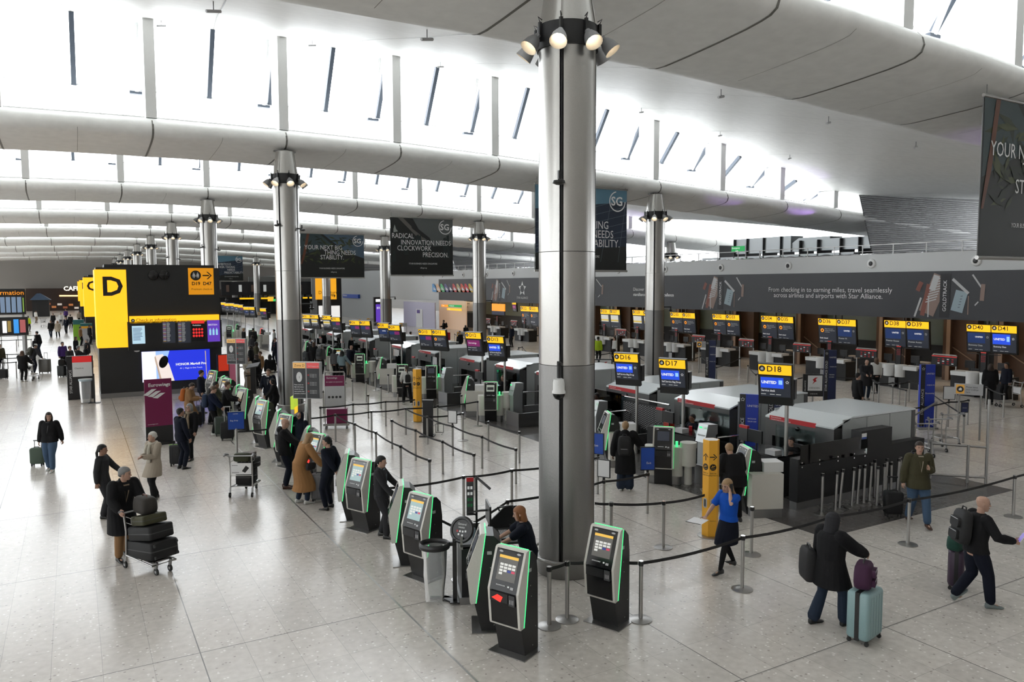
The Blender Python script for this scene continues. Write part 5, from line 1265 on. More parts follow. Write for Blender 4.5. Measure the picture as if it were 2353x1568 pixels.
# bag gauge frame with magenta boards
t = thing('bag_gauge', 'wheeled baggage gauge with magenta and grey boards inside the queue', 'bag gauge', at(771, 985), R(-22))
b = MB(); b.tube([(-.36, 0, .12), (-.36, 0, 2.0), (-.33, 0, 2.06), (.33, 0, 2.06), (.36, 0, 2.0), (.36, 0, .12)], .022, 8); b.build('frame', STEEL, t)
MB().box(-.34, .34, -.02, .02, 1.55, 1.93).build('magenta_board', MAGP, t, smooth=False); MB().box(-.34, .34, -.02, .02, .78, 1.55).build('grey_board', LGR, t, smooth=False); MB().box(-.3, .42, -.08, .3, .2, .72).build('magenta_bin', MAGP, t, smooth=False)
text('Eurowings', .09, TXTP, t, face(-.28, -.026, 1.82, -90)); text('MY CARRY-ON BAGGAGE', .05, TXTP, t, face(-.3, -.026, 1.68, -90))
b = MB(); b.T = face(-.2, -.026, 1.15, -90)
for i in range(4): b.lathe([(.035, 0), (.045, 0)], 14, (.13 * i, 0, 0))
b.build('round_icons', DGR, t, smooth=False)
MB().box(-.42, .5, -.14, .36, .12, .2).build('chassis', STEEL, t, smooth=False)
for x, y in ((-.33, -.1), (.4, -.1), (-.33, .3), (.4, .3)): b = MB(); b.cyl((x - .02, y, .06), (x + .02, y, .06), .06, n=14); b.build('wheel', MGR, t)
# ================================================================ PEOPLE
def fab(name, c, rough=.85): return mat('cloth_' + name, c, rough, spec=.2, bump=.25, bscale=90)
FB = dict(black=(.010, .010, .011), charcoal=(.028, .028, .031), navy=(.008, .013, .032), dnavy=(.006, .008, .016), grey=(.10, .10, .105), beige=(.36, .31, .25), cream=(.48, .45, .38), camel=(.30, .155, .062), tan=(.27, .15, .07),
          olive=(.055, .05, .028), jeans=(.06, .10, .17), djeans=(.02, .03, .05), white=(.6, .6, .58), royal=(.008, .075, .42), khaki=(.22, .17, .12), purple=(.06, .03, .15), lime=(.35, .5, .02), hivis=(.55, .75, .03), pattern=(.18, .25, .28), camo=(.06, .06, .04), brown=(.08, .03, .018), red=(.4, .02, .02), teal=(.02, .12, .12))
FM = {k: fab(k, v) for k, v in FB.items()}
SK = {k: mat('skin_' + k, c, .5, spec=.35) for k, c in dict(pale=(.44, .27, .20), mid=(.30, .165, .11), brown=(.16, .075, .045), dark=(.06, .028, .02)).items()}
HRM = {k: mat('hair_' + k, c, .55, spec=.4, bump=.5, bscale=160) for k, c in dict(black=(.006, .0055, .0055), dbrown=(.025, .014, .009), brown=(.07, .035, .018), ginger=(.22, .085, .03), blonde=(.32, .2, .1), grey=(.2, .2, .2), white=(.55, .54, .5)).items()}
M_LIP = mat('lip', (.3, .09, .08), .5); M_EYE = mat('eye', (.02, .015, .012), .3)
QUEUE = []
def remesh(mb, vs, name, m, parent, sm=2):
    """fuse the overlapping pieces into one continuous skin (evaluated later, all in one go)"""
    me = mb.mesh('tmp', smooth=False); me.materials.clear()
    o = bpy.data.objects.new('tmp', me); COL.objects.link(o)
    r = o.modifiers.new('r', 'REMESH'); r.mode = 'VOXEL'; r.voxel_size = vs; r.use_smooth_shade = True
    s = o.modifiers.new('s', 'SMOOTH'); s.factor = .5; s.iterations = sm
    QUEUE.append((o, me, name, m, parent))
def finish_remesh():
    dg = bpy.context.evaluated_depsgraph_get()
    made = [(bpy.data.meshes.new_from_object(o.evaluated_get(dg)), q) for o, *q in QUEUE]
    for out, (me, name, m, parent) in made:
        out.name = name; out.materials.clear(); out.materials.append(m); ob = bpy.data.objects.new(name, out); COL.objects.link(ob); ob.parent = parent
    for o, me, *_ in QUEUE: bpy.data.objects.remove(o); bpy.data.meshes.remove(me)
def ball_tube(mb, pts, rr, n=10):
    """a limb: swept tube with rounded ends"""
    pts = [Vector(p) for p in pts]; d0 = (pts[1] - pts[0]).normalized(); d1 = (pts[-1] - pts[-2]).normalized()
    P = [pts[0] - d0 * rr[0] * .9, pts[0] - d0 * rr[0] * .6] + pts + [pts[-1] + d1 * rr[-1] * .6, pts[-1] + d1 * rr[-1] * .9]
    Q = [rr[0] * .3, rr[0] * .75] + list(rr) + [rr[-1] * .75, rr[-1] * .3]
    mb.tube(P, Q, n)
def ik(a, t, l1, l2, hint):
    a = Vector(a); t = Vector(t); d = t - a; L_ = d.length
    if L_ > (l1 + l2) * .995: t = a + d * ((l1 + l2) * .995 / L_); d = t - a; L_ = d.length
    x = (l1 * l1 - l2 * l2 + L_ * L_) / (2 * L_); h = math.sqrt(max(0, l1 * l1 - x * x)); u = d.normalized()
    hv = Vector(hint); hv = (hv - u * hv.dot(u)).normalized()
    return a + u * x + hv * h, t
def oring(cx, cy, z, rx, ry, n=16, T=None):
    out = [Vector((cx + rx * math.copysign(abs(math.cos(a)) ** .85, math.cos(a)), cy + ry * math.copysign(abs(math.sin(a)) ** .85, math.sin(a)), z)) for a in [2 * PI * i / n for i in range(n)]]
    return [T(p) for p in out] if T else out
def hand(mb, w, d, nrm, s, curl=.5, side=1):
    """palm, four separate fingers and a thumb; d along the forearm, nrm out of the back of the hand"""
    d = d.normalized(); nrm = (nrm - d * nrm.dot(d)).normalized(); x = d.cross(nrm) * side
    rs = []
    for t, wd, th in ((-.015, .024, .02), (.02, .034, .016), (.06, .041, .014), (.088, .041, .012)):
        c = w + d * t * s; rs.append([c + (x * math.cos(a) * wd + nrm * math.sin(a) * th) * s for a in [2 * PI * i / 10 for i in range(10)]])
    mb.rings(rs)
    for i, (o, L_) in enumerate(((-.032, .062), (-.011, .075), (.011, .078), (.032, .068))):
        p = w + (d * .083 + x * o * 1.02) * s; dd = (d + x * o * 4).normalized(); pts = [p]; a = .2 + curl * .35
        for k in range(3):
            dd2 = dd * math.cos(a) - nrm * math.sin(a); p = p + dd2 * L_ * (.45, .32, .26)[k] * s; pts.append(p); a += curl * .8
        mb.tube(pts, [.0095 * s, .009 * s, .008 * s, .006 * s], 7)
    p = w + (d * .02 - x * .026) * s; td = (d * .6 - x * .75 - nrm * .35).normalized()
    mb.tube([p, p + td * .035 * s, p + (td * .045 + d * .022) * s, p + (td * .052 + d * .045 - nrm * .01) * s], [.013 * s, .011 * s, .01 * s, .007 * s], 7)
PEOPLE = []
def person(loc, h, label, H=1.72, det=1, g=1.0, lean=0, tw=0, ph=.92, feet=None, toes=None, hands=((-.26, .05, .78), (.26, .05, .78)), elb=None, curl=.5, hn=None, head=(0, 0), skin='pale', hair=('short', 'dbrown'),
           top='jacket', tc='black', t=.022, hem=.86, flare=.0, sleeves='long', shirt=None, bottom='trousers', bc='black', bw=.018, bflare=0, shoe='black', scarf=None, glasses=False, collar=None, tie=None, extra=None):
    s = H / 1.72
    root = thing('person', label, 'person', loc, R(h - 90)); PEOPLE.append(root)
    vs = {2: .0065, 1: .012, 0: .024}[det] ; gv = {2: .009, 1: .014, 0: .026}[det]; n = {2: 14, 1: 10, 0: 8}[det]
    dz = ph - .92; cl, sl = math.cos(R(lean)), math.sin(R(lean)); tc_, ts_ = math.cos(R(tw)), math.sin(R(tw))
    def SP(p):
        x, y, z = p; x, y = x * tc_ + y * ts_, -x * ts_ + y * tc_; zz = z - .95
        return Vector((x, y * cl + zz * sl, .95 + zz * cl - y * sl + dz)) * s
    V = lambda p: Vector(p) * s
    # legs
    ft = feet or ((-.1, .0, 0), (.1, .02, 0)); tz = toes or ((0, 0), (0, 0)); legs = []
    for i, sd in enumerate((-1, 1)):
        hip = V((sd * .088, 0, ph - .0)); fx, fy, fz = ft[i]; pit = tz[i][0]
        ank = V((fx, fy, fz + .085))
        kn, ank = ik(hip, ank, .44 * s, .425 * s, (sd * .1, 1, 0)); legs.append((hip, kn, ank))
    arms = []
    for i, sd in enumerate((-1, 1)):
        sh = SP((sd * .175 * (1 + .3 * (g - 1)), -.005, 1.405)); el, wr = ik(sh, V(hands[i]), .285 * s, .25 * s, (elb[i] if elb else (sd * .5, -1, -.35))); arms.append((sh, el, wr))
    # ---- body
    b = MB()
    tor = [(.80, .10, .09), (.88, .155 * g, .11 * g), (.95, .158 * g, .112 * g), (1.05, .132 * g, .098 * g), (1.15, .14 * g, .105 * g), (1.27, .158, .112), (1.36, .17, .105), (1.42, .13, .08), (1.455, .06, .055)]
    b.rings([oring(0, 0, z, rx, ry, n, SP) for z, rx, ry in tor])
    for hip, kn, an in legs:
        ball_tube(b, [hip, hip.lerp(kn, .5), kn, kn.lerp(an, .35), an], [.078 * s, .064 * s, .046 * s, .046 * s, .032 * s], n)
    for sh, el, wr in arms: ball_tube(b, [sh, sh.lerp(el, .5), el, el.lerp(wr, .35), wr], [.05 * s, .045 * s, .037 * s, .037 * s, .025 * s], n)
    for (hip, kn, an), f in zip(legs, ft): b.ell(Vector((an.x, an.y + .05 * s, an.z - .045 * s)), (.028 * s, .08 * s, .026 * s), 8, 4)
    nk = SP((0, 0, 1.43)); HC = SP((0, .0, 1.47)); HM = Matrix.Translation(HC) @ Matrix.Rotation(-R(lean) * .5 - R(tw) * 0, 4, 'X') @ Matrix.Rotation(R(-head[0]), 4, 'Z') @ Matrix.Rotation(R(-head[1]), 4, 'X') @ Matrix.Translation((0, .02 * s, .135 * s)) @ Matrix.Scale(s, 4)
    hc = HM @ Vector((0, 0, 0)); ball_tube(b, [nk, HM @ Vector((0, -.02, -.06))], [.055 * s, .05 * s], n)
    HR = [(-.118, .018, .022, .052), (-.105, .038, .045, .04), (-.07, .056, .07, .018), (-.03, .068, .085, .005), (.01, .073, .093, 0), (.05, .074, .095, -.004), (.085, .062, .082, -.008), (.108, .036, .05, -.01)]
    b.rings([[HM @ Vector((rx * math.cos(a), oy + ry * math.sin(a), z)) for a in [2 * PI * i / 14 for i in range(14)]] for z, rx, ry, oy in HR])
    if det:
        b.tube([HM @ Vector((0, .085, .012)), HM @ Vector((0, .1, -.012)), HM @ Vector((0, .108, -.028)), HM @ Vector((0, .09, -.034))], [.007 * s, .010 * s, .014 * s, .008 * s], 8)
        for sd in (-1, 1): b.ell(hc + (HM.to_3x3() @ Vector((sd * .074, -.008, -.008))), (.012 * s, .018 * s, .03 * s), 8, 5)
    for i, (sh, el, wr) in enumerate(arms):
        sd = (-1, 1)[i]; nrm = Vector(hn[i]) if hn else Vector((sd, .2, 0)); hand(b, wr, wr - el, nrm, s, curl, sd if not hn else sd)
    remesh(b, vs, 'body', SK[skin], root, 1)
    if det:
        b = MB()
        for sd in (-1, 1): b.ell(HM @ Vector((sd * .031, .086, .006)), (.011 * s, .006 * s, .006 * s), 8, 4); b.bar(HM @ Vector((sd * .016, .094, .026)), HM @ Vector((sd * .048, .084, .026)), .006 * s)
        b.build('eyes_and_brows', M_EYE, root)
        b = MB(); b.bar(HM @ Vector((-.022, .088, -.062)), HM @ Vector((.022, .088, -.062)), .012 * s, .009 * s); b.build('lips', M_LIP, root)
    if glasses:
        b = MB()
        for sd in (-1, 1): b.tube([HM @ Vector((sd * .033 + .022 * math.cos(a), .1, .004 + .017 * math.sin(a))) for a in [2 * PI * k / 10 for k in range(11)]], .003 * s, 5); b.bar(HM @ Vector((sd * .054, .1, .01)), HM @ Vector((sd * .075, .0, .01)), .004)
        b.build('glasses', BLK, root)
    # ---- top
    def sleeve(b, t, upto=1.0):
        for sh, el, wr in arms:
            k = el.lerp(wr, .93) if upto >= 1 else sh.lerp(el, upto)
            if upto >= 1: ball_tube(b, [sh, sh.lerp(el, .5), el, el.lerp(wr, .4), k], [(.055 + t) * s, (.05 + t) * s, (.045 + t) * s, (.042 + t) * s, (.033 + t * .8) * s], n)
            else: ball_tube(b, [sh, k], [(.055 + t) * s, (.05 + t) * s], n)
    gg = g
    def torso_g(b, t, hem, flare):
        rs = []
        zs = [1.462, 1.43, 1.36, 1.27, 1.15, 1.05, .95]; base = [(.062, .058), (.125, .08), (.175, .108), (.16, .115), (.143 * gg, .108 * gg), (.135 * gg, .1 * gg), (.158 * gg, .113 * gg)]
        for z, (rx, ry) in zip(zs, base): rs.append(oring(0, 0, z, rx + t * (.5 if z > 1.45 else 1), ry + t * (.5 if z > 1.45 else 1), 18, SP))
        z = .95; yo = 0
        mid = [(legs[0][k] + legs[1][k]) * .5 / s for k in range(3)]
        while z > hem + .01:
            z = max(hem, z - .12); k = (.95 - z) / max(.01, .95)
            my = 0
            if z < ph - dz:
                tt = min(1, (.92 - z) / .84); my = mid[1].y * min(1, tt * 2) + (mid[2].y - mid[1].y) * max(0, tt * 2 - 1)
                spread = abs(legs[0][2].y - legs[1][2].y) / s * .5 * tt
            else: spread = 0
            rs.append([Vector((p.x, p.y, p.z + dz)) * s for p in oring(0, my, z, .162 * gg + t + flare * (.95 - z), .118 * gg + t + flare * (.95 - z) * .9 + spread * .7, 18)])
        b.rings(rs)
    if top:
        b = MB(); torso_g(b, t, hem, flare)
        if sleeves == 'long': sleeve(b, t)
        elif sleeves == 'short': sleeve(b, t, .75)
        if collar == 'hood': b.ell(SP((0, -.09, 1.45)), (.12 * s, .075 * s, .09 * s), 12, 6)
        elif collar: ball_tube(b, [SP((-.06, 0, 1.46)), SP((-.045, -.06, 1.47)), SP((.045, -.06, 1.47)), SP((.06, 0, 1.46))], [.03 * s] * 4, 8)
        remesh(b, gv, {'coat': 'coat', 'shirt': 'shirt'}.get(top, 'jacket'), FM[tc], root, 2)
    def patch(name, m, pts, off):
        b = MB(); o_ = t + off
        F_ = []
        for x, z in pts:
            ry = interp([(.95, .113 * gg), (1.05, .1 * gg), (1.15, .108 * gg), (1.27, .115), (1.36, .108), (1.43, .08), (1.47, .06)], z) + o_; rx = interp([(.95, .158 * gg), (1.05, .135 * gg), (1.15, .143 * gg), (1.27, .16), (1.36, .175), (1.43, .125), (1.47, .07)], z) + o_
            F_.append(SP((x, ry * math.sqrt(max(0, 1 - (x / rx) ** 2)), z)))
        nv = len(F_); back = [p - Vector((0, .03 * s, 0)) for p in F_]
        b.add(F_ + back, [tuple(range(nv)), tuple(range(nv, 2 * nv))[::-1]] + [(i, nv + i, nv + (i + 1) % nv, (i + 1) % nv) for i in range(nv)])
        return b.build(name, m, root, smooth=False)
    if shirt: patch('shirt_front', FM[shirt], [(-.05, 1.45), (.05, 1.45), (.035, 1.33), (0, 1.12), (-.035, 1.33)], .006)
    if tie: patch('tie', FM[tie], [(-.012, 1.45), (.012, 1.45), (.02, 1.22), (0, 1.17), (-.02, 1.22)], .009)
    if collar == 'shirt':
        b = MB(); ball_tube(b, [SP((-.05, .07, 1.43)), SP((-.062, 0, 1.475)), SP((0, -.055, 1.485)), SP((.062, 0, 1.475)), SP((.05, .07, 1.43))], [.017 * s] * 5, 6); b.build('shirt_collar', FM[shirt or 'white'], root)
    if scarf:
        b = MB(); ball_tube(b, [SP((.09 * math.cos(a), .085 * math.sin(a) + .01, 1.45 + .015 * math.sin(a * 2))) for a in [2 * PI * k / 12 for k in range(13)]], [.038 * s] * 13, 8)
        for sd, L_ in ((-1, .98), (1, 1.05)): b.tube([SP((sd * .05, .1 + t, 1.42)), SP((sd * .055, .15 + t, 1.3)), SP((sd * .06, .15 + t, 1.15)), SP((sd * .06, .15 + t, L_))], [.035 * s, .04 * s, .045 * s, .045 * s], 8)
        remesh(b, gv, 'scarf', FM[scarf], root, 1)
    # ---- bottom
    b = MB()
    if bottom == 'skirt':
        mid = (legs[0][1] + legs[1][1]) / 2; rs = []
        for z, rx, ry in ((1.03, .137 * g, .102 * g), (.95, .165 * g, .12 * g), (.88, .18 * g, .135 * g), (.7, .185 * g, .145), (.52, .17, .14)): rs.append([Vector((p.x, p.y + (mid.y / s) * max(0, (.92 - z) / .45) * .8, p.z)) * s for p in oring(0, 0, z, rx, ry + abs(legs[0][1].y - legs[1][1].y) / s * .5 * max(0, (.92 - z) / .45), 16)])
        b.rings(rs); remesh(b, gv, 'skirt', FM[bc], root, 2)
        b = MB()
        for hip, kn, an in legs: ball_tube(b, [kn.lerp(hip, .4), kn, kn.lerp(an, .35), an], [.068 * s, .055 * s, .056 * s, .038 * s], n)
        remesh(b, gv * .8, 'tights', FM['black'], root, 1)
    else:
        b.rings([oring(0, 0, z, rx, ry, 14, SP) for z, rx, ry in ((.84, .12, .1), (.88, .163 * g, .118 * g), (.95, .163 * g, .118 * g), (1.02, .14 * g, .104 * g))])
        for hip, kn, an in legs: ball_tube(b, [hip, hip.lerp(kn, .5), kn, kn.lerp(an, .45), an + (kn - an).normalized() * .035 * s], [(.088 * g + bw * .6) * s, (.076 * g + bw) * s, (.056 + bw) * s, (.052 + bw + bflare * .5) * s, (.042 + bw + bflare) * s], n)
        remesh(b, gv, 'trousers', FM[bc], root, 2)
    # ---- shoes
    sm_ = {'black': mat('shoe_black', (.012, .012, .012), .4), 'white': mat('shoe_white', (.55, .55, .52), .6), 'brown': mat('shoe_brown', (.06, .022, .012), .5), 'grey': mat('shoe_grey', (.16, .19, .19), .7)}[shoe]
    for i, (hip, kn, an) in enumerate(legs):
        pit, yw = tz[i]; Mx = Matrix.Translation(an) @ Matrix.Rotation(R(-yw), 4, 'Z') @ Matrix.Rotation(R(-pit), 4, 'X') @ Matrix.Scale(s, 4)
        b = MB(); rs = []
        for y, w_, z1, z0 in ((-.075, .022, -.035, -.07), (-.065, .034, .0, -.085), (-.02, .04, .02, -.085), (.04, .042, -.01, -.083), (.1, .048, -.04, -.085), (.15, .046, -.055, -.085), (.185, .034, -.063, -.083), (.2, .015, -.07, -.08)):
            c = (z0 + z1) / 2; hh_ = (z1 - z0) / 2
            rs.append([Mx @ Vector((w_ * math.copysign(abs(math.cos(a)) ** .7, math.cos(a)), y, c + hh_ * math.copysign(abs(math.sin(a)) ** .6, math.sin(a)))) for a in [2 * PI * k / 12 for k in range(12)]])
        b.rings(rs); b.build('shoe', sm_, root, ang=60)
    # ---- hair and headwear
    hk, hcol = hair; hm = HRM.get(hcol) or FM.get(hcol); b = MB()
    def cap(f=1.0, lo=-.03, drop=0):
        rs = []
        for k in range(9):
            a = -.5 + (PI / 2 + .5) * k / 8; z = math.sin(a) * .098 * f; r = math.cos(a)
            rs.append([HM @ Vector((.087 * f * r * math.cos(q), -.016 + (.106 * f * r * math.sin(q)) * (1.0 if math.sin(q) < 0 else (.66 if z < .012 else 1.06)), .034 + z)) for q in [2 * PI * j / 14 for j in range(14)]])
        b.rings(rs)
    if hk in ('short', 'bun', 'pony', 'long', 'bob', 'curly', 'cap'): cap(1.0 if hk != 'curly' else 1.1)
    if hk == 'short': b.ell(HM @ Vector((0, -.055, -.02)), (.07 * s, .05 * s, .055 * s), 10, 6)
    if hk in ('bun', 'pony'): b.ell(HM @ Vector((0, -.1, .0)), (.04 * s, .035 * s, .038 * s), 10, 6); b.ell(HM @ Vector((0, -.05, -.01)), (.072 * s, .055 * s, .06 * s), 10, 6)
    if hk == 'pony': b.tube([HM @ Vector((0, -.1, .0)), HM @ Vector((0, -.13, -.08)), HM @ Vector((0, -.12, -.2)), HM @ Vector((0, -.1, -.3))], [.03 * s, .032 * s, .026 * s, .01 * s], 8)
    if hk in ('long', 'bob', 'curly'):
        L_ = {'long': -.34, 'bob': -.14, 'curly': -.2}[hk]; w_ = {'long': .095, 'bob': .095, 'curly': .13}[hk]
        rs = []
        for k in range(6):
            z = .04 + (L_ - .04) * k / 5; ww = .082 + (w_ - .082) * min(1, k / 2.5)
            rs.append([HM @ Vector((ww * math.cos(q), -.045 - (.03 if z < -.12 else 0) + .065 * math.sin(q) * (1 if k < 5 else .6), z)) for q in [2 * PI * j / 12 for j in range(12)]])
        b.rings(rs)
        for sd in (-1, 1): b.tube([HM @ Vector((sd * .072, .035, .05)), HM @ Vector((sd * .082, .03, -.03)), HM @ Vector((sd * (.078 if hk != 'curly' else .1), .02, max(L_ * .75, -.2)))], [.018 * s, .024 * s, .018 * s], 7)
    if hk == 'balding': b.ell(HM @ Vector((0, -.045, -.02)), (.079 * s, .062 * s, .045 * s), 12, 6)
    if hk == 'hood':
        b.rings([[HM @ Vector((rx * math.cos(q), oy + ry * math.sin(q), z)) for q in [2 * PI * j / 14 for j in range(14)]] for z, rx, ry, oy in ((-.17, .11, .1, -.04), (-.1, .1, .105, -.03), (0, .098, .115, -.02), (.07, .09, .11, -.02), (.115, .06, .075, -.02), (.13, .02, .03, -.02))])
    if hk == 'hijab':
        b.rings([[HM @ Vector((rx * math.cos(q), oy + ry * math.sin(q) * (1 if math.sin(q) < 0 or z < -.11 else .72), z)) for q in [2 * PI * j / 14 for j in range(14)]] for z, rx, ry, oy in ((-.3, .15, .13, 0), (-.2, .1, .11, .01), (-.13, .085, .11, .0), (-.06, .088, .105, -.015), (.02, .09, .11, -.01), (.08, .078, .1, -.01), (.12, .03, .04, -.01))])
    if b.v: remesh(b, gv * .75, 'hood' if hk == 'hood' else 'headscarf' if hk == 'hijab' else 'hair', hm, root, 2)
    if hk == 'cap':
        b = MB(); b.rings([[HM @ Vector((.088 * c_ * math.cos(q), -.012 + .104 * c_ * math.sin(q), z)) for q in [2 * PI * j / 14 for j in range(14)]] for z, c_ in ((.035, 1), (.09, .9), (.125, .5), (.13, .1))]); b.box(0, 0, 0, 0, 0, 0); b.build('cap', FM['white'], root)
    root['arms'] = 0; del root['arms']
    def at_local(p): return (Matrix.Translation(Vector(loc)) @ Matrix.Rotation(R(h - 90), 4, 'Z')) @ (Vector(p) * s)
    return dict(root=root, w=at_local, arms=arms, s=s, SP=SP, loc=Vector(loc), h=h, HM=HM)
# ---------------- luggage and trolleys
LUG = {}
def lugm(c, rough=.45): return mat('luggage_%02d%02d%02d' % tuple(int(x * 99) for x in c), c, rough)
def suitcase(p, h, label, c=(.02, .02, .022), w=.44, d=.26, ht=.66, handle=.35, strap=None, ribs=True, cat='suitcase', name='suitcase', tilt=0, hard=True):
    t = thing(name, label, cat, p, R(h + 90)); t.rotation_euler = (R(tilt), 0, R(h + 90)); m = lugm(c, .4 if hard else .8)
    z0 = .07 if ht > .3 else 0
    b = MB(); r = .06 if hard else .045
    b.rings([[(x * k, y * k2, z) for x, y in rpoly(w, d, min(r, d / 2.5), 0, 0, 4)] for z, k, k2 in ((z0, .8, .7), (z0 + .012, .93, .9), (z0 + .045, 1, 1), (z0 + ht - .045, 1, 1), (z0 + ht - .012, .93, .9), (z0 + ht, .8, .7))]); b.build('shell', m, t, ang=50)
    if ribs:
        b = MB()
        for i in range(5):
            x = -w / 2 + w * (i + 1) / 6
            for s_ in (-1, 1): b.box(x - .012, x + .012, s_ * d / 2 - .004, s_ * d / 2 + .004, z0 + .06, z0 + ht - .06)
        b.build('ribs', m, t, smooth=False)
    if strap: b = MB(); b.box(-w / 2 - .008, w / 2 + .008, -.03, .03, z0 - .004, z0 + ht + .006); b.build('strap', strap, t, smooth=False)
    if handle:
        b = MB(); 
        for s_ in (-1, 1): b.cyl((s_ * .09, d / 2 - .04, z0 + ht - .05), (s_ * .09, d / 2 - .04, z0 + ht + handle), .01, n=6)
        b.bar((-.11, d / 2 - .04, z0 + ht + handle), (.11, d / 2 - .04, z0 + ht + handle), .03); b.build('pull_handle', LGR if handle > .3 else BLK, t)
    b = MB(); b.tube([(-.08, -d * .1, z0 + ht - .01), (-.06, -d * .1, z0 + ht + .03), (.06, -d * .1, z0 + ht + .03), (.08, -d * .1, z0 + ht - .01)], .012, 6); b.build('grip', BLK, t)
    if z0:
        for x in (-1, 1):
            for y in (-1, 1): b = MB(); b.cyl((x * (w / 2 - .05) - .012, y * (d / 2 - .04), .032), (x * (w / 2 - .05) + .012, y * (d / 2 - .04), .032), .032, n=10); b.box(x * (w / 2 - .05) - .018, x * (w / 2 - .05) + .018, y * (d / 2 - .04) - .018, y * (d / 2 - .04) + .018, .045, .085); b.build('wheel', RUB, t)
    return t
def soft_bag(M, dims, label, m, name='bag', cat='bag', strap=None, pockets=0, handle=True):
    """rounded soft bag; dims width, depth, height; M puts its base centre"""
    t = thing(name, label, cat); t.matrix_world = M; w, d, h = dims
    b = MB(); b.rings([[(x * k, y * k * (1 if k > .8 else .9), z * h) for x, y in rpoly(w, d, d * .35, 0, 0, 4)] for z, k in ((0, .82), (.06, .95), (.25, 1.02), (.6, 1.0), (.85, .93), (.96, .8), (1, .55))]); b.build('body', m, t, ang=70)
    for i in range(pockets): b = MB(); b.rings([[(x, -d / 2 - .02 + .0 * y, .0) for x, y in rpoly(w * .6, .1, .03)], ] * 2) if 0 else b.prism(rpoly(w * .62, h * .3, .04, 0, h * (.25 + .38 * i)), -d / 2 - .045, -d / 2 + .03, 'y'); b.build('pocket', m, t, ang=50); b = MB(); b.bar((-w * .25, -d / 2 - .047, h * (.36 + .38 * i)), (w * .25, -d / 2 - .047, h * (.36 + .38 * i)), .008); b.build('zip', LGR, t)
    if handle: b = MB(); b.tube([(-w * .18, 0, h * .95), (-w * .12, 0, h * 1.1), (w * .12, 0, h * 1.1), (w * .18, 0, h * .95)], .012, 6); b.build('handle', strap or BLK, t)
    return t
def backpack(P, label, m, w=.32, d=.17, h=.46, z=1.0, back=-.235, pockets=1):
    R4 = Matrix.Translation(P['loc']) @ Matrix.Rotation(R(P['h'] - 90), 4, 'Z'); s = P['s']; q = P['SP']((0, back, z)); up = (P['SP']((0, back, z + .3)) - q).normalized(); yv = Vector((1, 0, 0)).cross(up) * -1
    L_ = Matrix(((1, 0, 0, q.x), (0, -yv.y if 0 else up.z, up.y, q.y), (0, -up.y, up.z, q.z), (0, 0, 0, 1)))
    return soft_bag(R4 @ L_, (w * s, d * s, h * s), label, m, 'backpack', 'backpack', pockets=pockets)
def trolley(p, h, label, bags=True, board=True):
    """airport baggage trolley; pusher's side at local y=0, nose toward +y"""
    t = thing('luggage_trolley', label, 'trolley', p, R(h - 90), 'baggage trolleys')
    for s_ in (-1, 1): b = MB(); b.tube([(s_ * .27, -.02, .14), (s_ * .27, .02, .7), (s_ * .27, -.04, 1.02)], .018, 8); b.build('upright', STEEL, t)
    b = MB(); b.tube([(-.34, -.1, 1.06), (-.27, -.05, 1.03), (.27, -.05, 1.03), (.34, -.1, 1.06)], .016, 8); b.build('push_bar', LGR, t)
    for s_ in (-1, 1): b = MB(); b.tube([(s_ * .27, -.03, 1.0), (s_ * .31, -.03, 1.06), (s_ * .35, -.1, 1.08), (s_ * .35, -.17, 1.05)], [.02, .035, .035, .02], 8); b.build('grip', MGR, t)
    b = MB()
    for z in (.86, .97): b.tube([(-.26, .02, z), (-.26, .2, z), (.26, .2, z), (.26, .02, z)], .006, 5)
    for i in range(7): x = -.26 + .52 * i / 6; b.bar((x, .2, .86), (x, .2, .97), .006); b.bar((x, .02, .86), (x, .2, .86), .006)
    b.build('wire_basket', STEEL, t)
    if board: bd = MB().box(-.25, .25, -.012, .0, .56, .84).build('advert_board', TXTP, t, smooth=False); b = MB(); b.mt(TXTK); b.add([(.02, -.014, .64), (.1, -.014, .6), (.2, -.014, .72), (.12, -.014, .78)], [(0, 1, 2, 3)]); b.box(-.22, -.08, -.014, -.012, .78, .79); b.box(-.22, -.05, -.014, -.012, .6, .61); b.build('board_print', None, bd, smooth=False)
    b = MB(); b.tube([(-.27, .0, .25), (-.22, .8, .2), (.22, .8, .2), (.27, .0, .25)], .018, 8); b.bar((-.27, 0, .53), (.27, 0, .53), .02)
    for i in range(5): b.bar((-.26 + .02 * i, .1 + .16 * i, .235), (.26 - .02 * i, .1 + .16 * i, .235), .02)
    b.box(-.2, .2, .1, .75, .225, .24); b.build('platform', STEEL, t)
    for x, y in ((-.27, -.04), (.27, -.04), (-.13, .78), (.13, .78)):
        b = MB(); b.cyl((x - .016, y - .02, .062), (x + .016, y - .02, .062), .062, n=16); w_ = b.build('wheel', RUB, t); b = MB(); b.cyl((x - .02, y - .02, .062), (x + .02, y - .02, .062), .025, n=10); b.build('hub', LGR, w_)
        b = MB(); b.bar((x, y - .02, .12), (x, y + .01, .24), .035, .05); b.build('fork', DSTEEL, t)
    return t
def TM_(t, p, rz=0, rx=0): return Matrix.Translation(t.location) @ t.rotation_euler.to_matrix().to_4x4() @ Matrix.Translation(p) @ Matrix.Rotation(R(rx), 4, 'X') @ Matrix.Rotation(R(rz), 4, 'Z')
bk = lambda c, r=.8: lugm(c, r)

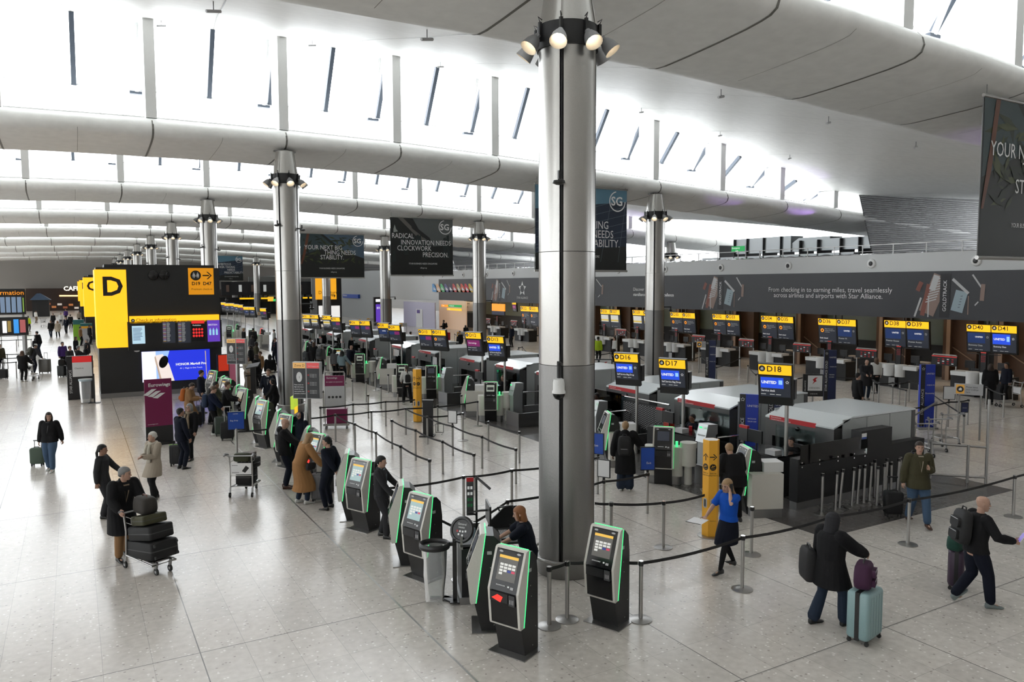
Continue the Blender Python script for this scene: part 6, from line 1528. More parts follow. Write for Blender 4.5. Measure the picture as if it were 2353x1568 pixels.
# ---------------- foreground cast
P = person(at(118, 1082), -112, 'woman in black fleece and blue jeans walking alone, pulling a small wheeled case', 1.66, 2, 1.18, feet=((-.11, .16, 0), (.1, -.12, 0)), hands=((-.32, -.1, .78), (.3, .04, .74)), hair=('long', 'dbrown'), tc='black', t=.035, hem=.86, shirt='grey', bc='jeans', bw=.03, shoe='white', head=(-25, 4), collar=True)
suitcase(at(87, 1071), -112, 'small green and patterned wheeled case pulled by the walking woman', (.07, .1, .075), .36, .2, .46, .2, hard=False, ribs=False)
person(at(240, 1190), -22, 'woman in dark uniform suit and black ponytail gesturing with one open hand', 1.66, 2, 1.0, hands=((-.2, .38, 1.0), (.24, -.05, .82)), hair=('pony', 'black'), tc='charcoal', t=.022, hem=.8, bc='charcoal', bflare=.02, skin='mid', head=(0, 2))
P = person(at(283, 1284), -68, 'grey-haired man in a long black coat pushing the heavily loaded trolley', 1.82, 2, 1.12, lean=16, feet=((-.12, -.2, 0), (.12, .1, 0)), hands=((-.2, .48, 1.02), (.25, .46, 1.02)), hair=('short', 'grey'), tc='black', t=.045, hem=.5, flare=.06, shirt='khaki', bc='tan', bw=.025, head=(-45, 0), collar=True)
TR = trolley(at(325, 1297), -66, 'baggage trolley piled with four dark bags pushed by the man in the black coat', board=False)
def lying(M, dims, label, c, name='suitcase', r=.05, wheels=True):
    t = thing(name, label, 'suitcase'); t.matrix_world = M; w, d, h = dims; m = lugm(c, .75)
    b = MB(); b.rings([[(x * k, y * k, z) for x, y in rpoly(w, d, r, 0, 0, 4)] for z, k in ((0, .95), (.02, 1), (h - .02, 1), (h, .95))]); b.build('shell', m, t, ang=50)
    b = MB(); b.rings([[(x * 1.006, y * 1.006, z) for x, y in rpoly(w, d, r, 0, 0, 4)] for z in (h * .47, h * .53)], cap=False); b.build('zip', DGR, t, smooth=False)
    b = MB(); b.tube([(-.09, -d / 2, h * .5), (-.07, -d / 2 - .035, h * .5), (.07, -d / 2 - .035, h * .5), (.09, -d / 2, h * .5)], .011, 6); b.build('grip', BLK, t)
    if wheels:
        for x in (-1, 1):
            for z in (.15, .85): b = MB(); b.cyl((x * w * .4 - .012, d / 2 + .03, h * z), (x * w * .4 + .012, d / 2 + .03, h * z), .03, n=10); b.build('wheel', RUB, t)
    return t
lying(TM_(TR, (0, .42, .26), 0, 7), (.52, .92, .3), 'big black suitcase lying at the bottom of the loaded trolley', (.008, .008, .009))
lying(TM_(TR, (0, .40, .585), 4, 10), (.48, .72, .24), 'black suitcase second from the bottom of the loaded trolley', (.012, .012, .013), wheels=False)
lying(TM_(TR, (0, .34, .85), -6, 12), (.44, .6, .16), 'olive green garment case third up on the loaded trolley', (.05, .048, .022), wheels=False)
soft_bag(TM_(TR, (0, .22, 1.03), 90, 0), (.46, .3, .3), 'brown leather-handled holdall on top of the loaded trolley', bk((.03, .026, .022)), 'holdall', 'bag', mat('tan_leather', (.1, .03, .015), .5))
person(at(357, 1148), -148, 'white-haired woman in a beige coat and cream scarf with clasped hands', 1.66, 2, 1.02, hands=((-.03, .3, 1.14), (.04, .3, 1.16)), hair=('bun', 'white'), tc='beige', t=.035, hem=.62, flare=.12, scarf='cream', bc='black', bflare=.015, feet=((-.1, .1, 0), (.09, -.1, 0)), head=(15, 0), hn=((-.3, .3, .8), (.3, .3, .8)))
person(at(418, 1078), 22, 'man in a dark navy suit with his back turned, talking to the scarf woman', 1.74, 1, 1.05, hair=('short', 'black'), tc='dnavy', t=.025, hem=.78, bc='dnavy', skin='mid', hands=((-.24, .1, .85), (.3, .1, .84)), collar='shirt', shirt='white')
suitcase(at(406, 1071), -120, 'black and lime green suitcase behind the navy suit man', (.01, .01, .01), .34, .24, .55, 0, lugm((.15, .35, .02)))
person(at(440, 1056), -135, 'woman with glasses, patterned scarf and black coat facing the navy suit man', 1.68, 1, 1.0, hair=('bob', 'grey'), tc='black', t=.03, hem=.75, scarf='khaki', bc='black', glasses=True, hands=((-.25, .1, .8), (.25, .12, .9)), feet=((-.12, .15, 0), (.12, -.15, 0)))
P = person(at(436, 985), -22, 'woman with a bun in a tan hooded coat looking down at her phone', 1.68, 1, 1.05, lean=6, hair=('bun', 'dbrown'), tc='tan', t=.045, hem=.52, flare=.12, bc='black', collar='hood', hands=((-.08, .36, 1.12), (.1, .36, 1.12)), head=(0, 25))
backpack(P, 'orange backpack on the woman in the tan coat', bk((.4, .1, .01)), z=1.02, back=-.22)
person(at(464, 950), -15, 'man in a navy jacket standing right in front of the blue phone advert', 1.76, 1, 1.05, hair=('short', 'dbrown'), tc='dnavy', t=.035, hem=.84, bc='dnavy', head=(-10, 5))
person(at(484, 975), -45, 'white curly-haired person in a pale scarf bending toward the kiosk', 1.62, 1, 1.0, lean=14, hair=('curly', 'white'), tc='grey', t=.03, hem=.82, scarf='cream', bc='black', head=(0, 20))
P = person(at(490, 1000), -20, 'teenager in a navy sweatshirt looking down beside the dark suitcase', 1.72, 1, .92, hair=('short', 'brown'), tc='navy', t=.03, hem=.86, bc='black', shoe='white', head=(0, 22), hands=((-.16, .3, .95), (.18, .34, .95)))
backpack(P, 'blue backpack worn by the teenager in the navy sweatshirt', bk((.015, .03, .07)), z=.98, back=-.23)
person(at(523, 985) + Vector((-.35, .1, 0)), -20, 'person in a camouflage jacket and black beanie at the kiosk', 1.72, 1, 1.12, hair=('short', 'black'), tc='camo', t=.045, hem=.75, bc='camo', skin='mid', hands=((-.15, .35, 1.05), (.2, .3, 1.0)))
person(at(547, 990) + Vector((-.4, -.1, 0)), -10, 'man in a black jacket tapping the kiosk screen', 1.8, 1, 1.1, lean=6, hair=('short', 'brown'), tc='black', t=.035, hem=.8, bc='dnavy', glasses=True, hands=((-.1, .4, 1.1), (.3, .36, 1.12)))
suitcase(at(458, 975), -110, 'dark blue suitcase beside the tan coat woman', (.01, .014, .03), .4, .25, .62, .3, ribs=False)
suitcase(at(508, 1002), -100, 'dark green suitcase standing next to the black soft case', (.03, .045, .035), .4, .24, .6, 0)
suitcase(at(523, 1012), -105, 'black soft wheeled case with its long pull handle raised', (.01, .01, .011), .42, .26, .55, .5, ribs=False, hard=False)
suitcase(at(432, 985) + Vector((.35, .1, 0)), -100, 'slim black suitcase in front of the tan coat woman', (.012, .012, .014), .3, .22, .5, .4, ribs=False)
P = person(at(655, 1122), -15, 'bald man with glasses in a black hooded top holding papers', 1.8, 2, 1.05, hair=('', ''), tc='black', t=.035, hem=.84, bc='dnavy', shoe='brown', collar='hood', glasses=True, hands=((-.08, .42, 1.0), (.14, .44, 1.02)), head=(0, 8), skin='pale')
person(at(694, 1075), -150, 'smiling woman in a navy headscarf and uniform behind the kiosk', 1.6, 1, 1.05, hair=('hijab', 'dnavy'), tc='dnavy', t=.03, hem=.7, bc='dnavy', skin='mid', glasses=True)
P = person(at(690, 1158), 10, 'woman with long fair hair in a full-length camel coat bending to the kiosk', 1.72, 2, 1.02, lean=22, hair=('long', 'blonde'), tc='camel', t=.04, hem=.32, flare=.14, bc='djeans', shoe='white', hands=((-.1, .46, 1.1), (.34, .42, .92)), head=(0, 12), collar=True, feet=((-.12, .0, 0), (.12, .12, 0)))
soft_bag(Matrix.Translation(P['w']((.26, .16, .85))) @ Matrix.Rotation(R(30), 4, 'Z'), (.26, .08, .16), 'black crossbody bag on the camel coat', bk((.01, .01, .01)), 'crossbody_bag', 'bag', handle=False)
suitcase(at(736, 1153), -120, 'grey ribbed hard suitcase beside the navy uniformed woman', (.13, .13, .135), .4, .26, .62, .42)
suitcase(at(713, 1135), -120, 'dark suitcase half hidden behind the camel coat', (.02, .022, .024), .36, .26, .6, 0)
person(at(757, 1170), 128, 'woman in a navy uniform suit holding her hands behind her back', 1.7, 2, 1.0, hair=('bun', 'black'), tc='dnavy', t=.024, hem=.8, bc='dnavy', hands=((-.02, -.22, .92), (.05, -.22, .95)), elb=((-1, -.6, 0), (1, -.6, 0)), head=(-20, 5), feet=((-.13, 0, 0), (.13, .05, 0)))
person(at(876, 1235), -35, 'woman in grey uniform with pale blue collar and black ponytail adjusting the belt', 1.7, 2, 1.06, hair=('pony', 'black'), tc='charcoal', t=.02, hem=.82, shirt='pattern', collar='shirt', bc='charcoal', bw=.03, hands=((-.1, .44, .98), (.2, .3, .95)), head=(0, 5), feet=((-.1, -.02, 0), (.1, .14, 0)))
P = person(at(1216, 1397), 150, 'woman with ginger bobbed hair in a navy short-sleeved uniform typing at the desk', 1.68, 2, 1.15, lean=12, hair=('bob', 'ginger'), tc='dnavy', t=.025, hem=.82, sleeves='short', bc='dnavy', hands=((-.12, .56, 1.06), (.17, .58, 1.07)), head=(0, 8), hn=((0, .2, 1), (0, .2, 1)), elb=((-1, -.6, -.8), (1, -.6, -.8)))
P = person(at(1672, 1312), -178, 'woman walking in a royal blue blouse and navy skirt, phone at her ear', 1.7, 2, 1.05, hair=('long', 'blonde'), tc='royal', t=.02, hem=.96, sleeves='short', bottom='skirt', bc='dnavy', feet=((-.09, .3, 0), (.09, -.25, .03)), toes=((0, 0), (-25, 0)), hands=((-.14, .13, 1.52), (.2, .42, .98)), hn=((-1, 0, 0), (.1, -.2, -1)), elb=((-.8, .6, -1), (1, -.6, -.5)), head=(0, 14), curl=.9)
t = thing('mobile_phone', 'black phone held to the ear of the woman in blue', 'phone', P['w']((-.105, .06, 1.58)), R(P['h'] - 90)); MB().box(-.006, .006, -.035, .035, -.07, .07).build('case', BLK, t, smooth=False)
t = thing('clipboard', 'clipboard with papers carried by the woman in blue', 'clipboard', P['w']((.2, .56, .975)), R(P['h'] - 70)); MB().box(-.12, .16, -.15, .19, 0, .008).build('board', BLK, t, smooth=False)
for i in range(3): MB().box(-.11 - .02 * i, .15 - .03 * i, -.14 + .02 * i, .17 + .015 * i, .008 + .003 * i, .011 + .003 * i).build('paper', TXTP, t, smooth=False)
person(at(1690, 1200), 70, 'fair-haired person in a black puffer jacket bending over the trolley by the belt', 1.76, 1, 1.1, lean=30, hair=('short', 'blonde'), tc='black', t=.06, hem=.78, bc='black', hands=((-.3, .35, .95), (.25, .5, .95)), head=(0, 20))
P = person(at(1436, 1128), 48, 'person in an ankle-length black puffer coat with wide jeans, seen from behind', 1.76, 1, 1.08, hair=('short', 'blonde'), tc='black', t=.06, hem=.42, flare=.05, bc='djeans', bw=.035, bflare=.04, shoe='white', hands=((-.32, .05, .8), (.42, .3, 1.0)), collar='hood', curl=.8)
backpack(P, 'black backpack hanging on the long black puffer coat', bk((.008, .008, .009)), z=.95, back=-.27)
P = person(at(2106, 1205), -128, 'dark-haired man in an olive waxed jacket and light jeans walking toward the viewer', 1.8, 2, 1.12, hair=('short', 'dbrown'), tc='olive', t=.04, hem=.78, flare=.04, shirt='beige', bc='jeans', bw=.03, shoe='brown', feet=((-.1, .3, .0), (.1, -.2, .03)), toes=((0, 0), (-20, 0)), hands=((-.12, .24, 1.22), (.3, -.02, .8)), head=(8, 0), collar=True)
backpack(P, 'navy backpack slung behind the olive jacket man', bk((.012, .015, .03)), z=.98, back=-.26)
suitcase(P['w']((.3, -.5, 0)), -128, 'black wheeled case trailing behind the olive jacket man', (.008, .008, .009), .38, .26, .5, .3, ribs=False, hard=False)
P = person(at(1905, 1437), -8, 'hooded woman in a padded black coat resting a hand on the purple bag', 1.74, 2, 1.12, hair=('hood', 'charcoal'), tc='black', t=.055, hem=.62, flare=.1, bc='djeans', bflare=.035, hands=((-.3, .1, .8), (.22, .5, 1.07)), feet=((-.14, -.18, 0), (.1, .2, 0)), head=(10, 5), elb=((-.6, -1, -.3), (.8, -.6, -.6)))
SB = at(1985, 1470)
suitcase(SB, -78, 'large light blue ribbed suitcase with a black strap', (.24, .36, .37), .52, .33, .70, 0, BLK)
soft_bag(Matrix.Translation((SB.x - .02, SB.y + .02, .80)) @ Matrix.Rotation(R(28), 4, 'Z'), (.4, .24, .36), 'dark purple backpack sitting on the light blue suitcase', bk((.04, .008, .035)), 'backpack', 'bag', pockets=2)
soft_bag(Matrix.Translation(P['w']((-.33, -.12, .62))) @ Matrix.Rotation(R(60), 4, 'Z'), (.4, .18, .5), 'black tote bag hanging from the hooded woman shoulder', bk((.01, .01, .012)), 'tote_bag', 'bag')
P = person(at(2236, 1392), -32, 'bald man in black striding away with a phone in his hand', 1.8, 2, 1.08, hair=('', ''), tc='black', t=.03, hem=.86, bc='dnavy', bw=.03, shoe='grey', feet=((-.1, -.24, .06), (.1, .2, 0)), toes=((-40, 0), (0, 0)), hands=((-.28, .12, 1.0), (.3, .38, 1.12)), head=(10, 0), lean=6, curl=.8)
backpack(P, 'black backpack with a white tag on the bald striding man', bk((.012, .012, .013)), w=.36, h=.5, z=.98, back=-.25, pockets=2)
t = thing('mobile_phone', 'phone with a lit screen held by the bald striding man', 'phone', P['w']((.3, .49, 1.17)), R(P['h'] - 90)); t.rotation_euler = (R(-35), 0, R(P['h'] - 90)); MB().box(-.04, .04, -.005, .005, -.07, .09).build('case', WHT, t, smooth=False); MB().box(-.035, .035, -.008, -.005, -.065, .085).build('screen', emis('phone_screen', (.2, .15, .5), .8), t, smooth=False)
PS = at(2195, 1352)
suitcase(PS, -60, 'dark purple ribbed suitcase left of the bald striding man', (.045, .025, .05), .34, .24, .62, .25, BLK)
soft_bag(Matrix.Translation((PS.x, PS.y, .69)) @ Matrix.Rotation(R(10), 4, 'Z'), (.42, .22, .26), 'dark green holdall resting on the purple suitcase', bk((.008, .05, .035)), 'holdall', 'bag')

# ---------------- middle ground
TB = trolley(at(556, 1142), 62, 'parked baggage trolley with green bag in its basket near the blue notice')
soft_bag(TM_(TB, (0, .1, .87), 0, 0), (.4, .2, .2), 'dark green bag lying in the trolley basket', bk((.03, .035, .015)), 'bag', 'bag', handle=False)
lying(TM_(TB, (0, .42, .26), 90, 0), (.55, .4, .36), 'black suitcase low on the parked trolley', (.01, .01, .011), wheels=False)
lying(TM_(TB, (.05, .46, .63), 85, -4), (.52, .42, .24), 'second black case higher on the parked trolley', (.014, .014, .015), wheels=False)
lying(TM_(TB, (.04, .44, .88), 90, -6), (.46, .3, .13), 'taupe case topping the parked trolley', (.11, .085, .07), wheels=False)
person(at(655, 942) + Vector((-.75, -.55, 0)), -120, 'man in a navy jacket with an orange sleeve mark standing by the second column', 1.8, 1, 1.1, hair=('short', 'brown'), tc='dnavy', t=.04, hem=.8, shirt='white', bc='black', hands=((-.2, .25, 1.0), (.22, .25, 1.0)))
person(at(636, 965), 170, 'dark-haired woman in black bending over the staff desk by the second column', 1.62, 1, 1.0, lean=12, hair=('bob', 'black'), tc='black', t=.03, hem=.7, bc='black', hands=((-.2, .4, .98), (.2, .4, .98)))
suitcase(at(676, 938), -125, 'bright red suitcase at the foot of the second column', (.45, .01, .015), .46, .3, .68, 0, BLK)
P = person(at(936, 930), 78, 'woman in a white sweater with a long dark ponytail, seen from behind', 1.7, 1, .98, hair=('pony', 'dbrown'), tc='white', t=.025, hem=.95, bc='black', bw=.025, shoe='white', hands=((-.22, .25, 1.0), (.2, .2, 1.0)), feet=((-.14, .1, 0), (.16, -.12, 0)))
backpack(P, 'small black backpack worn over the white sweater', bk((.01, .01, .01)), .24, .12, .34, 1.0, -.2, 0)
person(at(803, 866), 40, 'bald man in a dark jacket leaning over the bag drop', 1.8, 1, 1.1, lean=22, hair=('', ''), tc='dnavy', t=.04, hem=.82, bc='khaki', hands=((-.1, .4, .9), (.2, .4, .95)))
person(at(787, 882), 45, 'dark-haired person in a patterned shirt pointing at the bag drop', 1.74, 1, 1.0, hair=('curly', 'black'), tc='pattern', t=.025, hem=.95, bc='black', hands=((-.2, .2, .95), (.4, .3, .95)))
person(at(770, 872), 45, 'person in a black and white striped top at the pale kiosk', 1.66, 1, 1.0, hair=('bob', 'black'), tc='grey', t=.025, hem=.88, bc='black')
P = person(at(737, 860), 50, 'person in a grey top bending right of the second column', 1.74, 1, 1.05, lean=14, hair=('short', 'grey'), tc='grey', t=.03, hem=.84, bc='black')
backpack(P, 'grey backpack on the person bending right of the second column', bk((.05, .055, .06)), z=1.0)
person(at(722, 850), 50, 'person with long auburn hair in black right of the second column', 1.7, 1, 1.05, hair=('long', 'brown'), tc='black', t=.03, hem=.7, bc='black')
P = person(at(708, 868), 40, 'person with a large grey bag half hidden by the second column', 1.72, 1, 1.05, hair=('hood', 'charcoal'), tc='charcoal', t=.04, hem=.8, bc='black')
backpack(P, 'large slate backpack beside the second column', bk((.04, .045, .05)), .36, .2, .5, .95)
person(at(570, 897), -75, 'young woman in cream top and wide cream trousers standing in the queue', 1.68, 1, .95, hair=('long', 'dbrown'), tc='cream', t=.02, hem=.9, bc='khaki', bw=.04, bflare=.05, shoe='white', head=(-25, 0), hands=((-.12, .25, 1.0), (.15, .28, 1.0)))
person(at(592, 893), 140, 'person in a black jacket and trousers at the tall reader stand', 1.72, 1, 1.05, hair=('bob', 'dbrown'), tc='black', t=.04, hem=.8, bc='black')
person(at(600, 880), -160, 'fair-skinned person with tied brown hair behind the black jacket at the reader', 1.68, 1, 1.0, hair=('bun', 'brown'), tc='tan', t=.03, hem=.8, bc='black')
person(at(578, 862), 160, 'person in a long dark coat carrying a black bag in the far queue', 1.72, 1, 1.2, hair=('long', 'black'), tc='black', t=.05, hem=.6, bc='khaki')
person(at(590, 856), 0, 'man in a khaki jacket with a black crossbody strap in the far queue', 1.82, 1, 1.15, hair=('short', 'black'), tc='olive', t=.04, hem=.8, bc='khaki', skin='dark')
person(at(622, 892), 75, 'person in black top and pale grey sweatpants seen from behind', 1.7, 1, 1.05, hair=('bob', 'black'), tc='black', t=.04, hem=.92, bc='grey' if 0 else 'cream', bw=.035, shoe='white')
person(at(634, 838), -140, 'uniformed man with white shirt and red tie in the far queue area', 1.76, 1, 1.0, hair=('short', 'black'), tc='dnavy', t=.025, hem=.78, shirt='white', tie='red', bc='dnavy', skin='mid')
person(at(561, 805), 10, 'fair-haired person in a long black coat at the far bag drop', 1.74, 0, 1.05, hair=('short', 'blonde'), tc='black', t=.04, hem=.6, bc='black')
person(at(583, 805), 60, 'person in a black coat seen from behind at the far bag drop', 1.76, 0, 1.1, hair=('short', 'black'), tc='black', t=.04, hem=.7, bc='black')
person(at(577, 822), 30, 'person with curly dark hair crouching in the far queue', 1.6, 0, 1.1, hair=('curly', 'dbrown'), tc='charcoal', t=.05, hem=.7, bc='black', lean=15)
person(at(631, 805), 150, 'staff member in a white shirt behind the far counter', 1.66, 0, 1.0, hair=('bun', 'black'), tc='white', t=.02, hem=.9, bc='black')
person((15.65, 16.6, 0), 175, 'staff woman with glasses seated at the counter below D17', 1.66, 1, 1.0, ph=.62, feet=((-.1, .12, 0), (.1, .12, 0)), hair=('bun', 'black'), tc='dnavy', t=.02, hem=.9, bc='dnavy', skin='mid', glasses=True, hands=((-.3, .34, .86), (.3, .34, .86)))
person((15.55, 21.2, 0), 180, 'man in a dark suit seated just right of the big column', 1.74, 1, 1.0, ph=.62, feet=((-.1, .12, 0), (.1, .12, 0)), hair=('short', 'black'), tc='black', t=.02, hem=.9, shirt='white', bc='black', skin='dark', hands=((-.25, .3, .86), (.25, .3, .86)))
person((15.6, 27.9, 0), -160, 'long-haired staff woman seated behind the counter just left of the big column', 1.66, 1, 1.0, ph=.62, feet=((-.1, .12, 0), (.1, .12, 0)), hair=('long', 'brown'), tc='black', t=.02, hem=.9, bc='black', hands=((-.25, .3, .86), (.25, .3, .86)))
person((15.6, 13.0, 0), -170, 'staff member hidden behind the printer by the D18 pole', 1.6, 1, 1.0, ph=.62, feet=((-.1, .12, 0), (.1, .12, 0)), hair=('bun', 'black'), tc='black', t=.02, hem=.9, bc='black', hands=((-.25, .3, .86), (.25, .3, .86)))
# ---------------- right side, before the desks
person(at(1988, 918), -125, 'bald man in a grey coat reading papers before the D38 desk', 1.8, 1, 1.15, hair=('', ''), tc='grey' if 0 else 'charcoal', t=.04, hem=.6, bc='djeans', hands=((-.1, .32, 1.08), (.12, .32, 1.08)), head=(0, 22))
person(at(1968, 962), -20, 'dark-haired man in a black jacket and blue shirt behind the nearest white housing', 1.76, 1, 1.08, hair=('short', 'black'), tc='black', t=.035, hem=.8, shirt='pattern', bc='black')
person(at(2012, 905), 60, 'person with long auburn hair and a white top at the D38 desk', 1.7, 0, 1.0, hair=('long', 'brown'), tc='white', t=.025, hem=.9, bc='black')
person(at(2273, 930), 45, 'person in black with dark curly hair at the D40 desk', 1.74, 0, 1.2, hair=('curly', 'dbrown'), tc='black', t=.05, hem=.6, bc='black')
person(at(2310, 925), 160, 'dim staff member in navy behind the D41 desk', 1.74, 0, 1.0, hair=('short', 'black'), tc='dnavy', t=.025, hem=.8, bc='black', skin='mid')
person(at(1374, 835), 30, 'person in a lime green jacket right of the big column', 1.74, 0, 1.1, hair=('short', 'black'), tc='lime', t=.04, hem=.82, bc='black')
person(at(1412, 832), 170, 'staff member with white sleeves and red scarf behind the far desk', 1.68, 0, 1.0, hair=('bun', 'dbrown'), tc='white', t=.025, hem=.9, shirt='red', bc='black')
person(at(1352, 830), 20, 'person in black leaning in beside the lime green jacket', 1.74, 0, 1.0, hair=('short', 'black'), tc='black', t=.04, hem=.7, bc='black', lean=12)
person(at(1176, 798), -170, 'dark-dressed man at the far desk below the single hanging screen', 1.78, 0, 1.05, hair=('short', 'black'), tc='dnavy', t=.03, hem=.75, bc='black')
P = person(at(1020, 778), 165, 'man in a black coat reading his phone before the white hoarding', 1.76, 0, 1.05, hair=('short', 'black'), tc='black', t=.035, hem=.7, bc='black', hands=((-.1, .3, 1.15), (.1, .3, 1.1)))
backpack(P, 'black backpack on the man before the white hoarding', bk((.01, .01, .012)))
suitcase(at(1028, 784), -90, 'red suitcase beside the man before the white hoarding', (.4, .01, .02), .5, .3, .72, 0)
person(at(1072, 785), 90, 'person in dark clothes crouching by the belt right of the red suitcase', 1.5, 0, 1.1, hair=('hood', 'black'), tc='black', t=.05, hem=.6, bc='black', lean=20)
person(at(1057, 815), -150, 'dark-haired person passing behind the white housings above screen D12', 1.74, 0, 1.0, hair=('short', 'black'), tc='black', t=.03, hem=.8, bc='black')
person(at(944, 815), 20, 'dark-haired person behind the housing right of screen D9', 1.7, 0, 1.0, hair=('short', 'black'), tc='charcoal', t=.03, hem=.8, bc='black')
person(at(743, 812), 60, 'grey-haired person in black behind the far counters', 1.62, 0, 1.0, hair=('short', 'white'), tc='black', t=.03, hem=.8, bc='black')
person(at(702, 838) + Vector((.5, .6, 0)), 20, 'man in a dark jacket peeping out right of the second column', 1.7, 0, 1.0, hair=('short', 'black'), tc='dnavy', t=.03, hem=.8, bc='black')
person(at(762, 835) + Vector((1.9, 1.5, 0)), -120, 'staff person with tied hair behind the counter above the striped top', 1.6, 0, 1.0, hair=('bun', 'brown'), tc='black', t=.03, hem=.8, bc='black')
# ---------------- left far concourse
person(at(118, 776), -110, 'left one of the strolling couple, in a dark coat', 1.72, 0, 1.0, hair=('short', 'dbrown'), tc='black', t=.035, hem=.65, bc='djeans', feet=((-.1, .15, 0), (.1, -.1, 0)))
person(at(134, 776), -105, 'right one of the strolling couple, in a beige trench coat', 1.68, 0, 1.0, hair=('bob', 'blonde'), tc='beige', t=.035, hem=.6, flare=.15, bc='black', feet=((-.1, -.1, 0), (.1, .15, 0)))
person(at(153, 767), -110, 'man in a dark suit walking right of the couple', 1.8, 0, 1.0, hair=('short', 'dbrown'), tc='dnavy', t=.025, hem=.75, shirt='white', bc='black', feet=((-.1, .15, 0), (.1, -.12, 0)))
person(at(163, 757), 70, 'person in a dark jacket walking away beyond the suited man', 1.76, 0, 1.0, hair=('short', 'black'), tc='black', t=.035, hem=.8, bc='black')
person(at(141, 750), -100, 'distant person in a white top behind the couple', 1.72, 0, 1.0, hair=('short', 'black'), tc='white', t=.03, hem=.85, bc='grey')
person(at(123, 752), -110, 'distant person in black left of the white top', 1.72, 0, 1.0, hair=('short', 'brown'), tc='black', t=.03, hem=.8, bc='black')
person(at(152, 738), -100, 'very distant purple-clad person near the cafe', 1.72, 0, 1.0, hair=('short', 'black'), tc='purple', t=.03, hem=.8, bc='black')
person(at(66, 762), 60, 'person in a yellow high visibility vest by the far lanes', 1.76, 0, 1.0, hair=('short', 'black'), tc='hivis', t=.03, hem=.85, bc='black')
person(at(92, 816), 150, 'tall man in black stooping over a child in the concourse', 1.8, 0, 1.08, lean=14, hair=('short', 'black'), tc='black', t=.035, hem=.8, bc='djeans')
person(at(82, 816), -60, 'small child in dark clothes beside the stooping man', 1.25, 0, 1.1, hair=('hood', 'black'), tc='charcoal', t=.04, hem=.8, bc='black')
P = person(at(76, 860), 30, 'man in a white cap leaning toward the grey suitcase', 1.8, 0, 1.08, lean=20, hair=('cap', 'black'), tc='charcoal', t=.04, hem=.85, bc='dnavy', shoe='white', hands=((-.2, .2, .9), (.4, .35, .85)))
backpack(P, 'olive backpack on the man in the white cap', bk((.04, .04, .03)))
suitcase(at(104, 858), -120, 'large grey suitcase standing alone in the concourse', (.09, .085, .075), .6, .34, .78, .35)
person(at(54, 878), 62, 'woman with curly auburn hair in a wide black coat pushing a trolley', 1.68, 0, 1.15, hair=('curly', 'brown'), tc='black', t=.06, hem=.72, flare=.1, bc='black', shoe='white', hands=((-.3, .35, 1.0), (.3, .35, 1.0)))
trolley(at(54, 878) + Vector((.2, .42, 0)), 62, 'baggage trolley pushed by the curly-haired woman')
person(at(160, 866), -40, 'man in a dark jacket leaning on a pull handle in the concourse', 1.76, 0, 1.08, lean=8, hair=('short', 'brown'), tc='charcoal', t=.035, hem=.85, bc='dnavy', hands=((-.28, .1, .85), (.4, .3, .95)))
person(at(146, 852), -60, 'young man in a purple hooded top behind the leaning man', 1.76, 0, .95, hair=('short', 'black'), tc='purple', t=.03, hem=.85, bc='black', skin='mid')
suitcase(at(143, 867), -120, 'black suitcase with a bag on it left of the leaning man', (.01, .012, .012), .42, .3, .6, 0); soft_bag(Matrix.Translation(at(143, 867) + Vector((0, 0, .68))), (.34, .2, .34), 'small black bag stacked on the black suitcase in the concourse', bk((.012, .012, .014)))
suitcase(at(170, 866), -110, 'tall black suitcase right of the leaning man', (.012, .012, .013), .36, .28, .66, .3); suitcase(at(183, 872), -100, 'dark suitcase behind the cardboard box', (.015, .015, .016), .36, .3, .6, 0); suitcase(at(198, 880), -95, 'largest dark suitcase carrying the cardboard box', (.01, .01, .011), .62, .4, .72, 0)
t = thing('cardboard_box', 'brown cardboard box balanced on dark luggage near the D block', 'box', at(198, 880) + Vector((0, 0, .79)), R(-25)); MB().box(-.34, .34, -.18, .18, 0, .4).build('box', mat('cardboard', (.42, .29, .18), .7), t, smooth=False)
person(at(182, 862), 0, 'person in black holding the cardboard box', 1.7, 0, 1.1, hair=('short', 'grey'), tc='black', t=.04, hem=.8, bc='black', hands=((-.2, .45, 1.15), (.25, .4, 1.15)))
person(at(200, 858), 0, 'person in a dark coat right of the box holder', 1.72, 0, 1.1, hair=('bob', 'black'), tc='black', t=.04, hem=.7, bc='black')
person(at(176, 832), -20, 'person in a long black coat near the lime stand', 1.72, 0, 1.0, hair=('bob', 'brown'), tc='black', t=.04, hem=.5, bc='black')
person(at(202, 842), 170, 'grey-haired man carrying a big black rucksack', 1.76, 0, 1.15, hair=('short', 'grey'), tc='black', t=.06, hem=.8, bc='black')
person(at(186, 795), -20, 'short dark-haired person at the far kiosks beside the lime stand', 1.66, 0, 1.0, hair=('short', 'black'), tc='tan', t=.03, hem=.85, bc='black')
person(at(207, 792), 20, 'person in black among the far kiosk queue', 1.74, 0, 1.1, hair=('short', 'brown'), tc='black', t=.04, hem=.8, bc='black')
person(at(182, 745), -60, 'distant person in a pale top beside the far blocks', 1.7, 0, 1.0, hair=('short', 'grey'), tc='beige', t=.03, hem=.85, bc='black')
person(at(83, 742), 40, 'distant person in a white top near the information boards', 1.72, 0, 1.0, hair=('short', 'black'), tc='white', t=.03, hem=.85, bc='khaki')
person(at(2, 858), -60, 'person in olive and black cut off by the left edge', 1.74, 0, 1.05, hair=('short', 'black'), tc='olive', t=.04, hem=.85, bc='black')
suitcase(at(9, 872), -110, 'black cabin case at the left edge with its handle up', (.012, .012, .013), .4, .26, .5, .45)
trolley(at(100, 752), 100, 'empty baggage trolley standing in the far concourse')
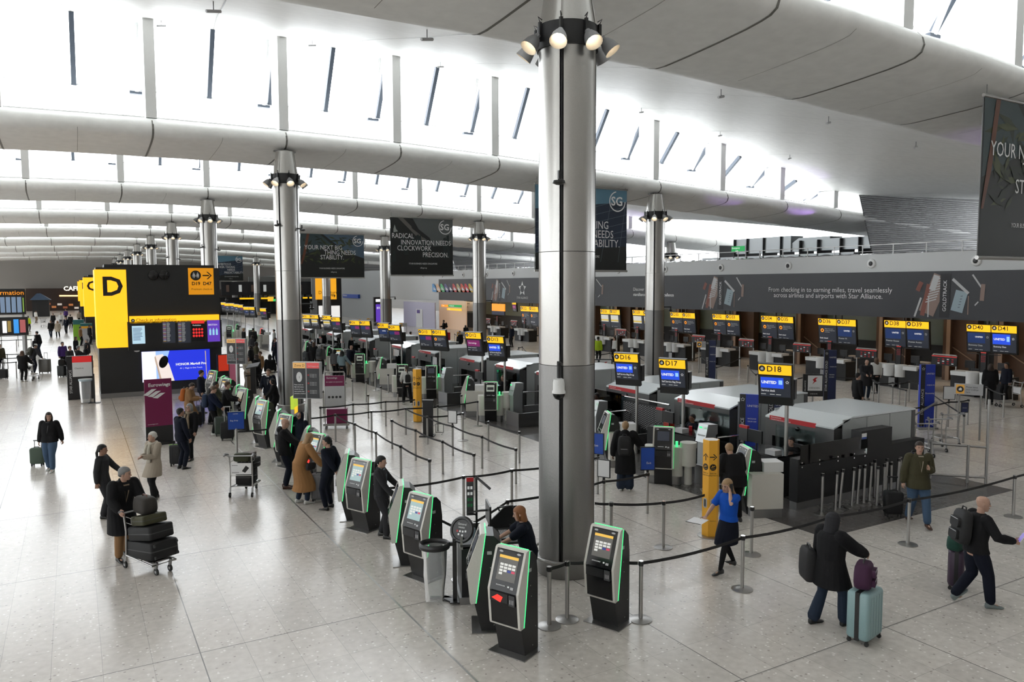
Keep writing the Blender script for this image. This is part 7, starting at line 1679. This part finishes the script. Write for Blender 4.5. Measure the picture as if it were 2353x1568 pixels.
# ================================================================ STAFF DESK AND BIN BESIDE THE BIG COLUMN
t = thing('staff_desk', 'dark mobile staff desk with monitor between the near kiosks and the big column', 'desk', (6.0, 11.0, 0), R(-20))
b = MB(); b.box(-.62, -.12, -.35, .35, .12, .92); b.build('cabinet', BLK, t, smooth=False); MB().box(-.66, -.1, -.38, .38, 0, .12).build('plinth', DSTEEL, t, smooth=False)
MB().box(-.64, .38, -.38, .38, .96, 1.0).build('top', DGR, t, smooth=False)
b = MB(); b.box(-.64, -.6, -.38, .38, .92, 1.12); b.box(-.64, -.2, .34, .38, .92, 1.12); b.build('tray_side', STEEL, t, smooth=False)
b = MB(); b.tube([(.36, .34, 1.0), (.2, .42, 1.12), (.1, .44, 1.34), (.34, .36, 1.38), (.44, .28, 1.2)], .02, 6); b.prism([(-.1, 1.0), (.42, 1.0), (.42, 1.38), (.2, 1.36), (-.06, 1.12)], .36, .4, 'y'); b.build('privacy_screen', BLK, t)
kb = MB().box(.05, .22, -.26, .2, 1.0, 1.02).build('keyboard', BLK, t, smooth=False)
b = MB()
for i in range(5):
    for j in range(14): b.box(.065 + .03 * i, .087 + .03 * i, -.245 + .031 * j, -.221 + .031 * j, 1.02, 1.028)
b.build('keys', LGR, kb, smooth=False)
b = MB(); b.bar((-.3, .22, 1.0), (-.3, .22, 1.95), .035); b.tube([(-.3, .22, 1.3), (-.45, .1, 1.38), (-.25, .05, 1.42), (-.12, .05, 1.42)], .018, 6); b.build('monitor_arm', BLK, t)
b = MB(); b.box(-.14, -.11, -.22, .28, 1.22, 1.55); b.build('monitor', BLK, t, smooth=False)
b = MB(); b.mt(DGR).box(-.47, -.35, .2, .23, 1.3, 1.95); b.mt(RED).box(-.47, -.35, .197, .2, 1.88, 1.95)
for i in range(4):
    for j in range(2): b.mt(mat('green_icon', (.02, .18, .06), .5) if i < 2 else TXTG).box(-.455 + .05 * j, -.42 + .05 * j, .196, .199, 1.45 + .1 * i, 1.5 + .1 * i)
b.build('hanging_notice', None, t, smooth=False); b = MB(); b.cyl((-.3, .22, 1.95), (-.1, -.02, 1.8), .022); b.build('scanner', BLK, t)
o = MB(); o.lathe([(.0, 0), (.032, 0), (.033, .12), (.02, .16), (.012, .17), (.012, .19), (0, .19)], 12); o = o.build('water_bottle', glass('bottle_plastic', (.7, .85, .95), .3, dens=.25)); o.location = (5.6, 11.0, 1.0); tag(o, 'clear plastic water bottle standing on the staff desk', 'bottle')
# clear bag bin
t = thing('waste_stand', 'waste stand with a clear bag ring, a round sign lid and black pole', 'bin', at(1000, 1392), R(-28))
m_bag = glass('clear_polythene', (.9, .92, .93), .35, .25, dens=.16)
b = MB(); rs = []
for k in range(9):
    z = .985 - .93 * k / 8; r = .2 - .008 * k + .012 * rnd.random() * (k > 2)
    rs.append([(r * (1 + .05 * math.sin(5 * a + k * .7)) * math.cos(a), r * .8 * (1 + .05 * math.sin(4 * a + k)) * math.sin(a), z - (.06 * math.sin(a) if k == 8 else 0)) for a in [2 * PI * i / 24 for i in range(24)]])
b.rings(rs, cap=False); b.build('clear_bag', m_bag, t)
b = MB(); rs = []
for j in range(9):
    a = 2 * PI * j / 8
    rs.append([((.235 + .018 * math.cos(a)) * math.cos(q), (.235 + .018 * math.cos(a)) * math.sin(q) * .85, 1.0 + .05 * math.sin(a)) for q in [2 * PI * i / 32 for i in range(32)]])
b.rings(rs, cap=False); b.build('ring', BLK, t)
b = MB(); b.bar((.32, .08, .02), (.32, .08, 1.08), .07, .05); b.bar((.2, .06, 1.0), (.34, .08, 1.0), .06); b.build('pole', BLK, t, smooth=False)
b = MB(); b.bar((.32, .08, .02), (.5, .3, .02), .12, .03); b.bar((.32, .08, .02), (.1, .3, .02), .12, .03); b.box(.24, .4, -.02, .18, .03, .05); b.box(-.1, .42, .22, .3, .01, .035); b.build('foot', BLK, t, smooth=False)
LM = Matrix.Translation((.44, .1, 1.22)) @ Matrix.Rotation(R(-28), 4, 'Z') @ Matrix.Rotation(R(70), 4, 'X')
b = MB(); b.T = LM; b.lathe([(0, -.03), (.2, -.03), (.22, 0), (.2, .03), (.17, .03), (.16, .015), (0, .015)], 32); ld = b.build('lid', BLK, t)
text('General', .05, TXTG, ld, LM @ Matrix.Translation((-.08, .07, .02))); text('waste', .05, TXTG, ld, LM @ Matrix.Translation((-.06, .02, .02)))
b = MB(); b.T = LM
for x, y, m in ((-.07, -.03, RED), (-.02, -.03, TXTG), (.03, -.03, TXTG), (.08, -.02, TXTG), (-.04, -.08, TXTG), (.03, -.09, TXTG)): b.mt(m).add([(x - .015, y - .015, .02), (x + .015, y - .015, .02), (x + .015, y + .015, .02), (x - .015, y + .015, .02)], [(0, 1, 2, 3)])
b.build('waste_icons', None, ld, smooth=False)
t = thing('waste_stand', 'clear bag waste stand with pale lid at the left corner of the D block', 'bin', (.35, 38.4, 0), R(-10))
b = MB(); b.rings([[(r * math.cos(a), r * math.sin(a), z) for a in [2 * PI * i / 16 for i in range(16)]] for z, r in ((1.0, .25), (.5, .24), (.05, .2))]); b.build('clear_bag', m_bag, t)
b = MB(); b.lathe([(.0, 1.0), (.27, 1.0), (.28, 1.08), (0, 1.1)], 20); b.build('lid', mat('pale_blue_lid', (.4, .5, .55), .4), t); b = MB(); b.bar((.33, 0, 0), (.33, 0, 1.3), .06); b.box(.1, .55, -.15, .15, 0, .03); b.build('pole', BLK, t, smooth=False)
t = thing('airline_stand', 'star alliance stand with red header left of the D block', 'sign', (-.25, 39.9, 0), R(0))
MB().box(-.1, .95, -.05, .05, .0, 2.0).build('frame', BLK, t, smooth=False); MB().box(.12, .9, -.06, -.05, 1.7, 1.98).build('red_header', emis('red_header', (.6, .02, .02), .7), t, smooth=False); MB().box(.12, .9, -.06, -.05, 1.05, 1.7).build('white_sheet', TXTP, t, smooth=False)
text('STAR ALLIANCE', .15, TXTP, t, face(.08, -.06, .3, -90) @ Matrix.Rotation(R(90), 4, 'Z')); text('Check-in', .1, TXTK, t, face(.2, -.065, 1.4, -90))
t = thing('info_stand', 'lime green info stand with teal top before the C block', 'sign', at(182, 782), R(-5)); MB().box(-.45, .45, -.2, .2, 0, 1.5).build('body', mat('lime_print', (.2, .45, .02), .5), t, smooth=False); MB().box(-.45, .45, -.22, .22, 1.5, 1.95).build('head', mat('teal_print', (.01, .12, .13), .5), t, smooth=False)
t = thing('info_stand', 'white info stand with yellow header beside the lime green one', 'sign', at(200, 791), R(-5)); MB().box(-.45, .45, -.2, .2, 0, 1.4).build('body', LGR, t, smooth=False); MB().box(-.45, .45, -.22, .22, 1.4, 1.6).build('yellow_band', YELP, t, smooth=False); MB().box(-.45, .45, -.22, .22, 1.6, 1.85).build('head', mat('teal_print', (.01, .12, .13), .5), t, smooth=False)
t = thing('reader_stand', 'tall black passport reader stand in the queue left of the second column', 'reader', at(583, 905), R(-20)); MB().box(-.12, .12, -.05, .05, 0, 1.35).build('column', BLK, t, smooth=False)
b = MB(); b.add([(-.3, -.2, 1.25), (.25, -.2, 1.35), (.3, .25, 1.5), (-.25, .25, 1.4), (-.3, -.2, 1.2), (.25, -.2, 1.3), (.3, .25, 1.45), (-.25, .25, 1.35)], [(0, 1, 2, 3), (7, 6, 5, 4), (0, 4, 5, 1), (1, 5, 6, 2), (2, 6, 7, 3), (3, 7, 4, 0)]); b.build('sloping_top', DGR, t, smooth=False)
t = thing('poster_stand', 'red-topped poster stand just right of the D block', 'sign', at(516, 905), R(0)); MB().box(-.3, .3, -.03, .03, 0, 1.9).build('frame', BLK, t, smooth=False); MB().box(-.24, .26, -.04, -.03, 1.1, 1.86).build('red_poster', emis('red_poster', (.75, .05, .02), .5), t, smooth=False)
t = thing('poster_stand', 'slim pink poster stand beside the red-topped one', 'sign', at(535, 912), R(-20)); MB().box(-.14, .2, -.05, .05, 0, 1.9).build('frame', BLK, t, smooth=False); MB().box(-.1, .18, -.06, -.05, .5, 1.8).build('pink_poster', mat('pink_print', (.5, .12, .2), .5), t, smooth=False)

# ================================================================ FAR HALL
def info_board(x0, x1, Y, z0, z1, label, scr):
    t = thing('information_board', label, 'screen', ((x0 + x1) / 2, Y, 0), 0); w = (x1 - x0) / 2
    MB().box(-w, w, -.1, .3, z0, z1).build('case', BLK, t, smooth=False)
    for i, (u0, u1, v0, v1, m) in enumerate(scr): MB().box(-w + u0 * 2 * w, -w + u1 * 2 * w, -.12, -.1, z0 + v0 * (z1 - z0), z0 + v1 * (z1 - z0)).build('screen', m, t, smooth=False)
    for x in (-w + .3, w - .2): b = MB(); b.cyl((x, .1, 0), (x, .1, z0 + .2), .1, n=10); b.build('post', DSTEEL, t)
    return t
sb = emis('board_blue', (.25, .35, .5), .6)
ib = info_board(-12, -2.7, 60, 3.3, 5.0, 'upper information board with rows of pale timetable screens at the left edge', [(.85 + .033 * i, .876 + .033 * i, .08, .68, sb) for i in range(4)] + [(.983, .989, .1, .65, emis('board_lime', (.35, .6, .1), .6))])
text('Information', .42, ORA, ib, face(2.6, -.13, 4.6, -90))
info_board(-12, -2.6, 59.5, 1.95, 3.15, 'lower information board with white and blue adverts at the left edge', [(.85, .875, .15, .8, WLIT), (.88, .9, .2, .8, emis('amber_rows', (.5, .35, .1), .5)), (.915, .945, .12, .88, emis('cyan_advert', (.05, .35, .9), .8)), (.952, .985, .15, .85, emis('red_rows', (.55, .15, .15), .6))])
t = thing('cafe_front', 'far cafe front with a lit white caffe sign and rows of warm bulbs', 'shopfront', (-1, 184, 0)); P0 = Vector((-1, 184, 0)); F = lambda px, py: atY(px, py, 184) - P0
a, c = F(60, 690), F(200, 735); MB().box(a.x, c.x, 0, 1.5, 0, 4.6).build('front', mat('cafe_dark', (.03, .014, .008), .5), t, smooth=False)
a = F(146, 668); sg = text('CAFFE', 1.25, emis('cafe_sign', (1, .95, .8), 1.4), t, face(a.x, -.2, a.z, -90), bold=.03)
for i in range(14): p = F(138 + i * 3.2, 680); b = MB(); b.ell((p.x, -.3, p.z), (.16, .16, .16), 8, 5); b.build('bulb', emis('warm_bulb', (1, .55, .25), 2.5), t)
for i in range(9): p = F(80 + 13 * i, 700 + (i * 7) % 13); MB().box(p.x, p.x + .8, -.1, 0, p.z, p.z + .4).build('lit_panel', emis(f'cafe_glow{i % 3}', ((.7, .25, .08), (.9, .8, .7), (.4, .12, .05))[i % 3], .5), t, smooth=False)
t = thing('kiosk_tent', 'dark blue peaked stall roof far off behind the information boards', 'stall', (-7, 150, 0)); p0 = Vector((-7, 150, 0))
a, c = atY(68, 690, 150) - p0, atY(117, 690, 150) - p0
b = MB(); b.add([(a.x, 0, a.z), (c.x, 0, a.z), (c.x, 3, a.z), (a.x, 3, a.z), (a.x + 1, 1.5, a.z + 1.1), (c.x - 1.5, 1.5, a.z + 1.1)], [(0, 1, 5, 4), (1, 2, 5), (2, 3, 4, 5), (3, 0, 4), (3, 2, 1, 0)]); b.build('roof', mat('stall_blue', (.01, .04, .09), .5), t, smooth=False)
MB().box(a.x + .3, c.x - .3, .4, 2.8, 0, a.z).build('counter', BLKM, t, smooth=False)
# left-hand column stubs and lamp pylon
for x, y in ((-11.5, 92), (-11.5, 132)): column((x, y, 0), zt(x) - .8, f'far left steel column beyond the information boards, {"nearer" if y < 100 else "farther"} one')
# departures tower
t = thing('departures_tower', 'black tower with a lit amber departures panel beyond the second banner', 'sign block', (29, 101, 0)); P0 = Vector((29, 101, 0)); F = lambda px, py: atY(px, py, 101) - P0
a, c = F(727, 612), F(786, 745); MB().box(a.x, c.x, 0, 2.5, 0, 8).build('tower', BLKM, t, smooth=False)
a, c = F(724, 640), F(773, 688); MB().box(a.x, c.x, -.1, 0, c.z, a.z + 1).build('amber_panel', ORA if 0 else emis('amber_panel', (.95, .42, .02), .9), t, smooth=False)
text('Departures', .62, TXTK, t, face(F(731, 676).x, -.14, F(731, 676).z, -90)); text('Security', .55, TXTK, t, face(F(740, 683).x, -.14, F(740, 683).z, -90))
for x0, x1 in ((732, 744), (761, 781)): a, c = F(x0, 703), F(x1, 738); MB().box(a.x, c.x, -.1, 0, c.z, a.z).build('lit_map', emis('map_white', (.9, .88, .85), .9), t, smooth=False)
t = thing('assistance_sign', 'blue assistance sign on the grey cladding right of the departures tower', 'sign', (38, 114, 0)); a, c = atX(790, 676, 38.1), atX(826, 686, 38.1)
MB().box(-.12, .21, c.y - 114, a.y - 114, c.z, a.z).build('panel', BLUP, t, smooth=False); text('Assistance', .5, TXTP, t, face(-.14, a.y - 114.3, c.z + .25, 180))
struct(box('wall_far', m_clad, (27, 38, 140, 140.3, 3.0, 6.6))); struct(box('wall_far', BLKM, (22, 38, 141, 141.3, 0, 3.0)))
t = thing('advertising_band', 'far charcoal advertising band at the end of the hall behind the small columns', 'banner', (30, 139.7, 0)); a, c = atY(508, 652, 139.7), atY(722, 682, 139.7)
MB().box(a.x - 30, min(c.x, 37.9) - 30, 0, .2, 3.4, 5.75).build('panel', m_band, t, smooth=False)
b = MB()
for i in range(7): u = a.x - 30 + (c.x - a.x) * (.05 + .13 * i); b.mt(TXTG if i % 2 else mat('print_taupe', (.25, .17, .14), .5)).box(u, u + .5, -.03, 0, 4, 5.2)
b.build('printed_motif', None, t, smooth=False)
for i, px in enumerate((556, 563, 571, 579, 605, 616, 701, 716)):
    p = atY(px, 678, 139.4); t = thing('far_desk_screen', f'tiny lit yellow desk header under the far band, {ORD[i]} from the left', 'screen', (p.x, 139.4, 0)); MB().box(-.45, .45, 0, .15, 2.2, 3.0).build('case', BLK, t, smooth=False); MB().box(-.42, .42, -.03, 0, 2.68, 2.95).build('header', YEL, t, smooth=False); MB().box(-.1, .1, .1, .4, 3.0, 3.45).build('hanger', BLK, t, smooth=False)
for px, c_, z0, z1, lb in ((622, (.95, .55, .05), 2.3, 3.1, 'far amber sign left of the second column'), (634, (.05, .6, .15), 2.3, 2.7, 'far green sign left of the second column')):
    p = atY(px, 684, 138); t = thing('hall_sign', lb, 'sign', (p.x, 138, 0)); MB().box(-.5, .5, 0, .1, z0, z1).build('panel', emis('far_' + str(px), c_, .9), t, smooth=False); MB().box(-.05, .05, .1, .15, 0, z1).build('post', DGR, t, smooth=False)
# white hoarding, lit portal and signs below the white fascia
t = thing('hoarding', 'lavender white hoarding wall with a plain door under the white fascia', 'hoarding', (36.5, 88, 0)); a, c = atX(928, 694, 36.5), atX(1000, 694, 36.5)
MB().box(-.05, .05, c.y - 88, a.y - 88, 0, 3.05).build('boards', mat('lavender_board', (.52, .50, .62), .6), t, smooth=False)
a, c = atX(956, 722, 36.4), atX(971, 762, 36.4); dr = MB().box(-.1, -.05, c.y - 88, a.y - 88, 0, 2.2).build('door', WHT, t, smooth=False); MB().box(-.12, -.1, a.y - 88 - 1.2, a.y - 88 - .3, 1.7, 2.1).build('notice', mat('violet_notice', (.1, .05, .25), .5), dr, smooth=False)
t = thing('lit_portal', 'warm lit passage with amber and green signs right of the hoarding', 'doorway', (37.5, 76, 0)); a, c = atX(1000, 700, 37.5), atX(1062, 700, 37.5)
MB().box(.5, .6, c.y - 76, a.y - 76, 0, 3.3).build('back_panel', mat('pink_panel', (.5, .38, .3), .5, emit=(1, .65, .4), es=.25), t, smooth=False)
for x0, x1, y0, y1, m, s_ in ((1015, 1030, 700, 706, ORA, 'Toilets'), (1031, 1061, 700, 707, emis('exit_green', (.0, .35, .07), .9), 'Emergency exit'), (1028, 1061, 708, 715, YEL, 'Toilets')):
    a, c = atX(x0, y0, 37.4), atX(x1, y1, 37.4); pn = MB().box(-.15, -.1, c.y - 76, a.y - 76, c.z, a.z).build('sign_panel', m, t, smooth=False); text(s_, .2, TXTW, pn, face(-.16, a.y - 76.3, c.z + .08, 180))
t = thing('repack_sign', 'round black and amber repack area sign right of the green sign', 'sign', (38.6, 70, 0)); a, c = atX(1061, 693, 38.6), atX(1089, 716, 38.6); MB().box(-.08, -.02, c.y - 69.5, c.y - 69.2, 3, 3.5).build('hanger', BLK, t, smooth=False)
MB().box(-.1, 0, c.y - 70, a.y - 70, c.z, a.z).build('panel', LGR, t, smooth=False); MB().box(-.12, -.1, a.y - 71.1, a.y - 70, c.z, a.z).build('amber_square', emis('amber_panel', (.95, .42, .02), .9), t, smooth=False)
text('Repack', .36, TXTK, t, face(-.13, a.y - 71.25, c.z + .8, 180)); text('area', .36, TXTK, t, face(-.13, a.y - 71.25, c.z + .4, 180)); round_icon(t, face(-.14, a.y - 70.55, (a.z + c.z) / 2, 180), .36, TXTK, TXTP, 'bag')
t = thing('direction_board', 'orange direction board with dark lower strip left of the single hanging screen', 'sign', (38.6, 61, 0)); a, c = atX(1132, 698, 38.6), atX(1161, 716, 38.6)
MB().box(-.1, 0, c.y - 61, a.y - 61, c.z, a.z).build('orange_panel', ORA, t, smooth=False); MB().box(-.1, 0, c.y - 61, a.y - 61, c.z - .4, c.z).build('navy_strip', NAVYP, t, smooth=False); MB().box(-.06, -.02, -.1 + (a.y + c.y) / 2 - 61, .1 + (a.y + c.y) / 2 - 61, a.z, 3.5).build('hanger', BLK, t, smooth=False)
t = thing('advert_totem', 'tall purple lit advert in front of the grey cladding', 'screen', at(875, 748), R(0)); MB().box(-.9, .9, -.2, .2, 0, 3.6).build('case', BLKM, t, smooth=False); MB().box(-.7, .8, -.22, -.2, .4, 2.7).build('screen', emis('purple_screen', (.13, .05, .5), .9), t, smooth=False); MB().box(-.7, .7, -.22, -.2, 3.0, 3.35).build('top_light', WLIT, t, smooth=False)
text('BRITISH', .4, TXTW, t, face(-.6, -.24, 2.1, -90))
for i in range(7): trolley(at(800 + 15 * i, 762), 100 + (i % 2) * 4, ['leftmost', 'second', 'third', 'fourth', 'fifth', 'sixth', 'rightmost'][i] + ' of the row of parked trolleys beyond the departures tower', board=False)
# trolleys on the right
trolley(at(2335, 935), 150, 'baggage trolley with a yellow board at the far right edge')
for i in range(3): trolley(at(2122 + 30 * i, 1052 - 13 * i), 60, ['front', 'middle', 'rear'][i] + ' one of the nested trolleys in the rail bay behind the olive jacket man', board=False)
trolley(at(1650, 1165), 60, 'baggage trolley behind the near yellow exit pillar', board=False)
b = MB(); b.lathe([(0, 0), (.05, 0), (.05, .13), (0, .13)], 14); o = b.build('red_tin', mat('red_tin', (.5, .01, .02), .35)); o.location = (15.1, 16.1, 1.02); tag(o, 'red round tin standing on the counter below D17', 'tin')
t = thing('desk_tidy', 'orange and red desk tidy on the counter below D17', 'desk tidy', (15.0, 16.9, 1.02)); MB().box(-.1, .1, -.12, .12, 0, .12).build('box', mat('red_tidy', (.5, .03, .02), .5), t, smooth=False)
for i in range(4): b = MB(); b.cyl((-.05 + .03 * i, -.08 + .05 * i, .1), (-.05 + .03 * i, -.08 + .05 * i, .26), .025, n=8); b.build('marker', mat('orange_marker', (.6, .12, .02), .5), t)
# small heater lamps clipped to the roof lining joints
for i, (px, py) in enumerate([(370, 46), (490, 3), (717, 92), (981, 68), (1012, 142), (1657, 205), (1474, 248), (1655, 302), (1904, 268), (1815, 356), (2105, 326)]):
    best = None
    for k in range(260):
        Y = 12 + k * .08 + (0 if px > 900 or 1 else 0); p = atY(px, py, Y)
        tt = (Y - 11.3 - 4.4) / 16.9
        if tt < 0 or tt > 1: continue
        z = zt(p.x) - .68 + (hh(p.x) + .68) * tt + .25 * math.sin(PI * tt) * tt
        if best is None or abs(p.z - z) < best[0]: best = (abs(p.z - z), p, z)
    p, z = best[1], best[2]
    t = thing('roof_sensor', 'small white tube sensor hanging from the roof lining' , 'sensor', (p.x, p.y, z - .22), R(20), 'small sensors under the roof lining')
    b = MB(); b.cyl((-.17, 0, -.03), (.17, 0, .05), .035, n=8); b.build('tube', LGR, t); b = MB(); b.cyl((0, 0, .02), (0, 0, .24), .012, n=6); b.build('stem', MGR, t)
# purple accent lamps on the deck washing the roof undersides
for x, y, e in ((36, 33, 60), (36, 40, 50), (39.5, 52, 90), (40, 60, 80), (30, 33, 25), (24, 16, 18)):
    l = bpy.data.lights.new('violet_uplight', 'SPOT'); l.energy = e * 3; l.color = (.55, .3, 1); l.spot_size = R(50); l.shadow_soft_size = .2
    o = bpy.data.objects.new('violet_uplight', l); COL.objects.link(o); o.location = (x + 3, y - 3, 7.4); o.rotation_euler = Vector((-1, .6, 2.2)).to_track_quat('-Z', 'Y').to_euler()

finish_remesh()
